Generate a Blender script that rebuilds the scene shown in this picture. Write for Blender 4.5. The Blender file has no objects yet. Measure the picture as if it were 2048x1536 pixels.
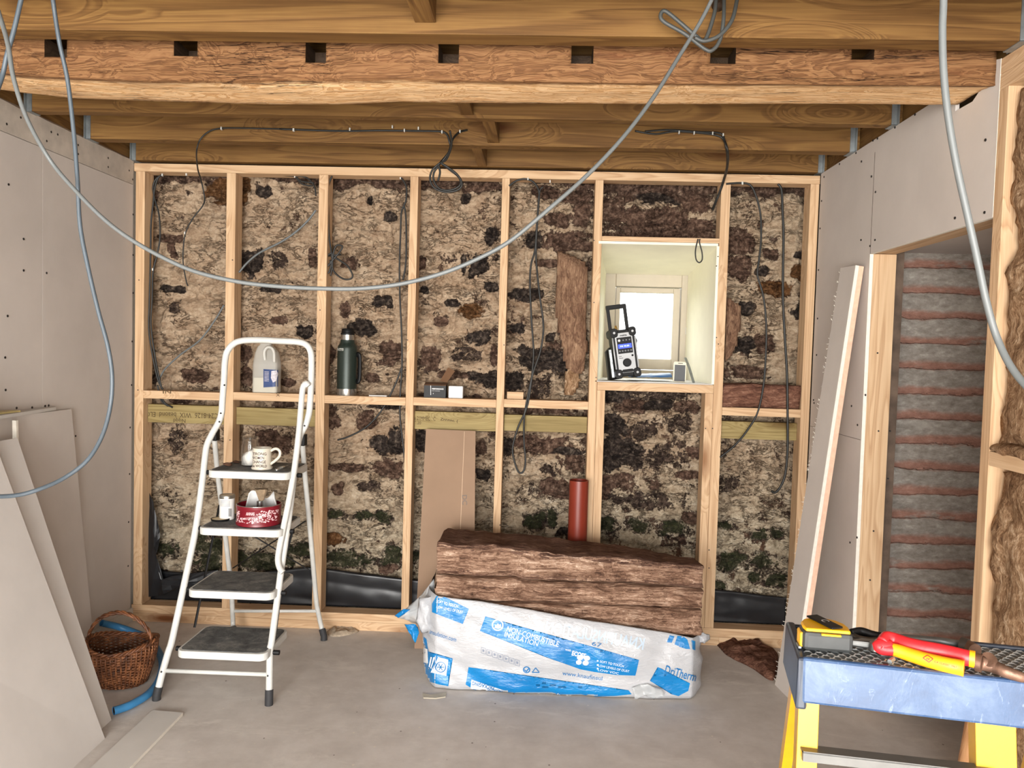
import bpy, bmesh, math, random
import numpy as np
from mathutils import Vector, Matrix, Euler, noise as mnoise
from mathutils.bvhtree import BVHTree
random.seed(7)
np.random.seed(7)
R = math.radians
SC = bpy.context.scene
COL = SC.collection

# ------------------------------------------------------------------ camera
YAW, PITCH, ROLL, F = 0.03875, -0.04258, 0.02759, 1539.0
CP = Vector((2.0721, -3.8131, 1.4362))
_cy, _sy, _cp, _sp = math.cos(YAW), math.sin(YAW), math.cos(PITCH), math.sin(PITCH)
FW = Vector((-_sy*_cp, _cy*_cp, _sp))
_r = Vector((_cy, _sy, 0)); _u = _r.cross(FW)
RT = _r*math.cos(ROLL) + _u*math.sin(ROLL)
UP = -_r*math.sin(ROLL) + _u*math.cos(ROLL)
cam = bpy.data.cameras.new('camera')
cam.sensor_width = 36.0
cam.lens = F/2048.0*36.0
cam.clip_start = 0.02
camo = bpy.data.objects.new('camera', cam)
COL.objects.link(camo)
camo.matrix_world = Matrix(((RT.x, UP.x, -FW.x, CP.x), (RT.y, UP.y, -FW.y, CP.y), (RT.z, UP.z, -FW.z, CP.z), (0, 0, 0, 1)))
SC.camera = camo

# ------------------------------------------------------------------ light and exposure
vs = SC.view_settings
vs.view_transform = 'Standard'; vs.look = 'None'; vs.gamma = 1.0; vs.use_curve_mapping = False
vs.exposure = 0.42
wd = bpy.data.worlds.new('overcast_sky'); SC.world = wd; wd.use_nodes = True
bgn = wd.node_tree.nodes['Background']
bgn.inputs[0].default_value = (0.93, 0.97, 1.0, 1); bgn.inputs[1].default_value = 2.6

def area(name, loc, rot, sx, sy, power, color):
    l = bpy.data.lights.new(name, 'AREA'); l.shape = 'RECTANGLE'; l.size = sx; l.size_y = sy
    l.energy = power; l.color = color
    o = bpy.data.objects.new(name, l); COL.objects.link(o); o.location = loc; o.rotation_euler = rot
    return o
# daylight entering by the wide garden doorway behind the photographer; unseen side and overhead fill lamps added to even it out
area('doorway_daylight', (1.35, -6.9, 0.95), (R(95), 0, 0), 2.6, 1.8, 300, (1.0, 0.98, 0.95))
area('side_fill', (3.3, -5.3, 1.05), (R(90), 0, R(68)), 1.6, 1.6, 85, (1.0, 0.98, 0.95))
area('side_fill', (0.1, -5.3, 1.35), (R(90), 0, R(-68)), 1.6, 1.6, 10, (1.0, 0.98, 0.95))
area('overhead_fill', (1.3, -5.2, 2.28), (R(48), 0, 0), 2.4, 1.2, 40, (1.0, 0.98, 0.95))
# daylight falling on the small window from outside
area('window_daylight', (2.75, 1.75, 2.2), (R(-62), 0, 0), 1.2, 0.9, 42, (1.0, 1.0, 0.94))

# ------------------------------------------------------------------ helpers
def ray(px, py):
    return RT*((px-1024.0)/F) - UP*((py-768.0)/F) + FW
def P(px, py, X=None, Y=None, Z=None):
    d = ray(px, py)
    if X is not None: t = (X-CP.x)/d.x
    elif Y is not None: t = (Y-CP.y)/d.y
    else: t = (Z-CP.z)/d.z
    return CP + d*t
def lin(c):
    c = c/255.0
    return c/12.92 if c <= 0.04045 else ((c+0.055)/1.055)**2.4
def rgb(r, g, b): return (lin(r), lin(g), lin(b), 1.0)

WM = {}
def link(o, parent=None):
    COL.objects.link(o)
    if parent is not None:
        o.parent = parent
    return o
def tag(o, label=None, cat=None, group=None, kind=None):
    if label: o['label'] = label
    if cat: o['category'] = cat
    if group: o['group'] = group
    if kind: o['kind'] = kind
    return o
def thing(name, label, cat, loc=(0, 0, 0), rot=(0, 0, 0), group=None):
    o = bpy.data.objects.new(name, None); COL.objects.link(o)
    o.empty_display_size = 0.05
    o.location = loc; o.rotation_euler = rot
    WM[o.as_pointer()] = Matrix.Translation(Vector(loc)) @ Euler(rot).to_matrix().to_4x4()
    return tag(o, label, cat, group)
def wm(o):
    return WM.get(o.as_pointer(), Matrix.Identity(4))
def obj(name, bm, mat, parent=None, world=True, smooth=False, bevel=0.0, keep=False, label=None, auto=None):
    """one mesh object; geometry given in world coordinates (or in the parent's own when world=False)"""
    if parent is not None and world:
        bm.transform(wm(parent).inverted())
    bmesh.ops.recalc_face_normals(bm, faces=bm.faces) if not keep else None
    me = bpy.data.meshes.new(name); bm.to_mesh(me); bm.free()
    mats = mat if isinstance(mat, (list, tuple)) else [mat]
    for m in mats: me.materials.append(m)
    o = bpy.data.objects.new(name, me)
    link(o, parent)
    if parent is not None: WM[o.as_pointer()] = wm(parent)
    if smooth:
        me.polygons.foreach_set('use_smooth', [True]*len(me.polygons))
    if auto is not None:
        me.polygons.foreach_set('use_smooth', [True]*len(me.polygons))
        me.set_sharp_from_angle(angle=R(auto))
    if bevel:
        b = o.modifiers.new('bevel', 'BEVEL'); b.width = bevel; b.segments = 2; b.limit_method = 'ANGLE'
    if label: o['label'] = label
    return o
def BM(): return bmesh.new()
def box(bm, lo, hi, M=None, mi=0):
    x0, y0, z0 = lo; x1, y1, z1 = hi
    v = [Vector((x, y, z)) for z in (z0, z1) for y in (y0, y1) for x in (x0, x1)]
    if M is not None: v = [M @ q for q in v]
    v = [bm.verts.new(q) for q in v]
    for f in ((0, 2, 3, 1), (4, 5, 7, 6), (0, 1, 5, 4), (2, 6, 7, 3), (0, 4, 6, 2), (1, 3, 7, 5)):
        fc = bm.faces.new([v[i] for i in f]); fc.material_index = mi
    return v
def hexa(bm, b, t, mi=0):
    """b: four bottom points, t: four top points in the same order"""
    vb = [bm.verts.new(q) for q in b]; vt = [bm.verts.new(q) for q in t]
    n = len(b)
    fs = [bm.faces.new(vb[::-1]), bm.faces.new(vt)]
    for i in range(n): fs.append(bm.faces.new((vb[i], vb[(i+1) % n], vt[(i+1) % n], vt[i])))
    for f in fs: f.material_index = mi
def catmull(pts, n=8, closed=False):
    pts = [Vector(p) for p in pts]
    if len(pts) < 3: return pts
    out = []
    N = len(pts); rng = N if closed else N-1
    for i in range(rng):
        if closed: a, b, c, d = pts[(i-1) % N], pts[i], pts[(i+1) % N], pts[(i+2) % N]
        else: a, b, c, d = pts[max(i-1, 0)], pts[i], pts[i+1], pts[min(i+2, N-1)]
        for k in range(n):
            t = k/n
            out.append(0.5*((2*b)+(c-a)*t+(2*a-5*b+4*c-d)*t*t+(-a+3*b-3*c+d)*t*t*t))
    if not closed: out.append(pts[-1])
    return out
def tube(bm, pts, r, seg=8, closed=False, flat=1.0, caps=True, hint=None, rfun=None):
    """sweep a round (or flattened) section along pts"""
    pts = [Vector(p) for p in pts]
    q = [pts[0]]
    for p in pts[1:]:
        if (p-q[-1]).length > 1e-6: q.append(p)
    pts = q; n = len(pts); rings = []
    t0 = (pts[1]-pts[0]).normalized()
    a = Vector(hint) if hint else (Vector((0, 0, 1)) if abs(t0.z) < 0.9 else Vector((0, 1, 0)))
    nrm = (a-t0*a.dot(t0)).normalized()
    for i in range(n):
        if closed: t = (pts[(i+1) % n]-pts[(i-1) % n]).normalized()
        elif i == 0: t = t0
        elif i == n-1: t = (pts[-1]-pts[-2]).normalized()
        else: t = (pts[i+1]-pts[i-1]).normalized()
        nrm = (nrm-t*nrm.dot(t))
        if nrm.length < 1e-6: nrm = t.orthogonal()
        nrm.normalize(); bn = t.cross(nrm)
        rr = r*(rfun(i/(n-1)) if rfun else 1.0)
        rings.append([bm.verts.new(pts[i]+nrm*rr*math.cos(2*math.pi*k/seg)+bn*rr*flat*math.sin(2*math.pi*k/seg)) for k in range(seg)])
    for i in range(n if closed else n-1):
        A, B = rings[i], rings[(i+1) % n]
        for k in range(seg): bm.faces.new((A[k], A[(k+1) % seg], B[(k+1) % seg], B[k]))
    if caps and not closed:
        bm.faces.new(rings[0][::-1]); bm.faces.new(rings[-1])
def lathe(bm, prof, c=(0, 0, 0), n=40, axis='Z', M=None, capb=True, capt=True, mi=0):
    rings = []
    for r, h in prof:
        rg = []
        for k in range(n):
            a = 2*math.pi*k/n
            p = Vector((r*math.cos(a), r*math.sin(a), h))
            if axis == 'Y': p = Vector((p.x, h, p.y))
            if axis == 'X': p = Vector((h, p.x, p.y))
            p = p+Vector(c)
            if M is not None: p = M @ p
            rg.append(bm.verts.new(p))
        rings.append(rg)
    for A, B in zip(rings, rings[1:]):
        for k in range(n):
            f = bm.faces.new((A[k], A[(k+1) % n], B[(k+1) % n], B[k])); f.material_index = mi
    if capb: bm.faces.new(rings[0][::-1])
    if capt: bm.faces.new(rings[-1])
def prism(bm, poly, f0, f1, mi=0):
    """poly of 2d points, f0/f1 map a 2d point to the two faces"""
    a = [bm.verts.new(f0(p)) for p in poly]; b = [bm.verts.new(f1(p)) for p in poly]
    n = len(poly)
    fs = [bm.faces.new(a[::-1]), bm.faces.new(b)]
    for i in range(n): fs.append(bm.faces.new((a[i], a[(i+1) % n], b[(i+1) % n], b[i])))
    for f in fs: f.material_index = mi
def rrect(w, h, r, n=5, cx=0, cy=0):
    o = []
    for sx, sy, a0 in ((1, 1, 0), (-1, 1, 90), (-1, -1, 180), (1, -1, 270)):
        for k in range(n+1):
            a = R(a0+90*k/n)
            o.append((cx+sx*(w/2-r)+r*math.cos(a), cy+sy*(h/2-r)+r*math.sin(a)))
    return o
def grid(bm, nu, nv, fn, closed_u=False):
    vs_ = [[bm.verts.new(fn(i/nu, j/nv)) for i in range(nu + (0 if closed_u else 1))] for j in range(nv+1)]
    m = len(vs_[0])
    for j in range(nv):
        for i in range(nu):
            bm.faces.new((vs_[j][i], vs_[j][(i+1) % m], vs_[j+1][(i+1) % m], vs_[j+1][i]))
    return vs_
def refine(bm, L):
    """cut flat px-space faces along a square grid of pitch L"""
    if not bm.verts: return
    for v in bm.verts: v.co.z = 0
    bmesh.ops.triangulate(bm, faces=bm.faces, quad_method='BEAUTY', ngon_method='EAR_CLIP')
    for ax in (0, 1):
        lo = min(v.co[ax] for v in bm.verts); hi = max(v.co[ax] for v in bm.verts)
        k = math.ceil(lo/L)*L + 0.0137
        no = Vector((1, 0, 0)) if ax == 0 else Vector((0, 1, 0))
        while k < hi:
            g = [f for f in bm.faces if min(v.co[ax] for v in f.verts) < k < max(v.co[ax] for v in f.verts)]
            if g:
                ed = set(e for f in g for e in f.edges); ve = set(v for f in g for v in f.verts)
                bmesh.ops.bisect_plane(bm, geom=g+list(ed)+list(ve), plane_co=no*k, plane_no=no, dist=1e-5)
            k += L
    bmesh.ops.triangulate(bm, faces=bm.faces)
def stick(bm, bvh, off=0.0015, L=7.0):
    """bm lies in photo pixels (x, y, 0); drop it on to the surface bvh, slightly proud of it"""
    refine(bm, L)
    gone = []
    for v in list(bm.verts):
        d = ray(v.co.x, v.co.y).normalized()
        hit, nr, idx, dist = bvh.ray_cast(CP, d)
        if hit is None:
            gone.append(v)
        else:
            if nr.dot(d) > 0: nr = -nr
            v.co = hit + nr*off
    if gone: bmesh.ops.delete(bm, geom=gone, context='VERTS')
    return bm
def bvh_of(bm):
    bm.normal_update()
    return BVHTree.FromBMesh(bm)
def pxpoly(polys):
    bm = BM()
    for p in polys:
        bm.faces.new([bm.verts.new((x, y, 0)) for x, y in p])
    return bm
_font = {}
def text_bm(txt, w=None, h=None, bold=0.0):
    """flat text mesh, x right, y up, lower-left corner at 0,0, fitted in w x h"""
    cu = bpy.data.curves.new('t', 'FONT'); cu.body = txt; cu.size = 1.0; cu.offset = bold; cu.resolution_u = 3
    cu.space_line = 0.9
    o = bpy.data.objects.new('t', cu); COL.objects.link(o)
    dg = bpy.context.evaluated_depsgraph_get()
    me = bpy.data.meshes.new_from_object(o.evaluated_get(dg))
    bm = BM(); bm.from_mesh(me)
    bpy.data.objects.remove(o); bpy.data.meshes.remove(me); bpy.data.curves.remove(cu)
    xs = [v.co.x for v in bm.verts]; ys = [v.co.y for v in bm.verts]
    x0, x1, y0, y1 = min(xs), max(xs), min(ys), max(ys)
    sy = (h/(y1-y0)) if h else 1.0
    sx = (w/(x1-x0)) if w else sy
    if not h: sy = sx
    for v in bm.verts: v.co = Vector(((v.co.x-x0)*sx, (v.co.y-y0)*sy, 0))
    return bm
def merge(dst, src):
    me = bpy.data.meshes.new('m'); src.to_mesh(me); src.free(); dst.from_mesh(me); bpy.data.meshes.remove(me)
def pxtext(dst, txt, x, y, w=None, h=10, ang=0.0, flip=False, bold=0.0, mirror=False):
    """text in photo pixels: lower-left corner at (x, y), ang clockwise degrees"""
    t = text_bm(txt, w, h, bold)
    ca, sa = math.cos(R(ang)), math.sin(R(ang))
    W_ = max(v.co.x for v in t.verts)
    for v in t.verts:
        a, b = v.co.x, v.co.y
        if mirror: a = W_-a
        if flip: a, b = W_-a, h-b
        v.co = Vector((x + a*ca + b*sa, y + a*sa - b*ca, 0))
    merge(dst, t)

# ------------------------------------------------------------------ material helpers
class NT:
    def __init__(s, name, rough=0.6, metal=0.0, spec=None):
        m = bpy.data.materials.new(name); m.use_nodes = True
        s.m = m; s.t = m.node_tree; s.b = s.t.nodes['Principled BSDF']
        s.b.inputs['Roughness'].default_value = rough; s.b.inputs['Metallic'].default_value = metal
        if spec is not None: s.b.inputs['Specular IOR Level'].default_value = spec
    def n(s, t, **k):
        x = s.t.nodes.new(t)
        for a, b in k.items(): setattr(x, a, b)
        return x
    def l(s, a, b): s.t.links.new(a, b)
    def setin(s, node, key, v):
        if hasattr(v, 'is_output') or hasattr(v, 'links'): s.l(v, node.inputs[key])
        else: node.inputs[key].default_value = v
    def coord(s, scale=(1, 1, 1), rnd=0.0, kind='Object'):
        tc = s.n('ShaderNodeTexCoord'); out = tc.outputs[kind]
        if rnd:
            oi = s.n('ShaderNodeObjectInfo'); mu = s.n('ShaderNodeMath', operation='MULTIPLY'); s.l(oi.outputs['Random'], mu.inputs[0]); mu.inputs[1].default_value = rnd
            ad = s.n('ShaderNodeVectorMath', operation='ADD'); s.l(out, ad.inputs[0]); s.l(mu.outputs[0], ad.inputs[1]); out = ad.outputs[0]
        mp = s.n('ShaderNodeMapping'); s.l(out, mp.inputs[0]); mp.inputs['Scale'].default_value = scale
        return mp.outputs[0]
    def noise(s, vec, scale=5, detail=4, rough=0.55, dist=0.0):
        x = s.n('ShaderNodeTexNoise'); s.l(vec, x.inputs['Vector'])
        x.inputs['Scale'].default_value = scale; x.inputs['Detail'].default_value = detail
        x.inputs['Roughness'].default_value = rough; x.inputs['Distortion'].default_value = dist
        return x.outputs['Fac']
    def ramp(s, fac, stops, interp='LINEAR'):
        x = s.n('ShaderNodeValToRGB'); s.l(fac, x.inputs[0]); e = x.color_ramp.elements; x.color_ramp.interpolation = interp
        while len(e) < len(stops): e.new(0.5)
        for i, (p, c) in enumerate(stops): e[i].position = p; e[i].color = c if len(c) == 4 else (*c, 1)
        return x.outputs[0]
    def mix(s, fac, a, b, mode='MIX'):
        x = s.n('ShaderNodeMix', data_type='RGBA', blend_type=mode)
        s.setin(x, 0, fac); s.setin(x, 6, a); s.setin(x, 7, b); return x.outputs[2]
    def math(s, op, a, b=0.0, c=None, clamp=False):
        x = s.n('ShaderNodeMath', operation=op, use_clamp=clamp); s.setin(x, 0, a); s.setin(x, 1, b)
        if c is not None: s.setin(x, 2, c)
        return x.outputs[0]
    def color(s, v): s.setin(s.b, 'Base Color', v)
    def bump(s, h, strength=0.3, dist=0.01):
        x = s.n('ShaderNodeBump'); s.l(h, x.inputs['Height']); x.inputs['Strength'].default_value = strength; x.inputs['Distance'].default_value = dist
        s.l(x.outputs[0], s.b.inputs['Normal'])
BW = lambda v: (v, v, v, 1)
def plain(name, c, rough=0.5, metal=0.0, var=0.08, scale=30, bump=0.0, spec=None, emit=None, coat=0.0):
    t = NT(name, rough, metal, spec); v = t.coord(rnd=7.0)
    nz = t.noise(v, scale, 4)
    lo = tuple(max(0, x*(1-var*1.6)) for x in c[:3])+(1,); hi = tuple(min(1, x*(1+var*1.6)) for x in c[:3])+(1,)
    t.color(t.ramp(nz, [(0.25, lo), (0.75, hi)]))
    if bump: t.bump(t.noise(v, scale*5, 3), bump, 0.002)
    if coat: t.b.inputs['Coat Weight'].default_value = coat
    if emit: 
        t.b.inputs['Emission Color'].default_value = emit[0]; t.b.inputs['Emission Strength'].default_value = emit[1]
    return t.m
def wood(name, cdark, cmid, clight, axis=0, rough=0.65, grain=1.0, knots=0.6, bump=0.15, knotc=None, wav=1.0, spec=0.25, blotch=0.35):
    t = NT(name, rough, spec=spec)
    sc = [14.0*grain]*3; sc[axis] = 0.9*grain
    v = t.coord(tuple(sc), rnd=13.0)
    # knots pull the grain round themselves
    ks = [5.5]*3; ks[axis] = 1.5
    vk = t.coord(tuple(ks), rnd=13.0)
    vo = t.n('ShaderNodeTexVoronoi'); t.l(vk, vo.inputs['Vector']); vo.inputs['Scale'].default_value = 1.0; vo.inputs['Randomness'].default_value = 1.0
    kd = vo.outputs['Distance']
    pull = t.math('MULTIPLY', t.math('SUBTRACT', 0.42, kd, clamp=True), 5.0)
    ad = t.n('ShaderNodeVectorMath', operation='ADD'); t.l(v, ad.inputs[0]); t.l(pull, ad.inputs[1])
    nz = t.noise(ad.outputs[0], 0.55*wav, 3, 0.5, 0.6)
    rings = t.math('FRACT', t.math('MULTIPLY', nz, 11.0))
    rg = t.ramp(rings, [(0.0, BW(0.2)), (0.45, BW(0.75)), (0.8, BW(1.0)), (1.0, BW(0.2))])
    fs = [260.0]*3; fs[axis] = 5.0
    fine = t.noise(t.coord(tuple(fs), rnd=13.0), 1.0, 2)
    g = t.math('ADD', t.math('MULTIPLY', rg, 0.45), t.math('MULTIPLY', fine, 0.55))
    col = t.ramp(g, [(0.15, cdark), (0.5, cmid), (0.85, clight)])
    bl = t.noise(t.coord((1, 1, 1), rnd=13.0), 2.6, 4)
    col = t.mix(t.math('MULTIPLY', t.math('SUBTRACT', bl, 0.45, clamp=True), blotch*4, clamp=True), col, cdark)
    if knots:
        kc = knotc or tuple(x*0.35 for x in cdark[:3])+(1,)
        wn = t.n('ShaderNodeTexWhiteNoise'); t.l(vo.outputs['Position'], wn.inputs['Vector'])
        has = t.math('LESS_THAN', wn.outputs['Value'], knots)
        k = t.math('MULTIPLY', t.ramp(kd, [(0.05, BW(1)), (0.12, BW(0.55)), (0.2, BW(0.0))]), has)
        col = t.mix(k, col, kc)
    t.color(col); t.bump(g, bump, 0.004)
    return t.m
# ------------------------------------------------------------------ materials
PINE = (rgb(168, 130, 94), rgb(198, 164, 128), rgb(216, 186, 150))
pine = [wood('pine_%s' % 'xyz'[a], *PINE, axis=a, knots=0.35, bump=0.1, blotch=0.1, knotc=rgb(120, 74, 40)) for a in range(3)]
JO = (rgb(76, 50, 24), rgb(112, 80, 42), rgb(138, 104, 58))
joistm = [wood('treated_joist_%s' % 'xyz'[a], *JO, axis=a, knots=0.45, grain=0.8, blotch=0.3, knotc=rgb(88, 52, 22)) for a in range(3)]
olive = wood('olive_treated_wood', rgb(112, 94, 54), rgb(142, 124, 80), rgb(164, 147, 100), axis=0, knots=0.4, blotch=0.15, knotc=rgb(90, 66, 28))
boardm = wood('ceiling_board', rgb(72, 52, 28), rgb(100, 74, 42), rgb(120, 92, 56), axis=1, knots=0.3)
darkwood = wood('old_dark_wood', rgb(38, 28, 20), rgb(60, 44, 30), rgb(78, 60, 44), axis=1, knots=0)

def oakm():
    t = NT('old_oak', 0.7, spec=0.2)
    v = t.coord((1.6, 16, 16))
    big = t.noise(t.coord((1, 1, 1)), 1.8, 4)
    ad = t.n('ShaderNodeVectorMath', operation='ADD'); t.l(v, ad.inputs[0])
    t.l(t.math('MULTIPLY', big, 3.0), ad.inputs[1])
    n1 = t.noise(ad.outputs[0], 1.0, 5, 0.6, 1.2)
    fr = t.math('FRACT', t.math('MULTIPLY', n1, 9.0))
    g = t.ramp(fr, [(0, BW(0.1)), (0.5, BW(0.8)), (0.85, BW(1)), (1, BW(0.1))])
    fine = t.noise(t.coord((8, 300, 300)), 1.0, 2)
    gg = t.math('ADD', t.math('MULTIPLY', g, 0.5), t.math('MULTIPLY', fine, 0.5))
    old = t.ramp(gg, [(0.1, rgb(72, 46, 28)), (0.5, rgb(116, 80, 50)), (0.9, rgb(148, 110, 74))])
    new = t.ramp(gg, [(0.1, rgb(170, 118, 70)), (0.5, rgb(220, 176, 126)), (0.9, rgb(244, 214, 172))])
    # lower arris is worn to pale wood; the light it catches is painted in
    ge = t.n('ShaderNodeAttribute', attribute_name='worn_lit')
    msk = t.math('ADD', ge.outputs['Fac'], t.math('MULTIPLY', t.math('SUBTRACT', t.noise(t.coord((2.5, 9, 9)), 3, 5, 0.7), 0.5), 0.5))
    msk = t.ramp(msk, [(0.42, BW(0)), (0.6, BW(1))])
    col = t.mix(msk, old, new)
    cr = t.noise(t.coord((0.9, 12, 14)), 1.3, 5, 0.65, 0.4)
    crk = t.ramp(t.math('ABSOLUTE', t.math('SUBTRACT', cr, 0.5)), [(0.0, BW(1)), (0.012, BW(0))])
    crk = t.math('MULTIPLY', crk, t.ramp(big, [(0.5, BW(0)), (0.6, BW(1))]))
    col = t.mix(crk, col, rgb(40, 22, 12))
    stain = t.noise(t.coord((1.2, 5, 5)), 3.1, 6, 0.7)
    col = t.mix(t.math('MULTIPLY', t.ramp(stain, [(0.56, BW(0)), (0.7, BW(1))]), 0.5), col, rgb(110, 66, 40))
    t.color(col)
    t.bump(t.math('SUBTRACT', gg, t.math('MULTIPLY', crk, 2.0)), 0.5, 0.006)
    return t.m
oak = oakm()

def boardmat(name, c, dots=0.0, rough=0.85):
    t = NT(name, rough, spec=0.25)
    v = t.coord(rnd=3.0)
    n = t.noise(v, 3.0, 5, 0.6)
    f = t.noise(v, 400, 2)
    a = tuple(x*0.93 for x in c[:3])+(1,); b = tuple(min(1, x*1.05) for x in c[:3])+(1,)
    col = t.ramp(n, [(0.3, a), (0.7, b)])
    sm = t.noise(t.coord((1, 1, 0.25), rnd=3.0), 9, 4, 0.7)
    col = t.mix(t.math('MULTIPLY', t.ramp(sm, [(0.62, BW(0)), (0.75, BW(1))]), 0.25), col, rgb(206, 202, 196))
    t.color(col); t.bump(f, 0.06, 0.001)
    return t.m
plaster = boardmat('plasterboard_paper', rgb(202, 194, 187))
plaster2 = boardmat('plasterboard_light', rgb(206, 203, 198))
plasterL = boardmat('plasterboard_lean', rgb(212, 207, 202))
gypsum = plain('white_gypsum', rgb(228, 222, 210), 0.9, var=0.05, scale=60, bump=0.2)
filler = plain('smeared_filler', rgb(190, 180, 168), 0.9, var=0.12, scale=14, bump=0.2)
pinkedge = plain('pink_core', rgb(226, 186, 160), 0.9, var=0.08, scale=50, bump=0.3)
greenboard = plain('moisture_board', rgb(240, 236, 214), 0.8, var=0.05, scale=4)
paper_grey = plain('grey_tape', rgb(200, 196, 188), 0.8)
screwm = plain('black_screw', rgb(24, 22, 22), 0.5)

def concrete():
    t = NT('concrete_floor', 0.78, spec=0.3)
    v = t.coord()
    n = t.noise(v, 1.6, 6, 0.6); m = t.noise(v, 9, 6, 0.65)
    c = t.ramp(t.math('ADD', t.math('MULTIPLY', n, 0.6), t.math('MULTIPLY', m, 0.4)), [(0.32, rgb(182, 175, 169)), (0.5, rgb(203, 197, 191)), (0.68, rgb(221, 216, 211))])
    st = t.noise(t.coord((1, 2.6, 1)), 3.2, 7, 0.75, 0.5)
    c = t.mix(t.math('MULTIPLY', t.ramp(st, [(0.54, BW(0)), (0.68, BW(1))]), 0.6), c, rgb(226, 221, 214))
    vo = t.n('ShaderNodeTexVoronoi'); t.l(v, vo.inputs['Vector']); vo.inputs['Scale'].default_value = 16
    wn = t.n('ShaderNodeTexWhiteNoise'); t.l(vo.outputs['Position'], wn.inputs['Vector'])
    sp = t.math('MULTIPLY', t.math('LESS_THAN', vo.outputs['Distance'], 0.07), t.math('LESS_THAN', wn.outputs['Value'], 0.35))
    c = t.mix(t.math('MULTIPLY', sp, 0.8), c, rgb(222, 214, 200))
    vo2 = t.n('ShaderNodeTexVoronoi'); t.l(t.coord((1.3, 1, 1)), vo2.inputs['Vector']); vo2.inputs['Scale'].default_value = 9
    sp2 = t.math('LESS_THAN', vo2.outputs['Distance'], 0.045)
    c = t.mix(t.math('MULTIPLY', sp2, 0.7), c, rgb(96, 84, 72))
    cr = t.noise(v, 2.2, 3, 0.5, 0.6)
    t.color(c); t.bump(m, 0.12, 0.01)
    return t.m
concretem = concrete()

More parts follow.
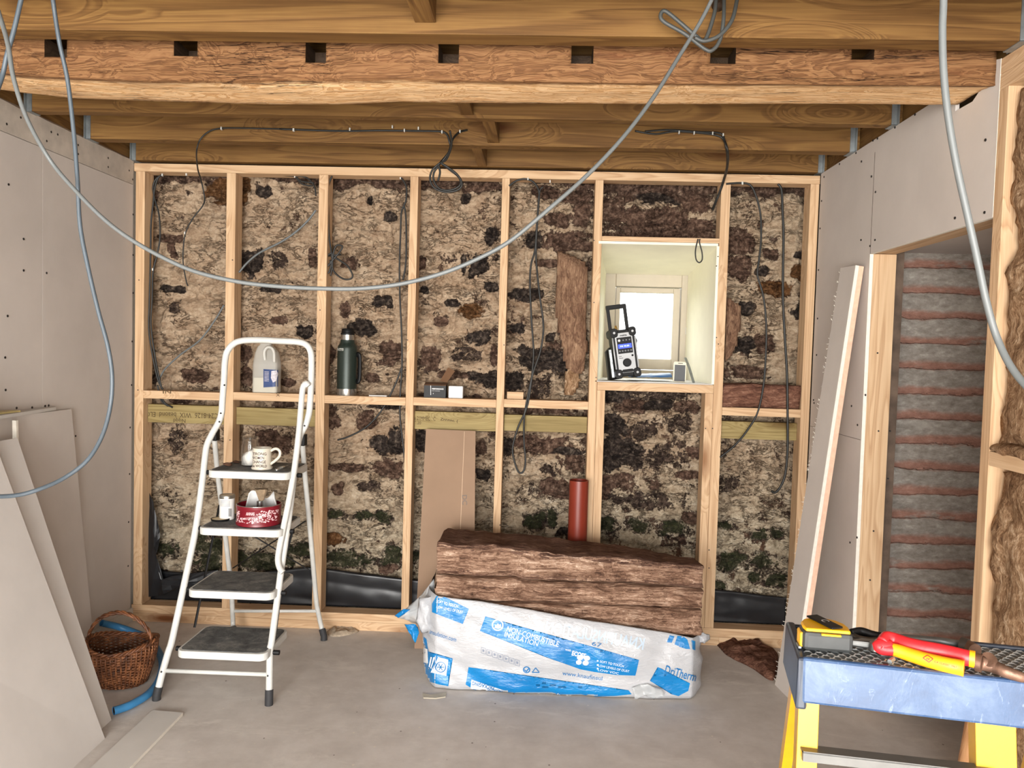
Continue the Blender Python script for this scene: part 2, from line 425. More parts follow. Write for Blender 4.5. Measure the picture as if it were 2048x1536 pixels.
def stonem():
    t = NT('limewashed_rubble', 0.9, spec=0.15)
    at = t.n('ShaderNodeAttribute', attribute_name='masks'); sp = t.n('ShaderNodeSeparateColor'); t.l(at.outputs['Color'], sp.inputs[0])
    exp_, tone, moss = sp.outputs[0], sp.outputs[1], sp.outputs[2]; age = at.outputs['Alpha']
    v = t.coord()
    fineA = t.noise(v, 26, 6, 0.68, 0.9); fineB = t.noise(v, 110, 4, 0.6)
    e = t.math('ADD', exp_, t.math('MULTIPLY', t.math('SUBTRACT', fineA, 0.5), 0.8))
    e = t.math('ADD', e, t.math('MULTIPLY', t.math('SUBTRACT', fineB, 0.5), 0.45))
    mask = t.ramp(e, [(0.485, BW(0)), (0.515, BW(1))])
    # limewash, its dark tones deepened for crinkle shade
    a = t.noise(t.coord((1, 1, 1.9)), 6, 6, 0.65, 0.3); b = t.noise(t.coord((1, 1, 1.9)), 20, 6, 0.72, 0.25); c = t.noise(t.coord((1, 1, 1.6)), 70, 5, 0.7)
    mixn = t.math('ADD', t.math('ADD', t.math('MULTIPLY', a, 0.3), t.math('MULTIPLY', b, 0.4)), t.math('MULTIPLY', c, 0.3))
    lime = t.ramp(mixn, [(0.3, rgb(92, 72, 54)), (0.40, rgb(144, 118, 94)), (0.5, rgb(180, 156, 130)), (0.6, rgb(204, 182, 156)), (0.73, rgb(228, 213, 192))])
    limeg = t.ramp(mixn, [(0.32, rgb(86, 74, 58)), (0.42, rgb(142, 127, 106)), (0.53, rgb(188, 174, 150)), (0.68, rgb(228, 219, 202))])
    lime = t.mix(age, lime, limeg)
    cv = t.n('ShaderNodeAttribute', attribute_name='crevice_shade').outputs['Fac']
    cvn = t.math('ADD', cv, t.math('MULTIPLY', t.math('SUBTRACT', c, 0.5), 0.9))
    lime = t.mix(t.math('MULTIPLY', t.ramp(cvn, [(0.6, BW(0)), (0.95, BW(1))]), 0.6), lime, rgb(104, 80, 62))  # crinkle shade painted into the limewash along crevices and stone joints
    # dark veins where flakes lift, adding to the painted crinkle shade
    vn = t.noise(t.coord((1, 1, 2.2)), 9, 7, 0.72, 0.5)
    vein = t.ramp(t.math('ABSOLUTE', t.math('SUBTRACT', vn, 0.5)), [(0.0, BW(1)), (0.010, BW(0.7)), (0.024, BW(0))])
    vein = t.math('MULTIPLY', vein, t.ramp(t.noise(v, 5.5, 3), [(0.42, BW(0)), (0.55, BW(1))]))
    lime = t.mix(t.math('MULTIPLY', vein, 0.5), lime, rgb(74, 52, 36))
    stn = t.noise(v, 45, 5, 0.7)
    dark = t.ramp(stn, [(0.34, rgb(24, 20, 19)), (0.5, rgb(56, 47, 42)), (0.62, rgb(96, 84, 74)), (0.72, rgb(146, 130, 114))])
    brown = t.ramp(stn, [(0.34, rgb(48, 34, 27)), (0.5, rgb(92, 70, 58)), (0.62, rgb(128, 104, 88)), (0.72, rgb(168, 146, 126))])
    red = t.ramp(stn, [(0.34, rgb(66, 42, 24)), (0.52, rgb(108, 74, 44)), (0.64, rgb(136, 104, 74)), (0.76, rgb(170, 140, 112))])
    st = t.mix(t.ramp(tone, [(0.1, BW(0)), (0.5, BW(1))]), dark, brown)
    st = t.mix(t.ramp(tone, [(0.6, BW(0)), (0.95, BW(1))]), st, red)
    col = t.mix(mask, lime, st)
    # flake rims catch the eye: thin dark line where the coat ends
    rim = t.ramp(e, [(0.44, BW(0)), (0.478, BW(0.6)), (0.484, BW(0))])
    col = t.mix(rim, col, rgb(60, 44, 34))
    mn = t.noise(v, 26, 5, 0.7, 0.5)
    mk = t.ramp(t.math('ADD', moss, t.math('MULTIPLY', t.math('SUBTRACT', mn, 0.5), 1.1)), [(0.45, BW(0)), (0.62, BW(1))])
    col = t.mix(t.math('MULTIPLY', mk, 0.85), col, t.ramp(fineB, [(0.35, rgb(30, 36, 24)), (0.6, rgb(62, 66, 42)), (0.8, rgb(104, 102, 70))]))
    t.color(col)
    h = t.math('ADD', t.math('MULTIPLY', mixn, 1.0), t.math('MULTIPLY', mask, -0.35))
    h = t.math('SUBTRACT', h, t.math('MULTIPLY', vein, 0.25))
    t.bump(h, 1.0, 0.03)
    t.setin(t.b, 'Roughness', t.math('SUBTRACT', 0.9, t.math('MULTIPLY', mask, 0.25)))
    return t.m
stone = stonem()

def woolm(name, cs, axis=0, stretch=8, rough=0.95, base=34.0, dist=1.6, warp=2.2):
    t = NT(name, rough, spec=0.1)
    s = [base]*3; s[axis] = base/stretch
    v = t.coord(tuple(s), rnd=3.0)
    wv_ = t.noise(t.coord((1, 1, 1), rnd=3.0), 7.0, 3, 0.5)
    ad_ = t.n('ShaderNodeVectorMath', operation='ADD'); t.l(v, ad_.inputs[0]); t.l(t.math('MULTIPLY', wv_, warp), ad_.inputs[1]); v = ad_.outputs[0]
    n = t.noise(v, 1.0, 6, 0.68, dist)
    f = t.noise(t.coord(tuple(x*6 for x in s)), 1.0, 3, 0.6, 0.8)
    g = t.math('ADD', t.math('MULTIPLY', n, 0.65), t.math('MULTIPLY', f, 0.35))
    cl = t.noise(t.coord((1, 1, 1), rnd=3.0), 9, 3)
    g = t.math('ADD', g, t.math('MULTIPLY', t.math('SUBTRACT', cl, 0.5), 0.25))
    t.color(t.ramp(g, [(0.32, cs[0]), (0.45, cs[1]), (0.56, cs[2]), (0.7, cs[3])]))
    t.bump(g, 0.9, 0.012)
    return t.m
wool_stack = woolm('mineral_wool_brown', (rgb(46, 33, 27), rgb(112, 84, 68), rgb(168, 136, 114), rgb(232, 208, 186)), 0, 11, base=52.0, dist=0.7, warp=1.6)
wool_top = woolm('mineral_wool_face', (rgb(62, 44, 38), rgb(94, 70, 60), rgb(122, 94, 80), rgb(160, 132, 114)), 0, 4)
wool_wall = woolm('mineral_wool_tan', (rgb(78, 56, 40), rgb(126, 96, 70), rgb(164, 134, 104), rgb(214, 190, 162)), 2, 1.7, base=15.0, dist=3.0)
wool_pink = woolm('mineral_wool_pink', (rgb(72, 50, 38), rgb(116, 88, 70), rgb(146, 116, 92), rgb(182, 152, 124)), 2, 5)
wool_red = woolm('mineral_wool_red', (rgb(52, 32, 26), rgb(92, 62, 50), rgb(124, 88, 72), rgb(166, 132, 110)), 0, 5)

black_sheet = plain('black_polythene', rgb(26, 27, 30), 0.32, var=0.25, scale=8, spec=0.5)
cablem = plain('grey_cable', rgb(70, 72, 70), 0.5, var=0.1, scale=8)
cablel = plain('pale_grey_cable', rgb(98, 102, 102), 0.45, var=0.06, scale=8)
cableb = plain('black_cable', rgb(32, 32, 30), 0.5)
galv = plain('galvanised_steel', rgb(150, 156, 158), 0.45, 0.7, var=0.2, scale=20)
clipw = plain('white_clip', rgb(210, 210, 204), 0.5)
cardm = plain('brown_cardboard', rgb(146, 120, 98), 0.9, var=0.05, scale=6)
orangepipe = plain('terracotta_plastic', rgb(124, 46, 30), 0.35, var=0.03, scale=8, spec=0.5)
bluepipe = plain('blue_plastic_pipe', rgb(54, 120, 168), 0.45, var=0.12, scale=10)
blackp = plain('black_plastic', rgb(17, 17, 18), 0.5, var=0.12, spec=0.3)
whitep = plain('white_plastic', rgb(206, 206, 206), 0.4, var=0.02)
cream = plain('cream_window_paint', rgb(184, 173, 154), 0.5, var=0.02)
# ------------------------------------------------------------------ room shell
W = 3.39; ZT = 2.335; YR = -7.0
bm = BM(); box(bm, (-0.3, YR, -0.1), (5.6, 0.9, 0.0)); tag(obj('floor', bm, concretem), 'smooth grey concrete floor with pale dust and plaster crumbs', kind='structure')
bm = BM(); box(bm, (-0.2, YR, ZT+0.215), (5.6, 0.75, ZT+0.24)); tag(obj('ceiling', bm, boardm), 'brown boards laid over the ceiling joists', kind='structure')
bm = BM(); box(bm, (-10, -14, -0.5), (14, 16, -0.25)); 
grassm = plain('meadow_green', rgb(150, 152, 92), 0.9, var=0.2, scale=2)
tag(obj('ground', bm, grassm), 'green ground outside the house', kind='structure')
# left wall: boards with one joint, a filler-smeared strip along the top and rows of screws
bm = BM()
yj = P(85, 500, X=0)[1]; zj = P(60, 238, X=0)[2]
ztop = 2.333
ystrip = P(265, 345, X=0)[2]
for (a, b) in ((YR, yj-0.0012), (yj+0.0012, 0.0)):
    box(bm, (-0.0125, a, 0.0), (0.0, b, 2.215))
tag(obj('wall_left', bm, plaster, bevel=0.0), 'grey plasterboard lining of the left wall', kind='structure')
bm = BM(); box(bm, (-0.2, YR, 0), (-0.0135, 0.3, ZT-0.01)); tag(obj('wall_left', bm, gypsum), kind='structure')
def topstrip():
    bm = BM(); n = 120
    pts = []
    for i in range(n+1):
        y = -3.0 + 3.0*i/n
        pts.append((y, 2.333 + 0.006*mnoise.noise(Vector((y*9, 0, 1))) + 0.004*mnoise.noise(Vector((y*40, 0, 1)))))
    poly = pts + [(0.0, 2.2175), (-3.0, 2.2175)]
    prism(bm, poly, lambda p: Vector((-0.0125, p[0], p[1])), lambda p: Vector((0.001, p[0], p[1])))
    return bm
tag(obj('trim_1', topstrip(), filler), 'rough strip of plasterboard along the top of the left wall', kind='structure')
def screw(bm, c, axis, r=0.0038):
    M = Matrix.Translation(c) @ (Matrix.Rotation(R(90), 4, 'Y') if axis == 'X' else Matrix.Rotation(R(90), 4, 'X'))
    bmesh.ops.create_cone(bm, cap_ends=True, segments=8, radius1=r, radius2=r, depth=0.003, matrix=M)
bm = BM()
for px, py in ((13,248),(47,478),(47,541),(93,546),(15,632),(10,715),(11,780),(33,816),(64,815),(90,812),(97,811),(102,264),(93,282),(115,269),(156,290),(156,308),(216,316),(216,334),(258,341),(265,359),(17,369),(41,235),
               (266,429),(266,510),(266,586),(264,683),(263,770),(260,855),(259,948),(257,1044),(256,1132),(151,872)):
    screw(bm, P(px, py, X=0.0), 'X', 0.005)
tag(obj('trim_2', bm, screwm), 'black screw heads in the left wall boards', kind='structure')
# baseboard off-cut at the foot of the left wall
bm = BM(); box(bm, (0.0, -0.35, 0.0), (0.012, 0.0, 0.07)); tag(obj('baseboard_left', bm, plaster2), kind='structure')

# right wall boards with the doorway and the scribed cut round the oak beam
def wallpoly():
    p = [(0.0, 0.0), (-0.607, 0.0), (-0.607, 1.872), (-1.462, 1.872)]
    p += [(-1.462, 2.333)]
    q = P(1965, 125, X=W); c1 = [P(1966, 165, X=W), P(1957, 185, X=W), P(1945, 203, X=W), P(1927, 213, X=W)]
    p += [(-1.395, 2.35)] + [(a[1], a[2]) for a in c1] + [(-1.219, 2.255), (-1.217, 2.333), (0.0, 2.333)]
    return p
bm = BM()
WP = wallpoly()
p2 = [(y, z) for y, z in WP]
prism(bm, p2, lambda p: Vector((W, p[0], p[1])), lambda p: Vector((W+0.0125, p[0], p[1])))
tag(obj('wall_right', bm, plaster), 'grey plasterboard lining of the right wall round the doorway', kind='structure')
bm = BM()
for a, b in (((-0.6085, 0.0), (-0.6085, 1.872)), ((-0.6085, 1.8715), (-1.462, 1.8715))):
    if a[0] == b[0]: box(bm, (W-0.0005, a[0]-0.0012, 0), (W+0.0135, a[0], b[1]))
    else: box(bm, (W-0.0005, b[0], a[1]-0.0012), (W+0.0135, a[0], a[1]))
box(bm, (W-0.0006, -1.4638, 1.872), (W+0.0135, -1.462, 2.333))
tag(obj('trim_3', bm, gypsum), 'white cut edge of the plasterboard round the doorway', kind='structure')
bm = BM()
for px, py in ((1648,354),(1679,328),(1712,306),(1755,277),(1790,255),(1830,229),(1723,323),(1743,353),(1751,384),(1746,281),(1972,141),(1971,280),(1910,436),(1643,402),(1640,457),(1637,540),(1635,637),(1633,710),(1627,800),(1722,480),(1719,545),(1703,812),(1640,812),(1628,806),(1715,850),(1714,1075),(1700,1085),(1731,790),(1969,425),(1740,492),(1750,480)):
    screw(bm, P(px, py, X=W-0.001), 'X', 0.0045)
tag(obj('trim_4', bm, screwm), 'black screw heads in the right wall boards', kind='structure')
bm = BM(); box(bm, (W-0.0008, -0.6, 1.110), (W+0.001, -0.0, 1.1115))
box(bm, (W-0.0008, -0.612, 1.872), (W+0.001, -0.6105, 2.28))
tag(obj('trim_5', bm, darkwood), 'dark joint between the right wall boards', kind='structure')

# framing behind the right wall boards; jamb stud faces the doorway
fr = thing('door_frame_stud', 'pale timber stud lining the far side of the doorway', 'timber stud', (W, -0.6, 0))
bm = BM(); box(bm, (W+0.013, -0.607, 0.0), (W+0.108, -0.562, 1.872)); obj('stud', bm, pine[2], fr, bevel=0.0015)
for px, py in ((1755, 706), (1757, 862), (1780, 862), (1776, 957), (1747, 1062), (1740, 1160)):
    bm = BM(); screw(bm, P(px, py, Y=-0.6075), 'Y', 0.0035); obj('nail', bm, screwm, fr)
bm = BM(); box(bm, (W+0.013, -1.46, 1.874), (W+0.108, -0.56, 1.93)); tag(obj('door_header', bm, pine[1], bevel=0.001), 'timber header over the doorway on the right', 'timber header')
bm = BM(); box(bm, (W+0.109, -1.9, 1.905), (5.6, -0.1, 1.915)); tag(obj('ceiling', bm, plaster), 'plasterboard soffit beyond the doorway', kind='structure')
# stair lobby beyond the doorway
bm = BM(); 
box(bm, (W+0.11, -0.56, 0), (W+0.16, -0.40, 2.1)); tag(obj('wall_beyond', bm, plain('rough_reveal', rgb(96, 80, 68), 0.95, var=0.35, scale=12, bump=0.6)), kind='structure')
def brickm():
    t = NT('slurried_brick', 0.9, spec=0.15)
    v = t.coord(); sx = t.n('ShaderNodeSeparateXYZ'); t.l(v, sx.inputs[0])
    wob = t.math('MULTIPLY', t.math('SUBTRACT', t.noise(t.coord((2.5, 1, 6)), 2.0, 5, 0.7), 0.5), 0.055)
    z = t.math('ADD', sx.outputs[2], wob)
    fr_ = t.math('FRACT', t.math('DIVIDE', z, 0.1085))
    band = t.ramp(fr_, [(0.0, BW(0.9)), (0.18, BW(0.9)), (0.36, BW(0)), (0.92, BW(0)), (1.0, BW(0.9))])
    n = t.noise(t.coord((1, 1, 2)), 24, 6, 0.7); b = t.noise(t.coord((1.5, 1, 4)), 3.2, 5, 0.65)
    band = t.math('MULTIPLY', band, t.ramp(b, [(0.33, BW(0)), (0.42, BW(1))]))
    grey = t.ramp(n, [(0.3, rgb(126, 118, 109)), (0.55, rgb(160, 152, 143)), (0.75, rgb(196, 189, 180))])
    grey = t.mix(t.math('MULTIPLY', t.ramp(b, [(0.55, BW(0)), (0.7, BW(1))]), 0.5), grey, rgb(182, 176, 166))
    red = t.ramp(n, [(0.3, rgb(132, 92, 78)), (0.55, rgb(164, 118, 102)), (0.8, rgb(188, 152, 136))])
    t.color(t.mix(band, grey, red))
    ln = t.ramp(fr_, [(0.0, BW(0.0)), (0.03, BW(1)), (0.97, BW(1)), (1.0, BW(0.0))])
    t.bump(t.math('ADD', t.math('MULTIPLY', ln, 0.8), t.math('MULTIPLY', n, 0.5)), 0.7, 0.02)
    return t.m
bm = BM()
def bw(u, v):
    x = 3.49+1.2*u; z = 2.0*v
    return Vector((x, -0.42 + 0.012*mnoise.noise(Vector((x*3, 0, z*6))) + 0.008*math.sin(z*2*math.pi/0.1085), z))
grid(bm, 60, 190, bw)
tag(obj('wall_beyond', bm, brickm(), smooth=True), 'grey rendered wall with bands of red brick showing beyond the doorway', kind='structure')
bm = BM(); box(bm, (4.75, -2.6, 0), (4.8, -0.3, 2.3)); tag(obj('wall_beyond', bm, plaster), kind='structure')
bm = BM(); box(bm, (W+0.13, -2.7, 0), (4.8, -2.6, 2.3)); tag(obj('wall_beyond', bm, plaster), kind='structure')
bm = BM(); box(bm, (3.4, -0.30, 0), (4.8, -0.2, 2.3)); tag(obj('wall_beyond', bm, plaster), kind='structure')

# near part of the right wall: open studs, top plate, noggin and wool
nf = thing('stud_partition', 'bare timber stud frame packed with brown wool right of the doorway', 'timber frame', (W, -1.5, 0))
for i, y in enumerate((-1.464, -1.91, -2.36, -2.81)):
    bm = BM(); box(bm, (W, y-0.045, 0.04), (W+0.095, y, 2.24)); obj('stud', bm, pine[2], nf, bevel=0.0015)
bm = BM(); box(bm, (W, -2.86, 0), (W+0.095, -1.464, 0.04)); obj('sole_plate', bm, pine[1], nf, bevel=0.0015)
for z in (2.24, 2.286):
    bm = BM(); box(bm, (W, -2.86, z+0.0004), (W+0.095, -1.464, z+0.0456)); obj('top_plate', bm, pine[1], nf, bevel=0.0015)
for y in (-1.51, -1.956, -2.406):
    bm = BM(); box(bm, (W, y-0.40, 1.14), (W+0.095, y, 1.182)); obj('noggin', bm, pine[1], nf, bevel=0.0015)
bm = BM(); box(bm, (W, YR, 0), (W+0.1, -2.86, ZT)); tag(obj('wall_right', bm, plaster), kind='structure')
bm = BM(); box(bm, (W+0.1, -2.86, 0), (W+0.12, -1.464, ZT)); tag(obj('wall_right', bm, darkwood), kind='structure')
def woolslab(name, lo, hi, face, mat, label, amp=0.012, res=0.018, bul=0.02, cat='insulation', rough=1.0, seed=0, group=None):
    """a soft box of wool; the visible faces bulge and ripple"""
    lo = Vector(lo); hi = Vector(hi); bm = BM()
    size = hi-lo; nx, ny, nz = [max(1, min(70, int(s/res))) for s in size]
    c = (lo+hi)/2
    bmesh.ops.create_cube(bm, size=1.0)
    for v in bm.verts: v.co = Vector((v.co.x*size.x, v.co.y*size.y, v.co.z*size.z)) + c
    for ax, n in ((0, nx), (1, ny), (2, nz)):
        es = [e for e in bm.edges if abs((e.verts[1].co-e.verts[0].co)[ax]) > size[ax]*0.9]
        if n > 1: bmesh.ops.subdivide_edges(bm, edges=es, cuts=n-1, use_grid_fill=True)
    bm.normal_update()
    for v in bm.verts:
        p = v.co; q = p+Vector((seed, seed*2, seed*3))
        e = 1.0
        for ax in range(3):
            if ax == face: continue
            d = min(p[ax]-lo[ax], hi[ax]-p[ax])/max(1e-6, min(0.05, size[ax]/2))
            e = min(e, d)
        d = mnoise.fractal(q*Vector((7, 7, 7)), 0.8, 2.2, 4)
        v.co = p + v.normal*(amp*d + bul*(max(0, min(1, e))**0.5)*(1.0 if abs(v.normal[face]) > 0.5 else 0.2))
    o = obj(name, bm, mat, smooth=True)
    if cat: tag(o, label, cat, group)
    return o
k = 0
for y0 in (-1.51, -1.956, -2.406):
    for (z0, z1, lb) in ((0.045, 1.135, 'below'), (1.187, 2.235, 'above')):
        lab = {0: 'rumpled tan wool batt filling the bay below the noggin beside the doorway',
               1: 'rumpled tan wool batt filling the bay above the noggin beside the doorway'}.get(k)
        if k > 1: lab = 'brown wool batt nearer the viewer, outside the right edge of the photo'
        woolslab('insulation_batt', (W+0.03, y0-0.395, z0+0.005), (W+0.09, y0-0.005, z1-0.005), 0, wool_wall, lab, amp=0.022, bul=0.014, seed=k, group='wool batts in the right hand frame')
        k += 1
# wool spilling over the noggin
bm = BM()
def spill(u, v):
    a = 2*math.pi*v; y = -1.50-0.38*u; r = 0.018*math.sin(math.pi*min(1, u*1.2+0.05))**0.5
    c = Vector((W+0.02, y, 1.195)); d = Vector((math.cos(a)*r*1.9, 0, math.sin(a)*r))
    return c+d+Vector((1, 0, 1))*0.01*mnoise.noise(Vector((y*20, a, 0)))
grid(bm, 30, 12, spill)
tag(obj('insulation_tuft', bm, wool_wall, smooth=True), 'loose tuft of brown wool lying on the noggin beside the doorway', 'insulation')

# ------------------------------------------------------------------ ceiling joists
JY = [(-1.598, -1.498), (-1.205, -1.15), (-0.81, -0.735), (-0.414, -0.325), (-0.03, 0.045)]
JL = ['front-most of the brown treated ceiling joists, above the oak beam', 'treated ceiling joist mostly hidden behind the oak beam',
      'treated ceiling joist first in view behind the oak beam', 'treated ceiling joist second in view behind the oak beam, with cables clipped to it',
      'treated ceiling joist directly above the timber wall frame at the back']
JOBJ = []
for (a, b), lb in zip(JY, JL):
    bm = BM(); box(bm, (-0.01 if a > -1.3 else -0.013, a+0.012, ZT), (W+0.02, b-0.014 if b-a > 0.07 else b, ZT+0.213))
    JOBJ.append(tag(obj('ceiling_joist', bm, joistm[0], bevel=0.002), lb, 'joist', 'treated ceiling joists'))
for y in (-1.98, -2.38, -2.78, -3.18, -3.58, -4.0, -4.5, -5.0):
    bm = BM(); box(bm, (-0.013, y-0.035, ZT), (W+0.02, y+0.035, ZT+0.213)); tag(obj('ceiling_joist', bm, joistm[0], bevel=0.002), 'treated ceiling joist above and behind the viewer', 'joist', 'treated ceiling joists')
# solid struts between the joists
def strut(x0, x1, y0, y1, lb, zz=ZT+0.02):
    bm = BM(); box(bm, (x0, y0, zz), (x1, y1, ZT+0.21)); tag(obj('joist_strut', bm, joistm[1], bevel=0.0015), lb, 'strut', 'struts between the joists')
xa = P(828, 72, Y=-1.6)[0]
strut(xa, xa+0.06, -1.945, -1.59, 'short strut between joists at the top edge, left of centre', ZT+0.03)
xa = P(922, 243, Y=-0.80)[0]; strut(xa, xa+0.047, -1.15, -0.799, 'short strut just behind the oak beam', ZT+0.01)
xa = P(975, 297, Y=-0.41)[0]; strut(xa, xa+0.05, -0.75, -0.404, 'short strut in the middle row behind the oak beam', ZT+0.01)
xa = P(955, 338, Y=-0.02)[0]; strut(xa, xa+0.045, -0.34, -0.018, 'rearmost short strut just above the timber wall frame', ZT+0.0)
# galvanised joist hangers
HL = {(0, 1): ('left end of the joist first behind the oak beam'), (0, 2): ('left end of the second joist behind the oak beam'), (0, 3): ('left end of the rearmost joist'),
      (1, 1): ('right end of the joist first behind the oak beam'), (1, 2): ('right end of the second joist behind the oak beam'), (1, 3): ('right end of the rearmost joist')}
for s in (0, 1):
    for k2, (a, b) in enumerate((JY[0], JY[2], JY[3], JY[4])):
        x0 = -0.008 if s == 0 else W-0.022
        bm = BM()
        box(bm, (x0, a+0.009, ZT-0.002), (x0+0.030, a+0.0115, ZT+0.14))
        box(bm, (x0, b-0.0135, ZT-0.002), (x0+0.030, b-0.011, ZT+0.14))
        box(bm, (x0, a+0.009, ZT-0.003), (x0+0.030, b-0.011, ZT-0.0005))
        xx = 0.0 if s == 0 else W
        box(bm, (xx-0.0 if s == 0 else xx-0.003, a-0.006, ZT+0.0), (xx+0.003 if s == 0 else xx, a+0.0115, ZT+0.16))
        box(bm, (xx-0.0 if s == 0 else xx-0.003, b-0.0135, ZT+0.0), (xx+0.003 if s == 0 else xx, b+0.006, ZT+0.16))
        lb = HL.get((s, k2), 'right end of the front-most joist' if s else 'left end of the front-most joist')
        tag(obj('joist_hanger', bm, galv), 'galvanised steel hanger at the ' + lb, 'joist hanger', 'galvanised joist hangers')
# wall plates that carry the joists above the boards
bm = BM(); box(bm, (-0.06, YR, ZT+0.01), (-0.0135, 0.0, ZT+0.21)); box(bm, (W+0.022, YR, ZT+0.01), (W+0.07, 0.0, ZT+0.21))
tag(obj('wall_plate', bm, joistm[1]), kind='structure')

# ------------------------------------------------------------------ old oak beam
def oakbeam():
    bm = BM()
    XS = np.linspace(-0.18, W-0.0, 260)
    nx = len(XS)
    NP = 34
    rows = []
    lay = bm.verts.layers.float.new('worn_lit')
    bxp = [P(px, py, Y=-1.225) for px, py in ((-60, 174), (0, 181), (60, 189), (140, 198), (250, 203), (400, 207), (550, 211), (700, 211), (800, 206), (900, 208), (1100, 209), (1300, 211), (1500, 210), (1700, 210), (1850, 212), (1960, 212))]
    bxx = [b[0] for b in bxp]; bzz = [b[2] for b in bxp]
    fxp = [P(px, py, Y=-1.44) for px, py in ((-60, 140), (0, 146), (140, 156), (300, 160), (500, 158), (800, 156), (1100, 163), (1300, 166), (1600, 168), (1960, 172))]
    fxx = [b[0] for b in fxp]; fzz = [b[2] for b in fxp]
    for i, x in enumerate(XS):
        zb = float(np.interp(x, bxx, bzz)); zf = float(np.interp(x, fxx, fzz)); TP = 2.372
        row = []
        for j in range(NP):
            t = j/(NP-1)
            # profile from top front, down the face, round under, up the back
            if t < 0.34: y = -1.44; z = TP-(TP-zf)*(t/0.34); cl = 0.0
            elif t < 0.56:
                s = (t-0.34)/0.22; y = -1.44+0.07*s; z = zf-(zf-zb)*math.sin(s*math.pi/2); cl = 0.3+0.6*s
            elif t < 0.8:
                s = (t-0.56)/0.24; y = -1.37+0.14*s; z = zb; cl = 0.9
            else:
                s = (t-0.8)/0.2; y = -1.225; z = zb+(TP-zb)*s; cl = 0.2
            n = mnoise.fractal(Vector((x*1.6, t*5, 3.0)), 0.9, 2.1, 5)
            n2 = mnoise.fractal(Vector((x*9, t*14, 8.0)), 0.8, 2.1, 3)
            amp = 0.006 if 0.3 < t < 0.7 else 0.003
            y2 = y + amp*n*1.1 + 0.0016*n2
            z2 = z + (amp*0.6*n + 0.0014*n2 if 0.05 < t < 0.95 else 0)
            if t > 0.93 or t < 0.03: z2 = TP
            v = bm.verts.new((x, y2, min(z2, TP))); v[lay] = cl
            row.append(v)
        rows.append(row)
    for i in range(nx-1):
        for j in range(NP-1):
            bm.faces.new((rows[i][j], rows[i+1][j], rows[i+1][j+1], rows[i][j+1]))
        bm.faces.new((rows[i][NP-1], rows[i+1][NP-1], rows[i+1][0], rows[i][0]))
    bm.faces.new(rows[0]); bm.faces.new(rows[-1][::-1])
    return bm
be = thing('oak_beam', 'old hewn oak beam with dark notches spanning the room under the joists', 'beam', (0, 0, 0))
bmo = oakbeam()
bvo = bvh_of(bmo)
# empty joist pockets cut in the upper front arris
oakb = obj('beam', bmo, oak, be, smooth=True)
cut = BM()
for x0, x1, y1 in ((89,134,114),(348,395,112),(611,652,125),(877,918,126),(1143,1187,128),(1421,1472,127),(1704,1749,119)):
    a = P(x0, 100, Y=-1.44)[0]; b = P(x1, 100, Y=-1.44)[0]; z = P((x0+x1)/2, y1, Y=-1.44)[2]
    box(cut, (a, -1.5, z), (b, -1.34, 2.39))
cutme = bpy.data.meshes.new('pocket'); cut.to_mesh(cutme); cut.free()
cuto = bpy.data.objects.new('pocket', cutme); COL.objects.link(cuto)
cutme.materials.append(darkwood)
bo = oakb.modifiers.new('pockets', 'BOOLEAN'); bo.operation = 'DIFFERENCE'; bo.object = cuto; bo.solver = 'EXACT'; bo.material_mode = 'TRANSFER'
dg = bpy.context.evaluated_depsgraph_get(); nm = bpy.data.meshes.new_from_object(oakb.evaluated_get(dg), preserve_all_data_layers=True, depsgraph=dg)
oakb.modifiers.clear(); oakb.data = nm
bpy.data.objects.remove(cuto)
# ------------------------------------------------------------------ rubble wall
def lattice(shape, cell, rng):
    """smooth value noise on a grid, cell in samples"""
    h, w = shape; gh, gw = int(h/cell)+3, int(w/cell)+3
    g = rng.rand(gh, gw)
    yy = np.arange(h)/cell; xx = np.arange(w)/cell
    yi = yy.astype(int); xi = xx.astype(int); fy = yy-yi; fx = xx-xi
    fy = fy*fy*(3-2*fy); fx = fx*fx*(3-2*fx)
    a = g[yi][:, xi]; b = g[yi][:, xi+1]; c = g[yi+1][:, xi]; d = g[yi+1][:, xi+1]
    return (a*(1-fx)+b*fx)*(1-fy)[:, None] + (c*(1-fx)+d*fx)*fy[:, None]
def fbm(shape, cell, octv, rng, gain=0.55):
    s = np.zeros(shape); a = 1.0; t = 0
    for _ in range(octv):
        s += a*lattice(shape, max(cell, 1.01), rng); t += a; a *= gain; cell /= 2.0
    return s/t
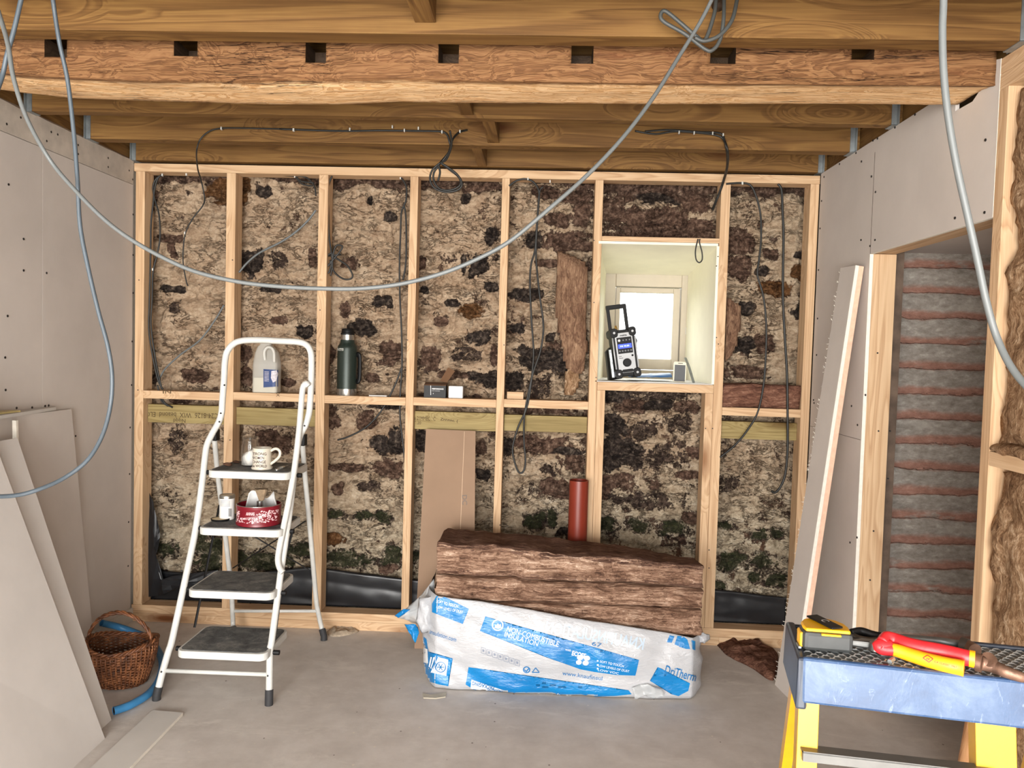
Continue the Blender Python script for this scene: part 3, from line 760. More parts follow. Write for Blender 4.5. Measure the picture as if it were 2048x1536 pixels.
PATCH = """440 375 44 50 r|337 477 45 16 b|343 500 14 26 b|349 612 26 32 s|340 578 42 12 d|385 750 40 26 b|350 880 34 48 s|300 755 20 36 s|480 376 30 42 r|498 522 44 50 d|555 522 44 38 s|526 378 26 22 d|625 515 14 34 b|538 576 38 14 d|609 663 32 22 d|486 750 22 36 b|572 765 34 16 b|546 885 54 46 b|480 708 26 30 b|696 524 30 20 b|779 433 20 20 d|755 602 22 18 d|775 602 18 22 d|688 620 22 28 b|737 398 10 14 d|718 655 46 30 d|779 708 44 44 b|658 705 20 30 b|742 755 22 16 b|766 810 58 18 d|658 835 38 38 b|731 840 34 30 b|755 889 40 32 d|792 880 28 50 d|697 937 62 16 b|772 937 64 30 b|740 975 72 24 s|674 980 18 20 b|669 1029 40 22 m|732 1032 38 18 m|763 1035 34 28 m|657 1078 42 22 r|692 1118 104 36 m|780 1112 44 42 m|777 1140 34 16 b|930 396 14 26 d|963 372 66 22 b|983 471 24 32 d|957 532 32 38 d|983 572 28 20 d|848 580 18 14 d|904 604 24 14 d|926 525 10 34 d|943 622 46 24 r|842 523 16 28 b|961 671 48 30 d|859 714 34 44 b|926 708 70 30 s|985 714 18 38 b|988 760 64 28 d|948 753 34 18 d|840 883 28 42 d|961 895 22 30 b|964 949 28 24 d|829 1112 14 28 m|1118 438 54 26 b|1128 486 96 38 b|1066 480 28 28 d|1055 588 60 22 d|1098 525 50 14 b|1090 383 52 26 b|1150 393 50 26 b|1164 430 26 54 b|1098 720 112 44 d|1076 770 54 42 s|1022 763 42 32 d|1102 675 18 18 d|1036 657 34 18 d|1084 890 104 30 b|1013 895 26 34 d|1147 925 42 34 b|1134 903 64 14 d|1109 978 60 38 b|1097 940 44 30 s|1070 1042 40 34 m|1105 1036 24 32 m|1125 1067 24 18 d|1300 786 220 40 s|1230 790 70 30 d|1270 815 66 24 b|1320 812 50 22 d|1375 815 44 22 b|1224 851 56 40 d|1235 906 92 62 d|1292 862 68 44 s|1362 846 50 38 s|1328 916 90 52 s|1227 963 66 26 b|1210 987 34 26 b|1300 1005 150 38 s|1388 906 26 24 b|1378 952 50 16 b|1212 1052 44 34 m|1276 1052 42 26 m|1346 1060 56 32 m|1383 1038 34 24 b|1475 482 54 42 b|1482 533 44 44 b|1544 508 30 18 b|1551 577 54 26 r|1599 540 30 28 r|1602 624 30 32 d|1602 508 20 12 d|1493 617 28 20 d|1489 690 34 28 d|1526 542 20 18 d|1493 745 64 24 b|1530 686 34 30 b|1462 968 54 44 s|1521 1069 32 20 m|1556 1069 26 20 m|1455 1054 34 24 m|1466 1124 54 38 m|1525 1124 48 34 m|1556 1160 44 30 m|1513 1155 24 22 m|1439 1171 24 16 m|420 1110 70 84 m|520 1125 130 34 m|590 1105 60 30 m|330 1100 50 30 m|320 1155 60 22 b|1260 385 40 30 b|1320 384 96 34 d|1390 400 60 40 b|1225 420 50 60 b|1300 440 120 46 b|1390 455 70 36 b|1310 475 200 20 b|300 400 20 40 b|560 640 30 14 b|880 640 24 18 b|900 750 60 14 b|870 800 60 20 b|930 800 50 18 b|700 800 40 14 b|1050 820 60 16 b|1120 820 60 16 b|560 810 40 12 b|360 800 40 14 b|1540 800 80 14 b|1470 380 40 24 s|1560 370 50 20 b"""
def rubble():
    rng = np.random.RandomState(11)
    step = 0.0048
    x0, x1, z0, z1 = 0.0, W, 0.0, 2.33
    nx, nz = int((x1-x0)/step), int((z1-z0)/step)
    X = np.linspace(x0, x1, nx); Z = np.linspace(z0, z1, nz)
    XX, ZZ = np.meshgrid(X, Z); sh = XX.shape
    m = 1/step
    wx = (fbm(sh, 0.12*m, 4, rng)-0.5)*0.07; wz = (fbm(sh, 0.14*m, 4, rng)-0.5)*0.07
    UX, UZ = XX+wx, ZZ+wz
    # courses of rubble
    ce = [0.0]
    while ce[-1] < 2.6: ce.append(ce[-1]+rng.uniform(0.085, 0.165))
    dist = np.full(sh, 0.0); sid = np.zeros(sh)
    for k in range(len(ce)-1):
        xe = [-0.3+rng.uniform(0, 0.1)]
        while xe[-1] < 3.8: xe.append(xe[-1]+rng.uniform(0.11, 0.34))
        rowm = (UZ >= ce[k]) & (UZ < ce[k+1])
        xe = np.array(xe); idx = np.clip(np.searchsorted(xe, UX)-1, 0, len(xe)-2)
        dl = UX-xe[idx]; dr = xe[idx+1]-UX; dz = np.minimum(UZ-ce[k], ce[k+1]-UZ)
        d = np.minimum(np.minimum(dl, dr), dz)
        rr = rng.rand(len(xe))
        dist = np.where(rowm, d, dist); sid = np.where(rowm, rr[idx], sid)
    bulge = np.clip(dist/0.035, 0, 1); bulge = bulge*bulge*(3-2*bulge)
    rough = fbm(sh, 0.09*m, 6, rng, 0.6)-0.5
    crag = np.abs(fbm(sh, 0.06*m, 5, rng, 0.6)-0.5)
    lump = fbm(sh, 0.4*m, 3, rng)-0.5
    ledge = np.abs(fbm((sh[0], sh[1]), 0.16*m, 5, rng, 0.6)-0.5)
    H = bulge*(0.012+0.014*sid) + 0.06*rough - 0.07*crag + 0.05*lump
    cav = np.clip(1-np.abs(fbm(sh, 0.075*m, 6, rng, 0.66)-0.5)/0.035, 0, 1)*0.75 + np.clip(1-dist/0.012, 0, 1)*0.35  # mask for the painted crevice shade
    # exposure
    base = 0.215 + 0.9*(fbm(sh, 0.07*m, 5, rng, 0.6)-0.5)
    prob = np.interp(XX, [0, 1.3, 1.9, 2.3, 2.95, 3.39], [0.0, 0.03, 0.12, 0.2, 0.12, 0.06])
    winc = ((XX > 2.33) & (XX < 2.93)).astype(float)
    prob = prob - winc*0.02
    base = base + prob
    tone = 0.22+0.45*sid+0.2*rough
    moss = np.zeros(sh)
    E = base.copy()
    Wp = 1.7*(fbm(sh, 0.06*m, 6, rng, 0.7)-0.5)
    Wq = 1.7*(fbm(sh, 0.06*m, 6, rng, 0.7)-0.5)
    for it in PATCH.split('|'):
        a = it.split(); px, py, pw, ph = map(float, a[:4]); k = a[4]
        c = P(px, py, Y=0.13); s = (c-CP).length/F
        hw, hh = pw*s/2, ph*s/2
        sx = int((c.x-x0-hw*1.8)/step); ex = int((c.x-x0+hw*1.8)/step)+1
        sz = int((c.z-z0-hh*1.8)/step); ez = int((c.z-z0+hh*1.8)/step)+1
        sx, sz = max(sx, 0), max(sz, 0); ex, ez = min(ex, nx), min(ez, nz)
        if ex <= sx or ez <= sz: continue
        sl = (slice(sz, ez), slice(sx, ex))
        dx = (XX[sl]-c.x)/hw + Wp[sl]*1.1; dz = (ZZ[sl]-c.z)/hh + Wq[sl]*1.1
        d = (np.abs(dx)**2.8 + np.abs(dz)**2.8)**(1/2.8)
        val = np.clip(1.55-0.95*d, 0, 1.2)
        if k == 's': val = np.clip(val*0.6, 0, 0.56)
        if k == 'm': 
            moss[sl] = np.maximum(moss[sl], np.clip(1.35-d, 0, 0.72)); val = np.clip(val, 0, 0.5)
        E[sl] = np.maximum(E[sl], val)
        tv = {'d': 0.08, 'b': 0.5, 'r': 0.95, 's': 0.2, 'm': 0.15}[k]
        wgt = np.clip((1.25-d)*4, 0, 1)
        tone[sl] = tone[sl]*(1-wgt) + (tv+0.1*rough[sl])*wgt
        H[sl] -= (0.018 if k == 'd' else 0.007)*np.clip((1.1-d)*5, 0, 1)
    # damp green band at the foot
    band = np.clip(1-np.abs(ZZ-0.36)/0.13, 0, 1)*0.30 + np.clip((0.62-ZZ)/0.62, 0, 1)*0.10
    moss = np.maximum(moss, band + 0.5*(fbm(sh, 0.12*m, 4, rng)-0.5)*(band > 0.02))
    top = np.clip((ZZ-2.245)/0.05 + 3*(fbm(sh, 0.25*m, 4, rng)-0.5), 0, 1)
    E = np.maximum(E, top*0.75)
    tone = np.where(top > 0.3, 0.42, tone)
    age = np.clip((0.95-ZZ)/0.5, 0, 1)*0.85 + np.clip((XX-1.9)/0.5, 0, 1)*0.25
    YY = 0.152 - H
    YY = np.maximum(YY, 0.102)
    # hole for the window reveal
    keep = ~((XX > 2.345) & (XX < 2.935) & (ZZ > 1.29) & (ZZ < 2.01))
    co = np.stack([XX, YY, ZZ], -1).reshape(-1, 3).astype(np.float32)
    idx = np.arange(nx*nz).reshape(nz, nx)
    q = np.stack([idx[:-1, :-1], idx[:-1, 1:], idx[1:, 1:], idx[1:, :-1]], -1)
    kk = keep[:-1, :-1] & keep[:-1, 1:] & keep[1:, 1:] & keep[1:, :-1]
    q = q[kk].reshape(-1, 4)
    me = bpy.data.meshes.new('wall_back')
    me.vertices.add(len(co)); me.vertices.foreach_set('co', co.ravel())
    me.loops.add(q.size); me.loops.foreach_set('vertex_index', q.ravel().astype(np.int32))
    me.polygons.add(len(q)); me.polygons.foreach_set('loop_start', (np.arange(len(q))*4).astype(np.int32))
    me.update(calc_edges=True)
    me.polygons.foreach_set('use_smooth', np.ones(len(q), bool))
    at = me.color_attributes.new('masks', 'FLOAT_COLOR', 'POINT')
    colr = np.stack([np.clip(E, 0, 1), np.clip(tone, 0, 1), np.clip(moss, 0, 1), np.clip(age, 0, 1)], -1).reshape(-1).astype(np.float32)
    at.data.foreach_set('color', colr)
    at2 = me.attributes.new('crevice_shade', 'FLOAT', 'POINT'); at2.data.foreach_set('value', cav.reshape(-1).astype(np.float32))
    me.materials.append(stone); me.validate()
    o = bpy.data.objects.new('wall_back', me); COL.objects.link(o)
    return tag(o, 'flaking limewashed rubble stone wall behind the timber frame', kind='structure')
rubble()
bm = BM()
for lo, hi in (((-0.2, 0.25, 0), (2.30, 0.9, ZT+0.2)), ((3.0, 0.25, 0), (5.6, 0.9, ZT+0.2)), ((2.30, 0.25, 0), (3.0, 0.9, 1.27)), ((2.30, 0.25, 2.03), (3.0, 0.9, ZT+0.2))):
    box(bm, lo, hi)
tag(obj('wall_back', bm, darkwood), kind='structure')
bm = BM(); box(bm, (-0.01, 0.09, 2.31), (W+0.02, 0.3, ZT+0.21)); tag(obj('wall_back', bm, darkwood), kind='structure')

# ------------------------------------------------------------------ window in its boarded reveal
sill = 1.300
wr = [P(1212, 549, Y=0.65), P(1376, 551, Y=0.65)]
FX0, FX1, FZ1 = wr[0][0], wr[1][0], wr[1][2]
FL = (2.345, 0.095); 
def quadslab(name, a, b, c, d, th, mat, lb=None):
    """board through four corner points, thickness th away from the opening"""
    bm = BM(); n = (b-a).cross(d-a).normalized()*th
    hexa(bm, [a, b, c, d], [a+n, b+n, c+n, d+n]); return tag(obj(name, bm, mat), lb, kind='structure')
zt0 = 1.975
yf = 0.0
quadslab('window_1', Vector((2.335, yf, sill)), Vector((2.335, yf, zt0)), Vector((FX0, 0.65, FZ1)), Vector((FX0, 0.65, sill)), 0.0125, greenboard, 'pale green board lining the left side of the window recess')
quadslab('window_1', Vector((2.905, yf, zt0)), Vector((2.905, yf, sill)), Vector((FX1, 0.65, sill)), Vector((FX1, 0.65, FZ1)), 0.0125, greenboard, 'pale green board lining the right side of the window recess')
quadslab('window_1', Vector((2.33, yf-0.005, zt0)), Vector((2.91, yf-0.005, zt0)), Vector((FX1+0.01, 0.65, FZ1)), Vector((FX0-0.01, 0.65, FZ1)), 0.0125, greenboard, 'pale green board lining the top of the window recess')
bm = BM(); box(bm, (2.335, 0.0, sill-0.002), (2.91, 0.66, sill+0.002)); tag(obj('window_1', bm, plaster2), kind='structure')
def frame(bm, x0, x1, z0, z1, w, y0, y1):
    box(bm, (x0, y0, z0), (x0+w, y1, z1)); box(bm, (x1-w, y0, z0), (x1, y1, z1))
    box(bm, (x0+w, y0, z0), (x1-w, y1, z0+w)); box(bm, (x0+w, y0, z1-w), (x1-w, y1, z1))
g0 = P(1240, 585, Y=0.70); g1 = P(1341, 719, Y=0.70)
c0 = P(1231, 573, Y=0.68); c1 = P(1356, 742, Y=0.68)
wi = bpy.data.objects.new('window_2', None); COL.objects.link(wi); wi.location = (2.65, 0.68, sill); WM[wi.as_pointer()] = Matrix.Translation((2.65, 0.68, sill))
tag(wi, 'small cream painted casement window at the back of the recess', kind='structure')
bm = BM(); x0, x1, z0, z1 = FX0-0.02, FX1+0.02, sill, FZ1+0.02
box(bm, (x0, 0.655, z0), (c0[0], 0.73, z1)); box(bm, (c1[0], 0.655, z0), (x1, 0.73, z1)); box(bm, (c0[0], 0.655, c0[2]), (c1[0], 0.73, z1)); box(bm, (c0[0], 0.655, z0), (c1[0], 0.73, c1[2]-0.0))
obj('window_frame', bm, cream, wi, bevel=0.004)
bm = BM(); x0, x1, z0, z1 = c0[0]+0.004, c1[0]-0.004, c1[2]+0.004, c0[2]-0.004
box(bm, (x0, 0.672, z0), (g0[0], 0.715, z1)); box(bm, (g1[0], 0.672, z0), (x1, 0.715, z1)); box(bm, (g0[0], 0.672, g0[2]), (g1[0], 0.715, z1)); box(bm, (g0[0], 0.672, z0), (g1[0], 0.715, g1[2]))
obj('sash', bm, cream, wi, bevel=0.003)
gl = NT('window_glass', 0.0); gl.b.inputs['Transmission Weight'].default_value = 1.0; gl.b.inputs['IOR'].default_value = 1.02; gl.b.inputs['Base Color'].default_value = (0.97, 0.98, 0.97, 1); gl.b.inputs['Alpha'].default_value = 0.12
bm = BM(); box(bm, (g0[0]-0.005, 0.695, g1[2]-0.005), (g1[0]+0.005, 0.699, g0[2]+0.005)); obj('pane', bm, gl.m, wi)
bm = BM(); box(bm, (c1[0]+0.03, 0.648, 1.56), (c1[0]+0.04, 0.656, 1.60)); obj('hinge', bm, whitep, wi, bevel=0.001)

# ------------------------------------------------------------------ timber frame against the wall
D = 0.089
sf = thing('stud_wall_frame', 'pale pine stud frame of plates, studs and noggins against the stone wall', 'timber frame', (W/2, 0.04, 0))
def st(name, lo, hi, ax):
    bm = BM(); box(bm, lo, hi); return obj(name, bm, pine[ax], sf, bevel=0.0015)
st('top_plate', (0.003, 0, 2.284), (W-0.003, D, 2.324), 0)
st('sole_plate', (0.003, 0, 0.0), (2.99, D, 0.043), 0)
st('sole_plate', (0.003, 0.0, 0.0435), (2.30, D, 0.0865), 0) 
st('sole_plate', (2.30, 0.0, 0.0435), (W-0.003, D, 0.0865), 0)
st('sole_plate', (2.99, 0.0, 0.0), (W-0.003, D, 0.043), 0)
SX = [(0.012, 0.058), (0.474, 0.520), (0.939, 0.985), (1.395, 1.434), (1.849, 1.886), (2.306, 2.345), (2.916, 2.961), (3.343, 3.385)]
for a, b in SX: st('stud', (a, 0, 0.087), (b, D, 2.2835), 2)
# stud faces are wider on some where doubled
st('cripple_stud', (2.346, 0.0, 0.087), (2.386, D, 1.2555), 2)
st('cripple_stud', (2.876, 0.0, 0.087), (2.915, D, 1.2555), 2)
st('window_sill_rail', (2.346, -0.002, 1.256), (2.915, D, 1.297), 0)
st('window_head', (2.3455, -0.003, 1.989), (2.9155, D, 2.012), 0)
NG = [(0.0585, 0.4735, 1.187), (0.5205, 0.9385, 1.192), (0.9855, 1.3945, 1.190), (1.4345, 1.8485, 1.193), (1.8865, 2.3055, 1.197), (2.9615, 3.3425, 1.190)]
for a, b, z in NG: st('noggin', (a, -0.001, z-0.040), (b, D, z), 0)
for px, py in ((1188, 605), (1437, 688), (1433, 675), (1436, 513), (1433, 532), (1188, 481), (1192, 755), (448, 700), (630, 450), (640, 620), (1425, 857), (1418, 1100), (1418, 1136), (1411, 857), (1008, 690), (1000, 1050), (465, 520), (460, 880), (815, 680), (278, 560), (276, 780), (1630, 830)):
    bm = BM(); screw(bm, P(px, py, Y=-0.0005), 'Y', 0.003); obj('nail', bm, screwm, sf)
# treated boards fixed to the stone
OL = [(0.06, 0.4735, 1.022, 1.115, 'left-most olive treated board with stamped writing between the studs'),
      (0.5205, 0.9385, 1.025, 1.113, 'olive treated board behind the step ladder, between second and third studs'),
      (1.4345, 1.8485, 1.030, 1.121, 'olive treated board with dark stamped writing above the cardboard'),
      (1.8865, 2.3055, 1.036, 1.117, 'olive treated board crossed by the black cable loop, left of the window bay'),
      (2.9615, 3.3425, 1.032, 1.118, 'olive treated board under the red wool at the right')]
OB = []
for a, b, z0, z1, lb in OL:
    bm = BM(); box(bm, (a+0.001, 0.040, z0), (b-0.001, 0.087, z1)); bv = bvh_of(bm)
    o = thing('treated_board', lb, 'board', ((a+b)/2, 0.06, z0), group='olive treated boards'); OB.append((o, bv))
    obj('board', bm, olive, o, bevel=0.002)
ink = plain('dark_ink', rgb(74, 56, 30), 0.8)
t_ = BM(); pxtext(t_, 'C24-8126  WIX  beaond  ELC13', 281, 833, 155, 10, 1.5, flip=True)
obj('stamp', stick(t_, OB[0][1], 0.001), ink, OB[0][0])
t_ = BM(); pxtext(t_, 'Nqqd', 347, 845, 24, 10, 1.5, flip=True)
obj('stamp', stick(t_, OB[0][1], 0.001), ink, OB[0][0])
t_ = BM(); pxtext(t_, 'Nk 21MMEC . C', 823, 840, 48, 8, 2); pxtext(t_, 'CC.20', 822, 848, 20, 6, 2)
obj('stamp', stick(t_, OB[2][1], 0.001), ink, OB[2][0])
t_ = BM(); pxtext(t_, 'Znnnnc. (', 880, 842, 36, 7, 7, bold=0.02)
obj('stamp', stick(t_, OB[2][1], 0.001), ink, OB[2][0])
# pencil marks on the noggin
t_ = BM(); pxtext(t_, 'IN', 326, 787, 16, 7, 1); pxtext(t_, 'X', 552, 793, 8, 6, 1)
bm = BM(); box(bm, (0, -0.001, 1.1), (W, 0.05, 1.3)); bvn = bvh_of(bm); bm.free()
obj('pencil_mark', stick(t_, bvn, 0.001), ink, sf)
# ------------------------------------------------------------------ step ladder
steel = plain('white_enamel_tube', rgb(206, 206, 201), 0.35, var=0.06, scale=18, spec=0.5)
rubber = plain('dark_rubber', rgb(46, 46, 48), 0.7, var=0.15)
def treadm():
    t = NT('worn_step_mat', 0.75, spec=0.25); v = t.coord()
    n = t.noise(v, 14, 7, 0.75, 0.4)
    c = t.ramp(n, [(0.32, rgb(66, 68, 70)), (0.5, rgb(106, 108, 108)), (0.62, rgb(140, 140, 136)), (0.74, rgb(200, 196, 188))])
    s = t.noise(t.coord((3, 1, 1)), 60, 3); c = t.mix(t.math('MULTIPLY', s, 0.35), c, rgb(60, 62, 64))
    t.color(c); t.bump(t.noise(t.coord((1, 3, 1)), 160, 2), 0.2, 0.002); return t.m
tread = treadm()
def FY(z, px=450):
    base = -0.845+0.25*z if z < 1.0 else -0.595+0.10*(z-1.0)
    return base
def onF(px, py, extra=0.0):
    y = -0.6
    for _ in range(12):
        q = P(px, py, Y=y); y = FY(q.z)+extra
    return P(px, py, Y=y)
ld = thing('step_ladder', 'white tubular step ladder with four dark treads and a raised hand rail', 'step ladder', (0.79, -0.55, 0))
Lr = [onF(*p) for p in ((313, 1392), (326, 1341), (337, 1303), (343, 1285), (352, 1245), (375, 1138), (392, 1054), (405, 960), (410, 915), (414, 890), (424, 868), (437, 845), (443, 826), (445, 800), (448, 760), (450, 722), (455, 702), (468, 687), (487, 681), (520, 680), (560, 682), (596, 684), (613, 690), (621, 703), (623, 725), (622, 770), (620, 805), (618, 826), (611, 850), (600, 872), (594, 900), (588, 950), (581, 1010), (572, 1075), (563, 1135), (557, 1180), (550, 1232), (543, 1284), (540, 1300), (539, 1349), (538, 1398))]
# smooth depth wobble is limited by the two-slope plane
bm = BM(); tube(bm, catmull(Lr, 5), 0.0135, 12, hint=(0, 1, 0)); obj('side_rail_and_hand_rail', bm, steel, ld, smooth=True)
Hr = [onF(px, py, -0.03) for px, py in ((617, 772), (612, 767), (606, 775), (603, 800), (598, 861), (590, 930), (578, 1000), (566, 1060), (558, 1100), (556, 1122), (560, 1137), (566, 1145))]
bm = BM(); tube(bm, catmull(Hr, 5), 0.0125, 12, hint=(0, 1, 0)); obj('side_hand_rail', bm, steel, ld, smooth=True)
Rz = [P(648, 1272, Z=0.02), P(642, 1250, Y=-0.13), P(636, 1222, Y=-0.15), P(632, 1195, Y=-0.17), P(622, 1080, Y=-0.27), P(610, 950, Y=-0.38), P(605, 885, Y=-0.44)]
Lz = [P(467, 1268, Z=0.02), P(466, 1245, Y=-0.13), P(465, 1222, Y=-0.15), P(462, 1170, Y=-0.19), P(450, 1066, Y=-0.28), P(437, 960, Y=-0.37), P(429, 880, Y=-0.44)]
for pts in (Rz, Lz):
    bm = BM(); tube(bm, catmull(pts, 5), 0.0115, 12); obj('rear_leg', bm, steel, ld, smooth=True)
for a, b, r in ((Lr[1], Lr[-2], 0.0085), (Lz[2], Rz[2], 0.008)):
    bm = BM(); tube(bm, [a, (a+b)/2, b], r, 10); obj('cross_bar', bm, steel, ld, smooth=True)
for p, q in ((Lr[0], Lr[1]), (Lr[-1], Lr[-2]), (Rz[0], Rz[1]), (Lz[0], Lz[1])):
    d = (q-p).normalized(); a = Vector((p.x, p.y, 0.0)) - Vector((d.x, d.y, 0))*0.01
    bm = BM(); tube(bm, [Vector((p.x, p.y, 0.0))-Vector((d.x, d.y, 0))*0.02*0, p+d*0.0, p+d*0.035], 0.0165, 12, hint=(0, 1, 0)); obj('rubber_foot', bm, rubber, ld, auto=40)
STEPS = [(0.215, (350, 1300), (531, 1311)), (0.440, (372, 1180), (545, 1188)), (0.668, (394, 1055), (561, 1062)), (0.893, (412, 937), (577, 951))]
STP = []
for k, (z, a, b) in enumerate(STEPS):
    A = P(a[0], a[1], Z=z); B = P(b[0], b[1], Z=z)
    yF = -0.845+0.25*z - 0.075
    A = Vector((A.x, 0, z)); B = Vector((B.x, 0, z))
    A = P(a[0], a[1], Y=yF); B = P(b[0], b[1], Y=yF)
    z = (A.z+B.z)/2
    x0, x1 = A.x, B.x; y0, y1 = yF, yF+0.285
    STP.append((x0, x1, y0, y1, z))
    cx, cy = (x0+x1)/2, (y0+y1)/2
    bm = BM(); poly = rrect(x1-x0, y1-y0, 0.035, 6, cx, cy)
    prism(bm, poly, lambda p: Vector((p[0], p[1], z-0.030)), lambda p: Vector((p[0], p[1], z)))
    s = obj('step', bm, steel, ld, bevel=0.003)
    bm = BM(); poly = rrect(x1-x0-0.022, y1-y0-0.022, 0.028, 6, cx, cy)
    prism(bm, poly, lambda p: Vector((p[0], p[1], z-0.002)), lambda p: Vector((p[0], p[1], z+0.0018)))
    obj('tread_mat', bm, tread, s)
    for sx, xx in ((-1, x0), (1, x1)):
        yy = -0.845+0.25*z
        bm = BM(); lathe(bm, [(0.010, min(0, sx*0.03)), (0.010, max(0, sx*0.03))], (xx, yy, z-0.02), 10, 'X'); obj('pivot', bm, blackp, s)
# black folding braces at the back
braces = [((488, 1060, -0.36), (618, 1140, -0.25)), ((466, 1136, -0.24), (611, 1042, -0.34)), ((439, 1010, -0.36), (389, 1255, -0.60)), ((571, 1110, -0.5), (548, 1290, -0.62)),
          ((592, 1040, -0.5), (571, 1110, -0.5))]
for a, b in braces:
    p = P(a[0], a[1], Y=a[2]); q = P(b[0], b[1], Y=b[2])
    bm = BM(); tube(bm, [p, (p+q)/2, q], 0.0032, 6, flat=1.8); obj('folding_brace', bm, blackp, ld)
for px, py in ((430, 868), (606, 878)):
    p = P(px, py, Y=-0.47); bm = BM(); box(bm, (p.x-0.008, p.y-0.012, p.z-0.03), (p.x+0.011, p.y+0.03, p.z+0.02)); obj('hinge_cap', bm, blackp, ld, bevel=0.004)
for px, py, e in ((326, 1341, 0), (538, 1349, 0), (441, 843, 0), (611, 851, 0), (444, 826, 0), (366, 1140, 0), (451, 770, 0)):
    q = onF(px, py); bm = BM(); bmesh.ops.create_uvsphere(bm, u_segments=8, v_segments=6, radius=0.0042, matrix=Matrix.Translation(q-Vector((0, 0.0125, 0)))); obj('rivet', bm, rubber, ld)

# ------------------------------------------------------------------ things on the ladder
def surf(px, py, z): return P(px, py, Z=z)
x0, x1, y0, y1, z4 = STP[3]; z4 += 0.0022
x0b, x1b, y0b, y1b, z3 = STP[2]; z3 += 0.0022
creamc = plain('cream_pottery', rgb(206, 198, 182), 0.3, var=0.03, scale=10, spec=0.5)
c = P(524, 934, Y=y0+0.085); cx = c.x; cy = y0+0.085
rm = 0.040; hm = P(524, 892, Y=cy).z - P(524, 934, Y=cy).z
mug = thing('mug', 'cream pottery mug with dark capital lettering on the top tread of the ladder', 'mug', (cx, cy, z4))
bm = BM(); prof = [(0.034, 0), (0.043, 0.0), (0.044, 0.006), (0.0385, 0.014), (0.0385, hm-0.004), (0.040, hm), (0.037, hm), (0.0355, hm-0.004), (0.0355, 0.01), (0.001, 0.008)]
lathe(bm, prof, (cx, cy, z4), 40, capb=True, capt=True)
bvm = bvh_of(bm)
obj('body', bm, creamc, mug, auto=50)
bm = BM(); hp = [(cx+0.036, cy, z4+hm*0.86), (cx+0.058, cy, z4+hm*0.97), (cx+0.075, cy, z4+hm*0.86), (cx+0.074, cy, z4+hm*0.62), (cx+0.056, cy, z4+hm*0.40), (cx+0.037, cy, z4+hm*0.24)]
tube(bm, catmull(hp, 6), 0.0052, 8, hint=(0, 1, 0), flat=1.2); obj('handle', bm, creamc, mug, smooth=True)
def pxof(p):
    d = Vector(p)-CP; z = d.dot(FW); return (1024+F*d.dot(RT)/z, 768-F*d.dot(UP)/z)
letter = plain('brown_lettering', rgb(58, 30, 28), 0.6)
t_ = BM(); cxp, cyt = pxof((cx, cy-rm, z4+hm)); _, cyb = pxof((cx, cy-rm, z4)); hh = (cyb-cyt)
for i, (s, w) in enumerate((('STRONG', 30), ('WOMEN', 25), ('CHANGE', 28), ('the WORLD', 32))):
    pxtext(t_, s, cxp-w/2-(2 if i == 1 else 0), cyt+hh*(0.30+0.19*i), w, hh*0.135, 1.0, bold=0.015)
obj('lettering', stick(t_, bvm, 0.0008, 3), letter, mug)
# clear sugar jar with spoon
glass = NT('clear_glass', 0.03); glass.b.inputs['Transmission Weight'].default_value = 1; glass.b.inputs['IOR'].default_value = 1.3; glass.b.inputs['Alpha'].default_value = 0.55
c = P(500, 925, Y=y0+0.15); jx = c.x; jy = y0+0.15
jh = P(500, 868, Y=jy).z-P(500, 926, Y=jy).z
jar = thing('glass_jar', 'clear glass jar half full of white sugar beside the mug', 'jar', (jx, jy, z4))
bm = BM(); lathe(bm, [(0.034, 0), (0.036, 0.004), (0.036, jh*0.7), (0.032, jh*0.85), (0.033, jh), (0.031, jh), (0.030, jh*0.85), (0.034, jh*0.7), (0.034, 0.006), (0.001, 0.004)], (jx, jy, z4), 28); obj('jar_glass', bm, glass.m, jar, smooth=True)
sugar = plain('white_sugar', rgb(240, 236, 228), 0.9, var=0.04)
bm = BM()
lathe(bm, [(0.0335, 0.006), (0.0335, jh*0.42), (0.02, jh*0.52), (0.004, jh*0.5)], (jx, jy, z4), 24)
for v in bm.verts:
    if v.co.z > z4+jh*0.3: v.co.z -= (v.co.x-jx)*-0.5
obj('sugar', bm, sugar, jar, smooth=True)
spm = plain('spoon_steel', rgb(190, 190, 186), 0.2, 0.9, var=0.05)
bm = BM(); tube(bm, [(jx+0.008, jy-0.015, z4+0.02), (jx+0.009, jy-0.018, z4+jh*0.6), (jx+0.008, jy-0.02, z4+jh*0.98)], 0.0035, 8, rfun=lambda t: 0.8+0.6*t); tag(obj('teaspoon', bm, spm, smooth=True), 'upright teaspoon standing in the sugar jar', 'spoon')
# spoon lying at the right of the mug, rag and crumbs on the left
bm = BM(); a = P(552, 941, Z=z4+0.004); b = P(577, 932, Z=z4+0.012)
tube(bm, [a, (a+b)/2+Vector((0, 0, 0.003)), b], 0.0035, 8, flat=0.6, rfun=lambda t: 2.6 if t < 0.01 else (2.0 if t < 0.55 else 0.8)); tag(obj('teaspoon', bm, spm, smooth=True), 'teaspoon lying on the top tread right of the mug', 'spoon')
teab = plain('dark_teabag', rgb(84, 56, 40), 0.9, var=0.3, scale=60, bump=0.5)
for (px, py, s, lb) in ((456, 929, 0.016, 'brown used tea bag at the left of the top tread'), (472, 924, 0.012, 'dark crumpled tea bag at the back left of the top tread, beside the jar')):
    q = P(px, py, Z=z4+s*0.4); bm = BM(); bmesh.ops.create_icosphere(bm, subdivisions=3, radius=s)
    for v in bm.verts: v.co = Vector((v.co.x*1.2, v.co.y, max(-s*0.35, v.co.z*0.5)))*(1+0.35*mnoise.noise(v.co*90)) + Vector((q.x, q.y, z4+s*0.45))
    tag(obj('tea_bag', bm, teab, smooth=True), lb, 'tea bag', 'tea bags on the ladder')
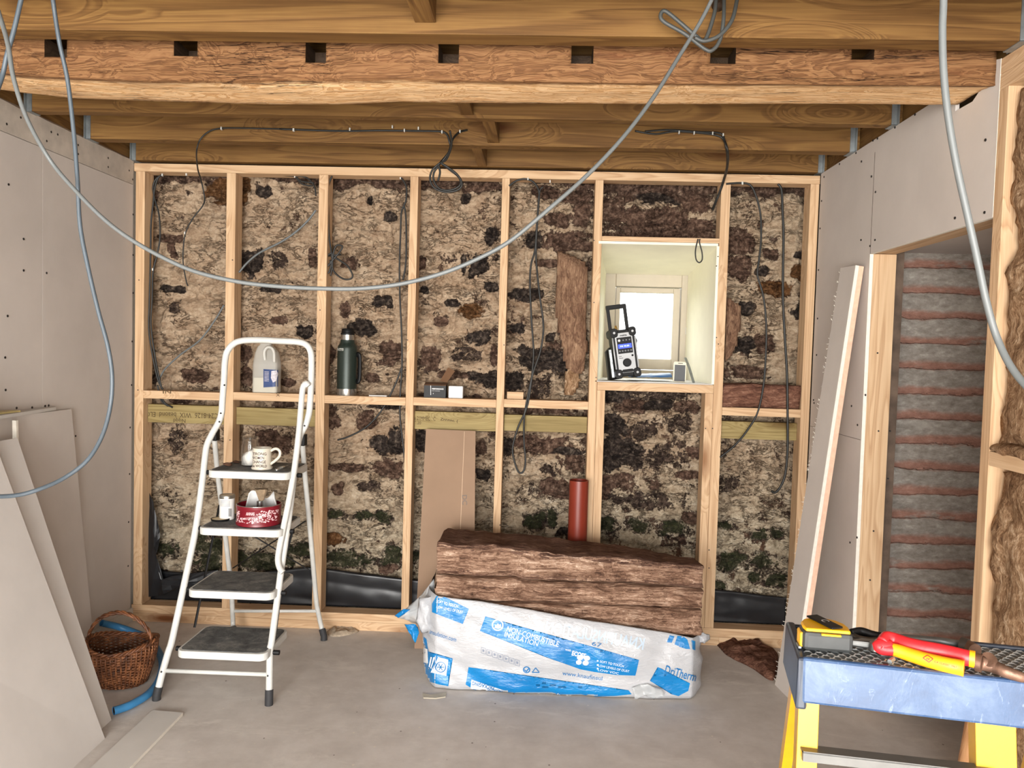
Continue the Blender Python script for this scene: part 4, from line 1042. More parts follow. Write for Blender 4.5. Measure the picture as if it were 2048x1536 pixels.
bm = BM(); q = P(492, 931, Z=z4); tube(bm, [(q.x-0.04, q.y+0.01, z4+0.002), (q.x, q.y-0.003, z4+0.002), (q.x+0.03, q.y, z4+0.002)], 0.002, 6); tag(obj('stirrer', bm, plain('dark_plastic_stick', rgb(60, 50, 44))), 'thin dark stirring stick lying in front of the sugar jar', 'stick')
# coffee tin with silver cap
c = P(453, 1033, Y=y0b+0.16); tx, ty = c.x, y0b+0.165; th = P(453, 985, Y=ty).z-P(453, 1034, Y=ty).z; tr = 0.5*(P(467, 1010, Y=ty).x-P(438.5, 1010, Y=ty).x)
tin = thing('coffee_tin', 'small white labelled tin with a silver rim on the third tread', 'tin', (tx, ty, z3))
bm = BM(); lathe(bm, [(tr-0.002, 0), (tr, 0.002), (tr, th*0.86)], (tx, ty, z3), 32); bvt = bvh_of(bm); obj('label', bm, plain('white_label', rgb(222, 220, 216), 0.5, var=0.03), tin, auto=40)
bm = BM(); lathe(bm, [(tr+0.001, th*0.86), (tr+0.001, th*0.97), (tr-0.001, th), (tr-0.004, th), (tr-0.005, th*0.985), (0.001, th*0.985)], (tx, ty, z3), 32); obj('rim', bm, plain('brushed_tin', rgb(170, 168, 160), 0.3, 0.9, var=0.1), tin, auto=40)
t_ = pxpoly([[(457+i*1.3, 1017), (457.8+i*1.3, 1017), (457.8+i*1.3, 1033), (457+i*1.3, 1033)] for i in range(5)])
for k in range(6): merge(t_, pxpoly([[(441, 1001+k*2.1), (460, 1001.6+k*2.1), (460, 1002.3+k*2.1), (441, 1001.7+k*2.1)]]))
obj('print', stick(t_, bvt, 0.0008, 3), plain('grey_print', rgb(110, 108, 108), 0.6), tin)
# dark upturned lid with coffee crust
q = P(441, 1040, Z=z3); bm = BM(); lathe(bm, [(0.030, 0), (0.038, 0.001), (0.040, 0.008), (0.037, 0.008), (0.0355, 0.004), (0.001, 0.004)], (q.x, q.y, z3), 32)
ldo = thing('tin_lid', 'black tin lid lying upturned in front of the coffee tin', 'lid', (q.x, q.y, z3)); obj('rim', bm, blackp, ldo, auto=40)
bm = BM(); lathe(bm, [(0.036, 0.0042), (0.036, 0.0065), (0.001, 0.0068)], (q.x, q.y, z3), 28); obj('liner', bm, plain('pale_liner', rgb(214, 196, 160), 0.7, var=0.08, scale=60), ldo)
# red biscuit tin
rx0, rx1 = P(473, 1025, Y=y0b+0.1).x, P(559, 1025, Y=y0b+0.1).x
rcx, rcy, rr_ = (rx0+rx1)/2, y0b+0.112, (rx1-rx0)/2
_, yb_ = pxof((rcx, rcy-rr_, z3))
rh = 0.086
rt = thing('biscuit_tin', 'round dark red biscuit tin with white floral pattern and lettering, open at the top', 'biscuit tin', (rcx, rcy, z3))
redm = plain('red_tin', rgb(116, 18, 32), 0.35, var=0.08, scale=20, spec=0.5)
bm = BM(); lathe(bm, [(rr_-0.003, 0), (rr_+0.001, 0.002), (rr_+0.001, 0.012), (rr_-0.0015, 0.016), (rr_-0.0015, rh-0.020), (rr_, rh-0.016), (rr_, rh-0.004), (rr_-0.001, rh-0.003), (rr_-0.003, rh-0.002), (rr_-0.004, 0.004), (0.001, 0.003)], (rcx, rcy, z3), 48); bvr = bvh_of(bm); obj('tin_wall', bm, redm, rt, auto=35)
bm = BM(); lathe(bm, [(rr_-0.001, rh-0.003), (rr_+0.0005, rh-0.001), (rr_-0.002, rh), (rr_-0.0035, rh-0.003)], (rcx, rcy, z3), 48, capb=False, capt=False); obj('rim', bm, spm, rt, smooth=True)
t_ = BM(); xc, yt = pxof((rcx, rcy-rr_, z3+rh-0.016)); _, yb2 = pxof((rcx, rcy-rr_, z3+0.016)); 
pxtext(t_, 'ANNAS', 492, yt+9, 17, 6.5, 0.5, bold=0.03)
rg = random.Random(5)
for i in range(250):
    px = rg.uniform(474, 556); py = rg.uniform(yt+1.5, yb2-1.5)
    bow = -((px-xc)/43.0)**2*4
    if 479 < px < 514 and py < yt+14: continue
    r0 = rg.uniform(0.7, 1.9); n = rg.choice((4, 5, 6)); a0 = rg.uniform(0, 6)
    merge(t_, pxpoly([[(px+r0*(1+0.5*(k % 2))*math.cos(a0+6.283*k/n)*rg.uniform(0.6, 1.2), py+bow+r0*math.sin(a0+6.283*k/n)) for k in range(n)]]))
for yy in (yt+13.5, yt+16.0):
    merge(t_, pxpoly([[(483+i*4, yy+math.sin(i)*0.6), (487+i*4, yy+math.sin(i+1)*0.6), (487+i*4, yy+0.9+math.sin(i+1)*0.6), (483+i*4, yy+0.9+math.sin(i)*0.6)] for i in range(7)]))
obj('pattern', stick(t_, bvr, 0.0008, 4), plain('white_pink_print', rgb(226, 190, 192), 0.5), rt)
# inside the tin: parchment sheet, wad of paper and small tin
foil = plain('white_parchment', rgb(222, 222, 220), 0.6, var=0.04)
bm = BM()
def fl(u, v):
    a = math.pi*(0.02+0.85*u); return Vector((rcx+(rr_-0.012)*math.cos(a)*(1-0.25*v), rcy+(rr_-0.012)*math.sin(a)*(1-0.25*v), z3+0.05+0.062*v+0.018*math.sin(u*9)*v))
grid(bm, 20, 6, fl); o = obj('paper_liner', bm, foil, smooth=True, keep=True); o.modifiers.new('s', 'SOLIDIFY').thickness = 0.0008
tag(o, 'white parchment standing out of the red biscuit tin', 'paper')
bm = BM(); lathe(bm, [(0.014, 0.003), (0.014, rh+0.008), (0.012, rh+0.010), (0.001, rh+0.010)], (rcx+0.004, rcy, z3), 20); tag(obj('small_tin', bm, spm, auto=40), 'small shiny cylinder standing inside the red biscuit tin', 'tin')
bm = BM(); bmesh.ops.create_cone(bm, cap_ends=True, segments=18, radius1=0.012, radius2=0.030, depth=0.045)
for v in bm.verts: v.co = Vector((v.co.x, v.co.y*0.6, v.co.z))*(1+0.25*mnoise.noise(v.co*60)) + Vector((rcx+0.006, rcy+0.01, z3+rh+0.034))
tag(obj('paper_wad', bm, plain('kraft_paper', rgb(136, 116, 92), 0.9, var=0.2, scale=50, bump=0.4), auto=30), 'crumpled brown paper wad sticking up from the biscuit tin', 'paper')

# ------------------------------------------------------------------ things on the noggins
def ymid(): return 0.044
# flask
fx = (P(673, 740, Y=0.03).x+P(712, 740, Y=0.03).x)/2; fr2 = (P(712, 740, Y=0.03).x-P(673, 740, Y=0.03).x)/2; fy = 0.046; zf = 1.190
fh = P(692, 657, Y=fy).z - zf
dg_ = plain('hammered_green_enamel', rgb(44, 54, 48), 0.35, 0.3, var=0.1, scale=200, bump=0.15, spec=0.5)
th_ = thing('vacuum_flask', 'dark green steel vacuum flask with a steel foot standing on the noggin', 'flask', (fx, fy, zf))
bm = BM(); lathe(bm, [(fr2, fh*0.10), (fr2, fh*0.70), (fr2*0.96, fh*0.735), (fr2*0.80, fh*0.765), (fr2*0.72, fh*0.79), (fr2*0.70, fh*0.83)], (fx, fy, zf), 40); bvf = bvh_of(bm); obj('body', bm, dg_, th_, auto=40)
bm = BM(); lathe(bm, [(fr2*0.98, 0), (fr2, 0.003), (fr2, fh*0.10)], (fx, fy, zf), 40); obj('foot', bm, spm, th_, auto=40)
bm = BM(); lathe(bm, [(fr2*0.66, fh*0.83), (fr2*0.66, fh*0.905)], (fx, fy, zf), 32); obj('neck', bm, spm, th_, auto=40)
bm = BM(); lathe(bm, [(fr2*0.70, fh*0.905), (fr2*0.70, fh*0.93), (fr2*0.62, fh*0.94), (fr2*0.60, fh*0.985), (fr2*0.52, fh), (0.001, fh)], (fx, fy, zf), 32); obj('stopper', bm, blackp, th_, auto=40)
bm = BM(); tube(bm, catmull([(fx+fr2*0.98, fy, zf+fh*0.60), (fx+fr2*1.22, fy-0.01, zf+fh*0.62), (fx+fr2*1.33, fy-0.01, zf+fh*0.55), (fx+fr2*1.33, fy-0.01, zf+fh*0.28), (fx+fr2*1.20, fy-0.01, zf+fh*0.21), (fx+fr2*0.98, fy, zf+fh*0.22)], 6), 0.0085, 10, hint=(0, 1, 0), flat=1.5); obj('handle', bm, blackp, th_, smooth=True)
t_ = pxpoly([[(675, 696), (687, 696.5), (687, 701.5), (675, 701)]]); obj('badge', stick(t_, bvf, 0.0008, 4), plain('silver_badge', rgb(176, 176, 168), 0.4), th_)
t_ = BM(); pxtext(t_, 'STANLEY', 676, 700.6, 10, 3, 1, bold=0.02); obj('badge_lettering', stick(t_, bvf, 0.0014, 4), blackp, th_)
# milk bottle
mx0, mx1 = P(508, 760, Y=0.04).x, P(558, 760, Y=0.04).x; mc = (mx0+mx1)/2; mw = mx1-mx0; mz = 1.192; mh = P(530, 687, Y=0.04).z-mz
hd = NT('cloudy_plastic', 0.45); hd.color(rgb(206, 204, 196)); hd.b.inputs['Alpha'].default_value = 0.5
mb = thing('milk_bottle', 'plastic milk bottle partly full with a blue label on the noggin behind the ladder', 'milk bottle', (mc, 0.045, mz))
bm = BM()
sec = [(0.0, 0.94, 0.94), (0.01, 1, 1), (0.55, 1, 1), (0.63, 0.97, 0.95), (0.70, 0.93, 0.8), (0.82, 0.86, 0.62), (0.93, 0.62, 0.46), (0.97, 0.44, 0.40), (1.0, 0.42, 0.38)]
rings = []
for t, sx, sy in sec:
    pr = rrect(mw*sx, 0.080*sy, 0.018*min(sx, sy), 4)
    rings.append([bm.verts.new((mc+p[0]+(0.006 if t > 0.9 else 0)*-1, 0.045+p[1], mz+mh*t)) for p in pr])
for A, B in zip(rings, rings[1:]):
    for k in range(len(A)): bm.faces.new((A[k], A[(k+1) % len(A)], B[(k+1) % len(A)], B[k]))
bm.faces.new(rings[0][::-1]); bm.faces.new(rings[-1]); bvk = bvh_of(bm)
obj('bottle', bm, hd.m, mb, auto=50)
bm = BM(); tube(bm, catmull([(mc+mw*0.02, 0.01, mz+mh*0.66), (mc+mw*0.0, 0.005, mz+mh*0.84), (mc+mw*0.16, 0.005, mz+mh*0.93), (mc+mw*0.36, 0.005, mz+mh*0.86), (mc+mw*0.40, 0.005, mz+mh*0.62)], 6), 0.008, 8); obj('handle', bm, plain('milky_plastic', rgb(200, 198, 190), 0.4, var=0.03), mb, smooth=True)
bm = BM(); pr = rrect(mw*0.97, 0.076, 0.016, 4); prism(bm, pr, lambda p: Vector((mc+p[0], 0.045+p[1], mz+0.003)), lambda p: Vector((mc+p[0], 0.045+p[1], mz+mh*0.30))); obj('milk', bm, plain('milk', rgb(236, 228, 204), 0.5, var=0.01), mb)
t_ = pxpoly([[(527, 738), (556, 740), (556, 773), (527, 775)]]); obj('label', stick(t_, bvk, 0.001, 5), plain('navy_label', rgb(34, 60, 112), 0.5, var=0.1), mb)
t_ = BM()
for k in range(7): merge(t_, pxpoly([[(529, 743+k*3), (538, 743.4+k*3), (538, 744.4+k*3), (529, 744+k*3)]]))
merge(t_, pxpoly([[(543, 742), (553, 741), (556, 748), (552, 762), (546, 765), (542, 756)]]))
obj('label_print', stick(t_, bvk, 0.0016, 5), plain('label_white', rgb(206, 200, 206), 0.6, var=0.2, scale=120), mb)
# black carton with lettering, its open flap, and a white box
def pbox(name, lb, cat, px0, px1, pyt, z, y0, y1, mat, **k):
    a, b = P(px0, pyt, Y=y0), P(px1, pyt, Y=y0)
    bm = BM(); box(bm, (a.x, y0, z), (b.x, y1, (a.z+b.z)/2)); return bm, (a.x, b.x, z, (a.z+b.z)/2)
zc = 1.1935
bm, bb = pbox('', '', '', 848, 892, 771, zc, 0.012, 0.07, None); bvb = bvh_of(bm)
bx = thing('battery_box', 'small black printed carton with its brown flap open on the noggin', 'carton', ((bb[0]+bb[1])/2, 0.04, zc))
obj('carton', bm, blackp, bx, bevel=0.001)
t_ = BM(); pxtext(t_, 'PERFORMANCE', 864, 779, 23, 2.8, 1.5, bold=0.03); pxtext(t_, 'bulk battery', 864, 782.5, 16, 1.8, 1.5); pxtext(t_, '.1', 863, 788, 4, 2, 1)
merge(t_, pxpoly([[(861, 771), (862, 771), (862, 790), (861, 790)]]))
obj('lettering', stick(t_, bvb, 0.0006, 4), whitep, bx)
flapm = plain('brown_card_flap', rgb(104, 74, 50), 0.9, var=0.1)
bm = BM(); a = bb
hexa(bm, [(a[0], 0.012, a[3]+0.0003), (a[1], 0.012, a[3]+0.0003), (a[1], 0.07, a[3]+0.002), (a[0], 0.07, a[3]+0.002)], [(a[0], 0.012, a[3]+0.003), (a[1], 0.012, a[3]+0.003), (a[1]+0.0, 0.07, a[3]+0.014), (a[0], 0.07, a[3]+0.014)])
obj('flap', bm, flapm, bx)
p1, p2, p3, p4 = P(880, 762, Y=0.05), P(894, 765, Y=0.05), P(910, 742, Y=0.06), P(896, 735, Y=0.06)
bm = BM(); hexa(bm, [p1, p2, p3, p4], [q+Vector((0, 0.002, 0)) for q in (p1, p2, p3, p4)]); obj('flap', bm, flapm, bx)
bm, bb = pbox('', '', '', 897, 926, 772, zc, 0.01, 0.06, None); tag(obj('white_box', bm, whitep, bevel=0.004), 'small white plastic box right of the black carton', 'box')
bm, bb = pbox('', '', '', 1014, 1047, 784, 1.1975, 0.03, 0.08, None); tag(obj('wood_offcut', bm, pine[0], bevel=0.001), 'small wood block at the left end of the noggin beside the hanging cables', 'wood block')
bm = BM(); q = P(757, 784, Y=0.03); box(bm, (q.x-0.045, 0.015, 1.1905), (q.x+0.045, 0.05, 1.197)); tag(obj('plaster_shard', bm, plaster2, bevel=0.001), 'thin pale plasterboard shard lying right of the green flask', 'plasterboard shard')

# ------------------------------------------------------------------ things in the window recess
zs = 1.3035
rad = thing('site_radio', 'grey and black job site radio with a blue screen leaning in the window recess', 'radio', (P(1256, 752, Y=0.12).x, 0.13, zs+0.012), (R(-4), R(-8.5), R(6)))
def rp(name, bm, mat, parent=rad, **k): return obj(name, bm, mat, parent, world=False, **k)
bw_, bh_, bd_ = 0.128, 0.258, 0.10
bm = BM(); prism(bm, rrect(bw_-0.012, bh_-0.02, 0.016, 4, 0, bh_/2), lambda p: Vector((p[0], -0.02, p[1])), lambda p: Vector((p[0], bd_-0.02, p[1]))); rp('body', bm, blackp, bevel=0.003)
silver = plain('silver_grey_panel', rgb(186, 188, 190), 0.4, 0.2, var=0.03)
oct_ = [(-0.026, 0.028), (0.03, 0.028), (0.045, 0.044), (0.045, 0.212), (0.028, 0.232), (-0.026, 0.232), (-0.045, 0.212), (-0.045, 0.044)]
bm = BM(); prism(bm, oct_, lambda p: Vector((p[0], -0.020, p[1])), lambda p: Vector((p[0], -0.0285, p[1]))); rp('front_panel', bm, silver, bevel=0.002)
for sx in (-1, 1):
    for zc_ in (0.024, bh_-0.024):
        bm = BM(); prism(bm, rrect(0.038, 0.046, 0.014, 4, sx*0.047, zc_), lambda p: Vector((p[0], -0.034, p[1])), lambda p: Vector((p[0], bd_-0.012, p[1])))
        b_ = rp('corner_bumper', bm, blackp, bevel=0.003)
        bm = BM(); lathe(bm, [(0.006, -0.0365), (0.006, -0.0335)], (sx*0.047, 0, zc_), 12, 'Y'); rp('bolt', bm, silver, b_)
    bm = BM(); tube(bm, [(sx*0.057, -0.027, 0.05), (sx*0.058, -0.028, 0.13), (sx*0.057, -0.027, 0.21)], 0.004, 8); rp('side_bar', bm, silver, smooth=True)
bm = BM(); box(bm, (-0.038, -0.0305, 0.126), (0.038, -0.028, 0.208)); disp = rp('display_panel', bm, blackp, bevel=0.001)
lcd = plain('blue_screen', rgb(40, 60, 230), 0.3, var=0.15, scale=120, emit=((0.06, 0.10, 1.0, 1), 1.2))
bm = BM(); box(bm, (-0.034, -0.0315, 0.152), (0.034, -0.030, 0.174)); scr = rp('screen', bm, lcd, disp)
t_ = text_bm('FM 98.80', 0.046, 0.008, 0.01)
for v in t_.verts: v.co = Vector((-0.024+v.co.x, -0.0322, 0.159+v.co.y))
rp('screen_text', t_, plain('screen_text', rgb(200, 210, 255), 0.4, emit=((0.6, 0.7, 1, 1), 0.8)), disp)
for i in range(5):
    bm = BM(); lathe(bm, [(0.0045, -0.0325), (0.0045, -0.030)], (-0.029+i*0.0145, 0, 0.139), 10, 'Y'); rp('button', bm, plain('button_grey', rgb(110, 112, 116), 0.5), disp)
for i in range(4):
    bm = BM(); rr3 = 0.0065 if i == 0 else 0.004; lathe(bm, [(rr3, -0.0325), (rr3, -0.030)], (-0.026+i*0.0165+(0.004 if i else 0), 0, 0.193), 12, 'Y'); rp('button', bm, whitep if i == 0 else plain('button_grey', rgb(110, 112, 116), 0.5), disp)
bm = BM(); lathe(bm, [(0.021, -0.0285), (0.021, -0.040), (0.018, -0.044), (0.001, -0.044)], (0.0, 0, 0.078), 28, 'Y', capb=True); rp('tuning_knob', bm, blackp, auto=40)
bm = BM(); lathe(bm, [(0.0055, -0.0285), (0.0055, -0.031)], (0.033, 0, 0.112), 12, 'Y'); rp('socket', bm, blackp)
bm = BM(); prism(bm, [(-0.034, 0.036), (-0.024, 0.030), (0.024, 0.030), (0.034, 0.036), (0.024, 0.045), (-0.024, 0.045)], lambda p: Vector((p[0], -0.028, p[1])), lambda p: Vector((p[0], -0.032, p[1]))); rp('latch', bm, blackp, bevel=0.001)
t_ = text_bm('makita', 0.036, 0.009, 0.03)
for v in t_.verts: v.co = Vector((-0.019+v.co.x, -0.0292, 0.214+v.co.y))
rp('logo', t_, blackp)
t_ = text_bm('DAB', 0.014, 0.004, 0.05)
for v in t_.verts: v.co = Vector((-0.037+v.co.x, -0.0292, 0.111+v.co.y))
rp('lettering', t_, blackp)
t_ = text_bm('Bluetooth', 0.020, 0.004, 0.05)
for v in t_.verts: v.co = Vector((-0.036+v.co.x, -0.0292, 0.102+v.co.y))
rp('lettering', t_, blackp)
bm = BM(); 
for (a, b) in (((-0.058, 0.24), (-0.050, 0.365)), ((0.034, 0.25), (0.030, 0.365))):
    box(bm, (min(a[0], b[0])-0.006, 0.0, a[1]-0.01), (min(a[0], b[0])+0.010, 0.018, b[1]))
box(bm, (-0.064, 0.0, 0.358), (0.040, 0.020, 0.380)); rp('carry_handle', bm, blackp, bevel=0.003)
bm = BM(); lathe(bm, [(0.007, 0.25), (0.0075, 0.262), (0.005, 0.275), (0.001, 0.276)], (-0.022, 0.03, 0), 14); rp('antenna_cap', bm, plain('brass', rgb(190, 150, 80), 0.3, 0.9), auto=40)
bm = BM(); hexa(bm, [(-0.09, 0.03, 0.0), (-0.065, 0.0, 0.0), (-0.065, 0.07, 0.0), (-0.09, 0.08, 0.0)], [(-0.087, 0.03, 0.15), (-0.066, 0.005, 0.17), (-0.066, 0.07, 0.17), (-0.087, 0.08, 0.15)]); rp('battery_cover', bm, blackp, bevel=0.004)
bm = BM(); box(bm, (-0.080, -0.008, 0.01), (-0.066, 0.004, 0.155)); rp('side_grille', bm, plain('chrome_grille', rgb(176, 182, 186), 0.35, 0.7, var=0.3, scale=60), bevel=0.002)
bm = BM(); tube(bm, [(0.066, 0.0, 0.20), (0.070, -0.004, 0.185), (0.066, 0.0, 0.17)], 0.003, 6); rp('loop', bm, blackp)
# phone leaning against the reveal
ph = thing('mobile_phone', 'white mobile phone with a grey screen standing upright on the window sill', 'phone', (P(1358, 754, Y=0.10).x, 0.09, zs), (R(-9), R(1.5), R(-4)))
hp_ = 0.128*0.72*1.12; wp_ = 0.066
bm = BM(); prism(bm, rrect(wp_*0.98, hp_, 0.010, 4, 0, hp_/2+0.001), lambda p: Vector((p[0], -0.004, p[1])), lambda p: Vector((p[0], 0.004, p[1]))); obj('body', bm, plain('cream_phone', rgb(226, 218, 196), 0.35), ph, world=False, bevel=0.002)
bm = BM(); box(bm, (-0.026, -0.0048, 0.004), (0.027, -0.0038, hp_-0.016)); obj('screen', bm, plain('dark_screen', rgb(104, 106, 108), 0.15, var=0.02, spec=0.6), ph, world=False)
bm = BM(); box(bm, (-0.010, -0.0048, hp_-0.009), (0.014, -0.0038, hp_-0.006)); obj('earpiece', bm, blackp, ph, world=False)
# blue folded bag on the sill
bm = BM(); a = P(1262, 748, Y=0.2); b = P(1343, 745, Y=0.2); 
def bb_(u, v):
    x = a.x + (b.x-a.x)*u; return Vector((x, 0.17+0.15*v, zs+0.002+(0.028+0.012*u)*math.sin(math.pi*min(1, v*0.9+0.06))**0.45+0.003*mnoise.noise(Vector((u*9, v*6, 0)))))
grid(bm, 24, 12, bb_); tag(obj('blue_packet', bm, plain('bright_blue_film', rgb(8, 92, 156), 0.6, var=0.1, scale=10), smooth=True), 'bright blue folded packet lying on the sill between radio and phone', 'packet')
bm = BM(); a = P(1375, 716, Y=0.14); b = P(1386, 756, Y=0.05); tube(bm, [(a.x, 0.2, a.z), ((a.x+b.x)/2, 0.12, (a.z+b.z)/2), (b.x, 0.03, zs+0.003)], 0.003, 6, flat=2.5)
tag(obj('metal_strip', bm, galv), 'thin grey metal strip leaning behind the phone', 'metal strip')
bm = BM(); a = P(1398, 756, Z=zs+0.002); b = P(1412, 752, Z=zs+0.006); tube(bm, [a, b], 0.0022, 6); tag(obj('pencil', bm, flapm), 'short pencil lying at the right end of the window sill', 'pencil')
# ------------------------------------------------------------------ black polythene along the foot of the wall
def sheet(name, lb, x0, x1, ztops, nseed, y=0.094, amp=0.0):
    bm = BM()
    def f(u, v):
        x = x0+(x1-x0)*u; zt = float(np.interp(x, [a for a, _ in ztops], [b for _, b in ztops]))
        z = 0.088 + (zt-0.088)*v
        n = mnoise.noise(Vector((x*4+nseed, z*9, 0)))*0.006 + mnoise.noise(Vector((x*14+nseed, z*20, 2)))*0.003 - 0.004*abs(math.sin(z*30+x*3))
        return Vector((x, 0.096+n*0.9 if v < 0.97 else 0.099, z))
    grid(bm, 60, 24, f); o = obj(name, bm, black_sheet, smooth=True, keep=True); o.modifiers.new('s', 'SOLIDIFY').thickness = 0.0006
    return tag(o, lb, 'plastic sheet', 'black damp proof sheet along the wall foot')
sheet('damp_proof_sheet', 'black polythene sheet folded up the wall foot from the left corner to the cardboard', 0.06, 1.84,
      [(0.06, 0.24), (0.45, 0.22), (0.9, 0.29), (1.12, 0.27), (1.40, 0.245), (1.85, 0.23)], 1)
sheet('damp_proof_sheet', 'black polythene sheet behind the insulation pack', 1.89, 2.91, [(1.89, 0.23), (2.91, 0.23)], 5)
sheet('damp_proof_sheet', 'black polythene sheet at the wall foot right of the insulation pack', 2.965, 3.34, [(2.965, 0.255), (3.1, 0.245), (3.34, 0.225)], 9)
# crumpled flap standing up in the left corner
def flap(name, pts, lb):
    bm = BM(); vs0 = [bm.verts.new(P(px, py, Y=y)) for px, py, y in pts]
    c = sum((v.co for v in vs0), Vector())/len(vs0); cv = bm.verts.new(c-Vector((0, 0.012, 0)))
    for i in range(len(vs0)): bm.faces.new((vs0[i], vs0[(i+1) % len(vs0)], cv))
    bmesh.ops.subdivide_edges(bm, edges=bm.edges, cuts=2, use_grid_fill=True)
    for v in bm.verts: v.co += Vector((0, 0.012*mnoise.noise(v.co*22), 0))
    o = obj(name, bm, black_sheet, keep=True); o.modifiers.new('s', 'SOLIDIFY').thickness = 0.0006
    return tag(o, lb, 'plastic sheet', 'black damp proof sheet along the wall foot')
flap('damp_proof_sheet', [(284, 968, 0.075), (293, 973, 0.07), (306, 1005, 0.06), (316, 1045, 0.06), (321, 1075, 0.07), (312, 1110, 0.07), (316, 1150, 0.06), (330, 1170, 0.06), (330, 1190, 0.07), (284, 1195, 0.07)], 'crumpled black polythene flap standing up in the left corner of the frame')
flap('damp_proof_sheet', [(322, 1160, 0.04), (345, 1152, 0.05), (390, 1146, 0.05), (436, 1140, 0.06), (436, 1160, 0.05), (400, 1172, 0.04), (350, 1180, 0.04), (328, 1188, 0.04)], 'folded black polythene edge reaching right from the left corner')

# ------------------------------------------------------------------ wool tucked in the wall frame
def blob(name, pts, y, th, mat, lb, seed=0, group=None):
    """soft wool mass with an outline traced at its own distance y and a real thickness th"""
    pv = [P(px, py, Y=y) for px, py in pts]; poly = [(p.x, p.z) for p in pv]
    xs = [p[0] for p in poly]; zs_ = [p[1] for p in poly]
    bm = BM(); st_ = 0.012
    nx = int((max(xs)-min(xs))/st_)+2; nz = int((max(zs_)-min(zs_))/st_)+2
    def inside(x, z):
        c = False; j = len(poly)-1
        for i in range(len(poly)):
            xi, zi = poly[i]; xj, zj = poly[j]
            if (zi > z) != (zj > z) and x < (xj-xi)*(z-zi)/(zj-zi)+xi: c = not c
            j = i
        return c
    def ed(x, z):
        m = 9
        for i in range(len(poly)):
            a = Vector(poly[i]); b = Vector(poly[(i+1) % len(poly)]); p = Vector((x, z)); ab = b-a
            t = max(0, min(1, (p-a).dot(ab)/max(1e-9, ab.dot(ab)))); m = min(m, (p-a-ab*t).length)
        return m
    G = {}
    for j in range(nz+1):
        for i in range(nx+1):
            x = min(xs)+i*st_; z = min(zs_)+j*st_
            if inside(x, z):
                e = min(1, ed(x, z)/0.04)**0.5
                n = mnoise.fractal(Vector((x*13+seed, z*6, seed)), 0.8, 2.2, 4)
                G[i, j] = (bm.verts.new((x+0.004*n, y-th*e*(0.8+0.45*n), z)), bm.verts.new((x, y+0.002, z)))
    for (i, j) in list(G):
        q = [(i, j), (i+1, j), (i+1, j+1), (i, j+1)]
        if all(k in G for k in q):
            bm.faces.new([G[k][0] for k in q]); bm.faces.new([G[k][1] for k in q][::-1])
    bmesh.ops.delete(bm, geom=[v for v in bm.verts if not v.link_faces], context='VERTS')
    be_ = [e for e in bm.edges if e.is_boundary]
    bmesh.ops.bridge_loops(bm, edges=be_) if False else None
    fr_e = {}
    inv = {}
    for k, (a, b) in G.items():
        if a.is_valid: inv[a] = b
    for e in be_:
        a, b = e.verts
        if a in inv and b in inv:
            try: bm.faces.new((a, b, inv[b], inv[a]))
            except ValueError: pass
    return tag(obj(name, bm, mat, smooth=True), lb, 'insulation', group)
blob('insulation_scrap', [(1110, 500), (1128, 503), (1150, 512), (1176, 524), (1176, 600), (1176, 700), (1170, 745), (1160, 752), (1140, 750), (1128, 735), (1124, 700), (1112, 660), (1108, 600), (1112, 540)], 0.095, 0.05, wool_pink, 'tall torn piece of brown wool hanging left of the window', 3)
blob('insulation_tuft', [(1128, 740), (1140, 730), (1158, 738), (1163, 760), (1158, 778), (1146, 795), (1128, 794), (1124, 770)], 0.09, 0.035, wool_wall, 'pale tan tuft below the torn wool left of the window', 8)
blob('insulation_scrap', [(1450, 590), (1470, 600), (1484, 612), (1482, 650), (1476, 690), (1462, 715), (1448, 730), (1444, 740), (1446, 660)], 0.095, 0.03, wool_pink, 'narrow scrap of brown wool tucked right of the window', 13)
woolslab('insulation_slab', (2.966, 0.012, 1.191), (3.338, 0.085, 1.305), 1, wool_red, 'red-brown wool slab lying on the noggin at the right of the frame', amp=0.010, res=0.012, bul=0.004, seed=4)

# ------------------------------------------------------------------ cables
def cpath(pts, y): return [P(p[0], p[1], Y=(p[2] if len(p) > 2 else y)) for p in pts]
def cable(name, lb, paths, y, r, mat=None, clips=(), group=None, flat=1.0, cat='cable', n=8):
    o = thing(name, lb, cat, tuple(P(paths[0][0][0], paths[0][0][1], Y=(paths[0][0][2] if len(paths[0][0]) > 2 else y))), group=group)
    for p in paths:
        bm = BM(); tube(bm, catmull(cpath(p, y), n), r, 8, flat=flat); obj('cable_run', bm, mat or cablem, o, smooth=True)
    for c_ in clips:
        q = P(c_[0], c_[1], Y=(c_[2] if len(c_) > 2 else y)); bm = BM(); box(bm, (q.x-0.0028, q.y-0.006, q.z-0.0065), (q.x+0.0028, q.y+0.005, q.z+0.0065)); obj('clip', bm, clipw, o, bevel=0.001)
    return o
YC = 0.05
cable('hanging_cable', 'pair of black cables hanging down the left edge of the first bay', [[(324, 350), (312, 358), (306, 375), (310, 400), (318, 430), (320, 475), (314, 510), (306, 545), (304, 600), (302, 650), (308, 700), (316, 745), (324, 778)],
      [(326, 349), (316, 356), (309, 380), (306, 410), (302, 450), (301, 520), (299, 600), (298, 660), (305, 710), (316, 760), (326, 779)], [(322, 792), (330, 806), (345, 815)], [(315, 770), (322, 800), (336, 812)]], 0.03, 0.0045, cableb, [(325, 350), (373, 349), (306, 539)])
cable('hanging_cable', 'thin grey cable curving from the first bay top corner down to the lower left', [[(448, 610), (430, 640), (400, 680), (360, 710), (330, 738), (318, 760)]], 0.05, 0.0045, cablel)
cable('hanging_cable', 'pale grey cable crossing the second bay from the upper right to the dark hole', [[(632, 420), (615, 442), (590, 465), (560, 485), (520, 505), (495, 525), (478, 545)]], 0.05, 0.0055, cablel)
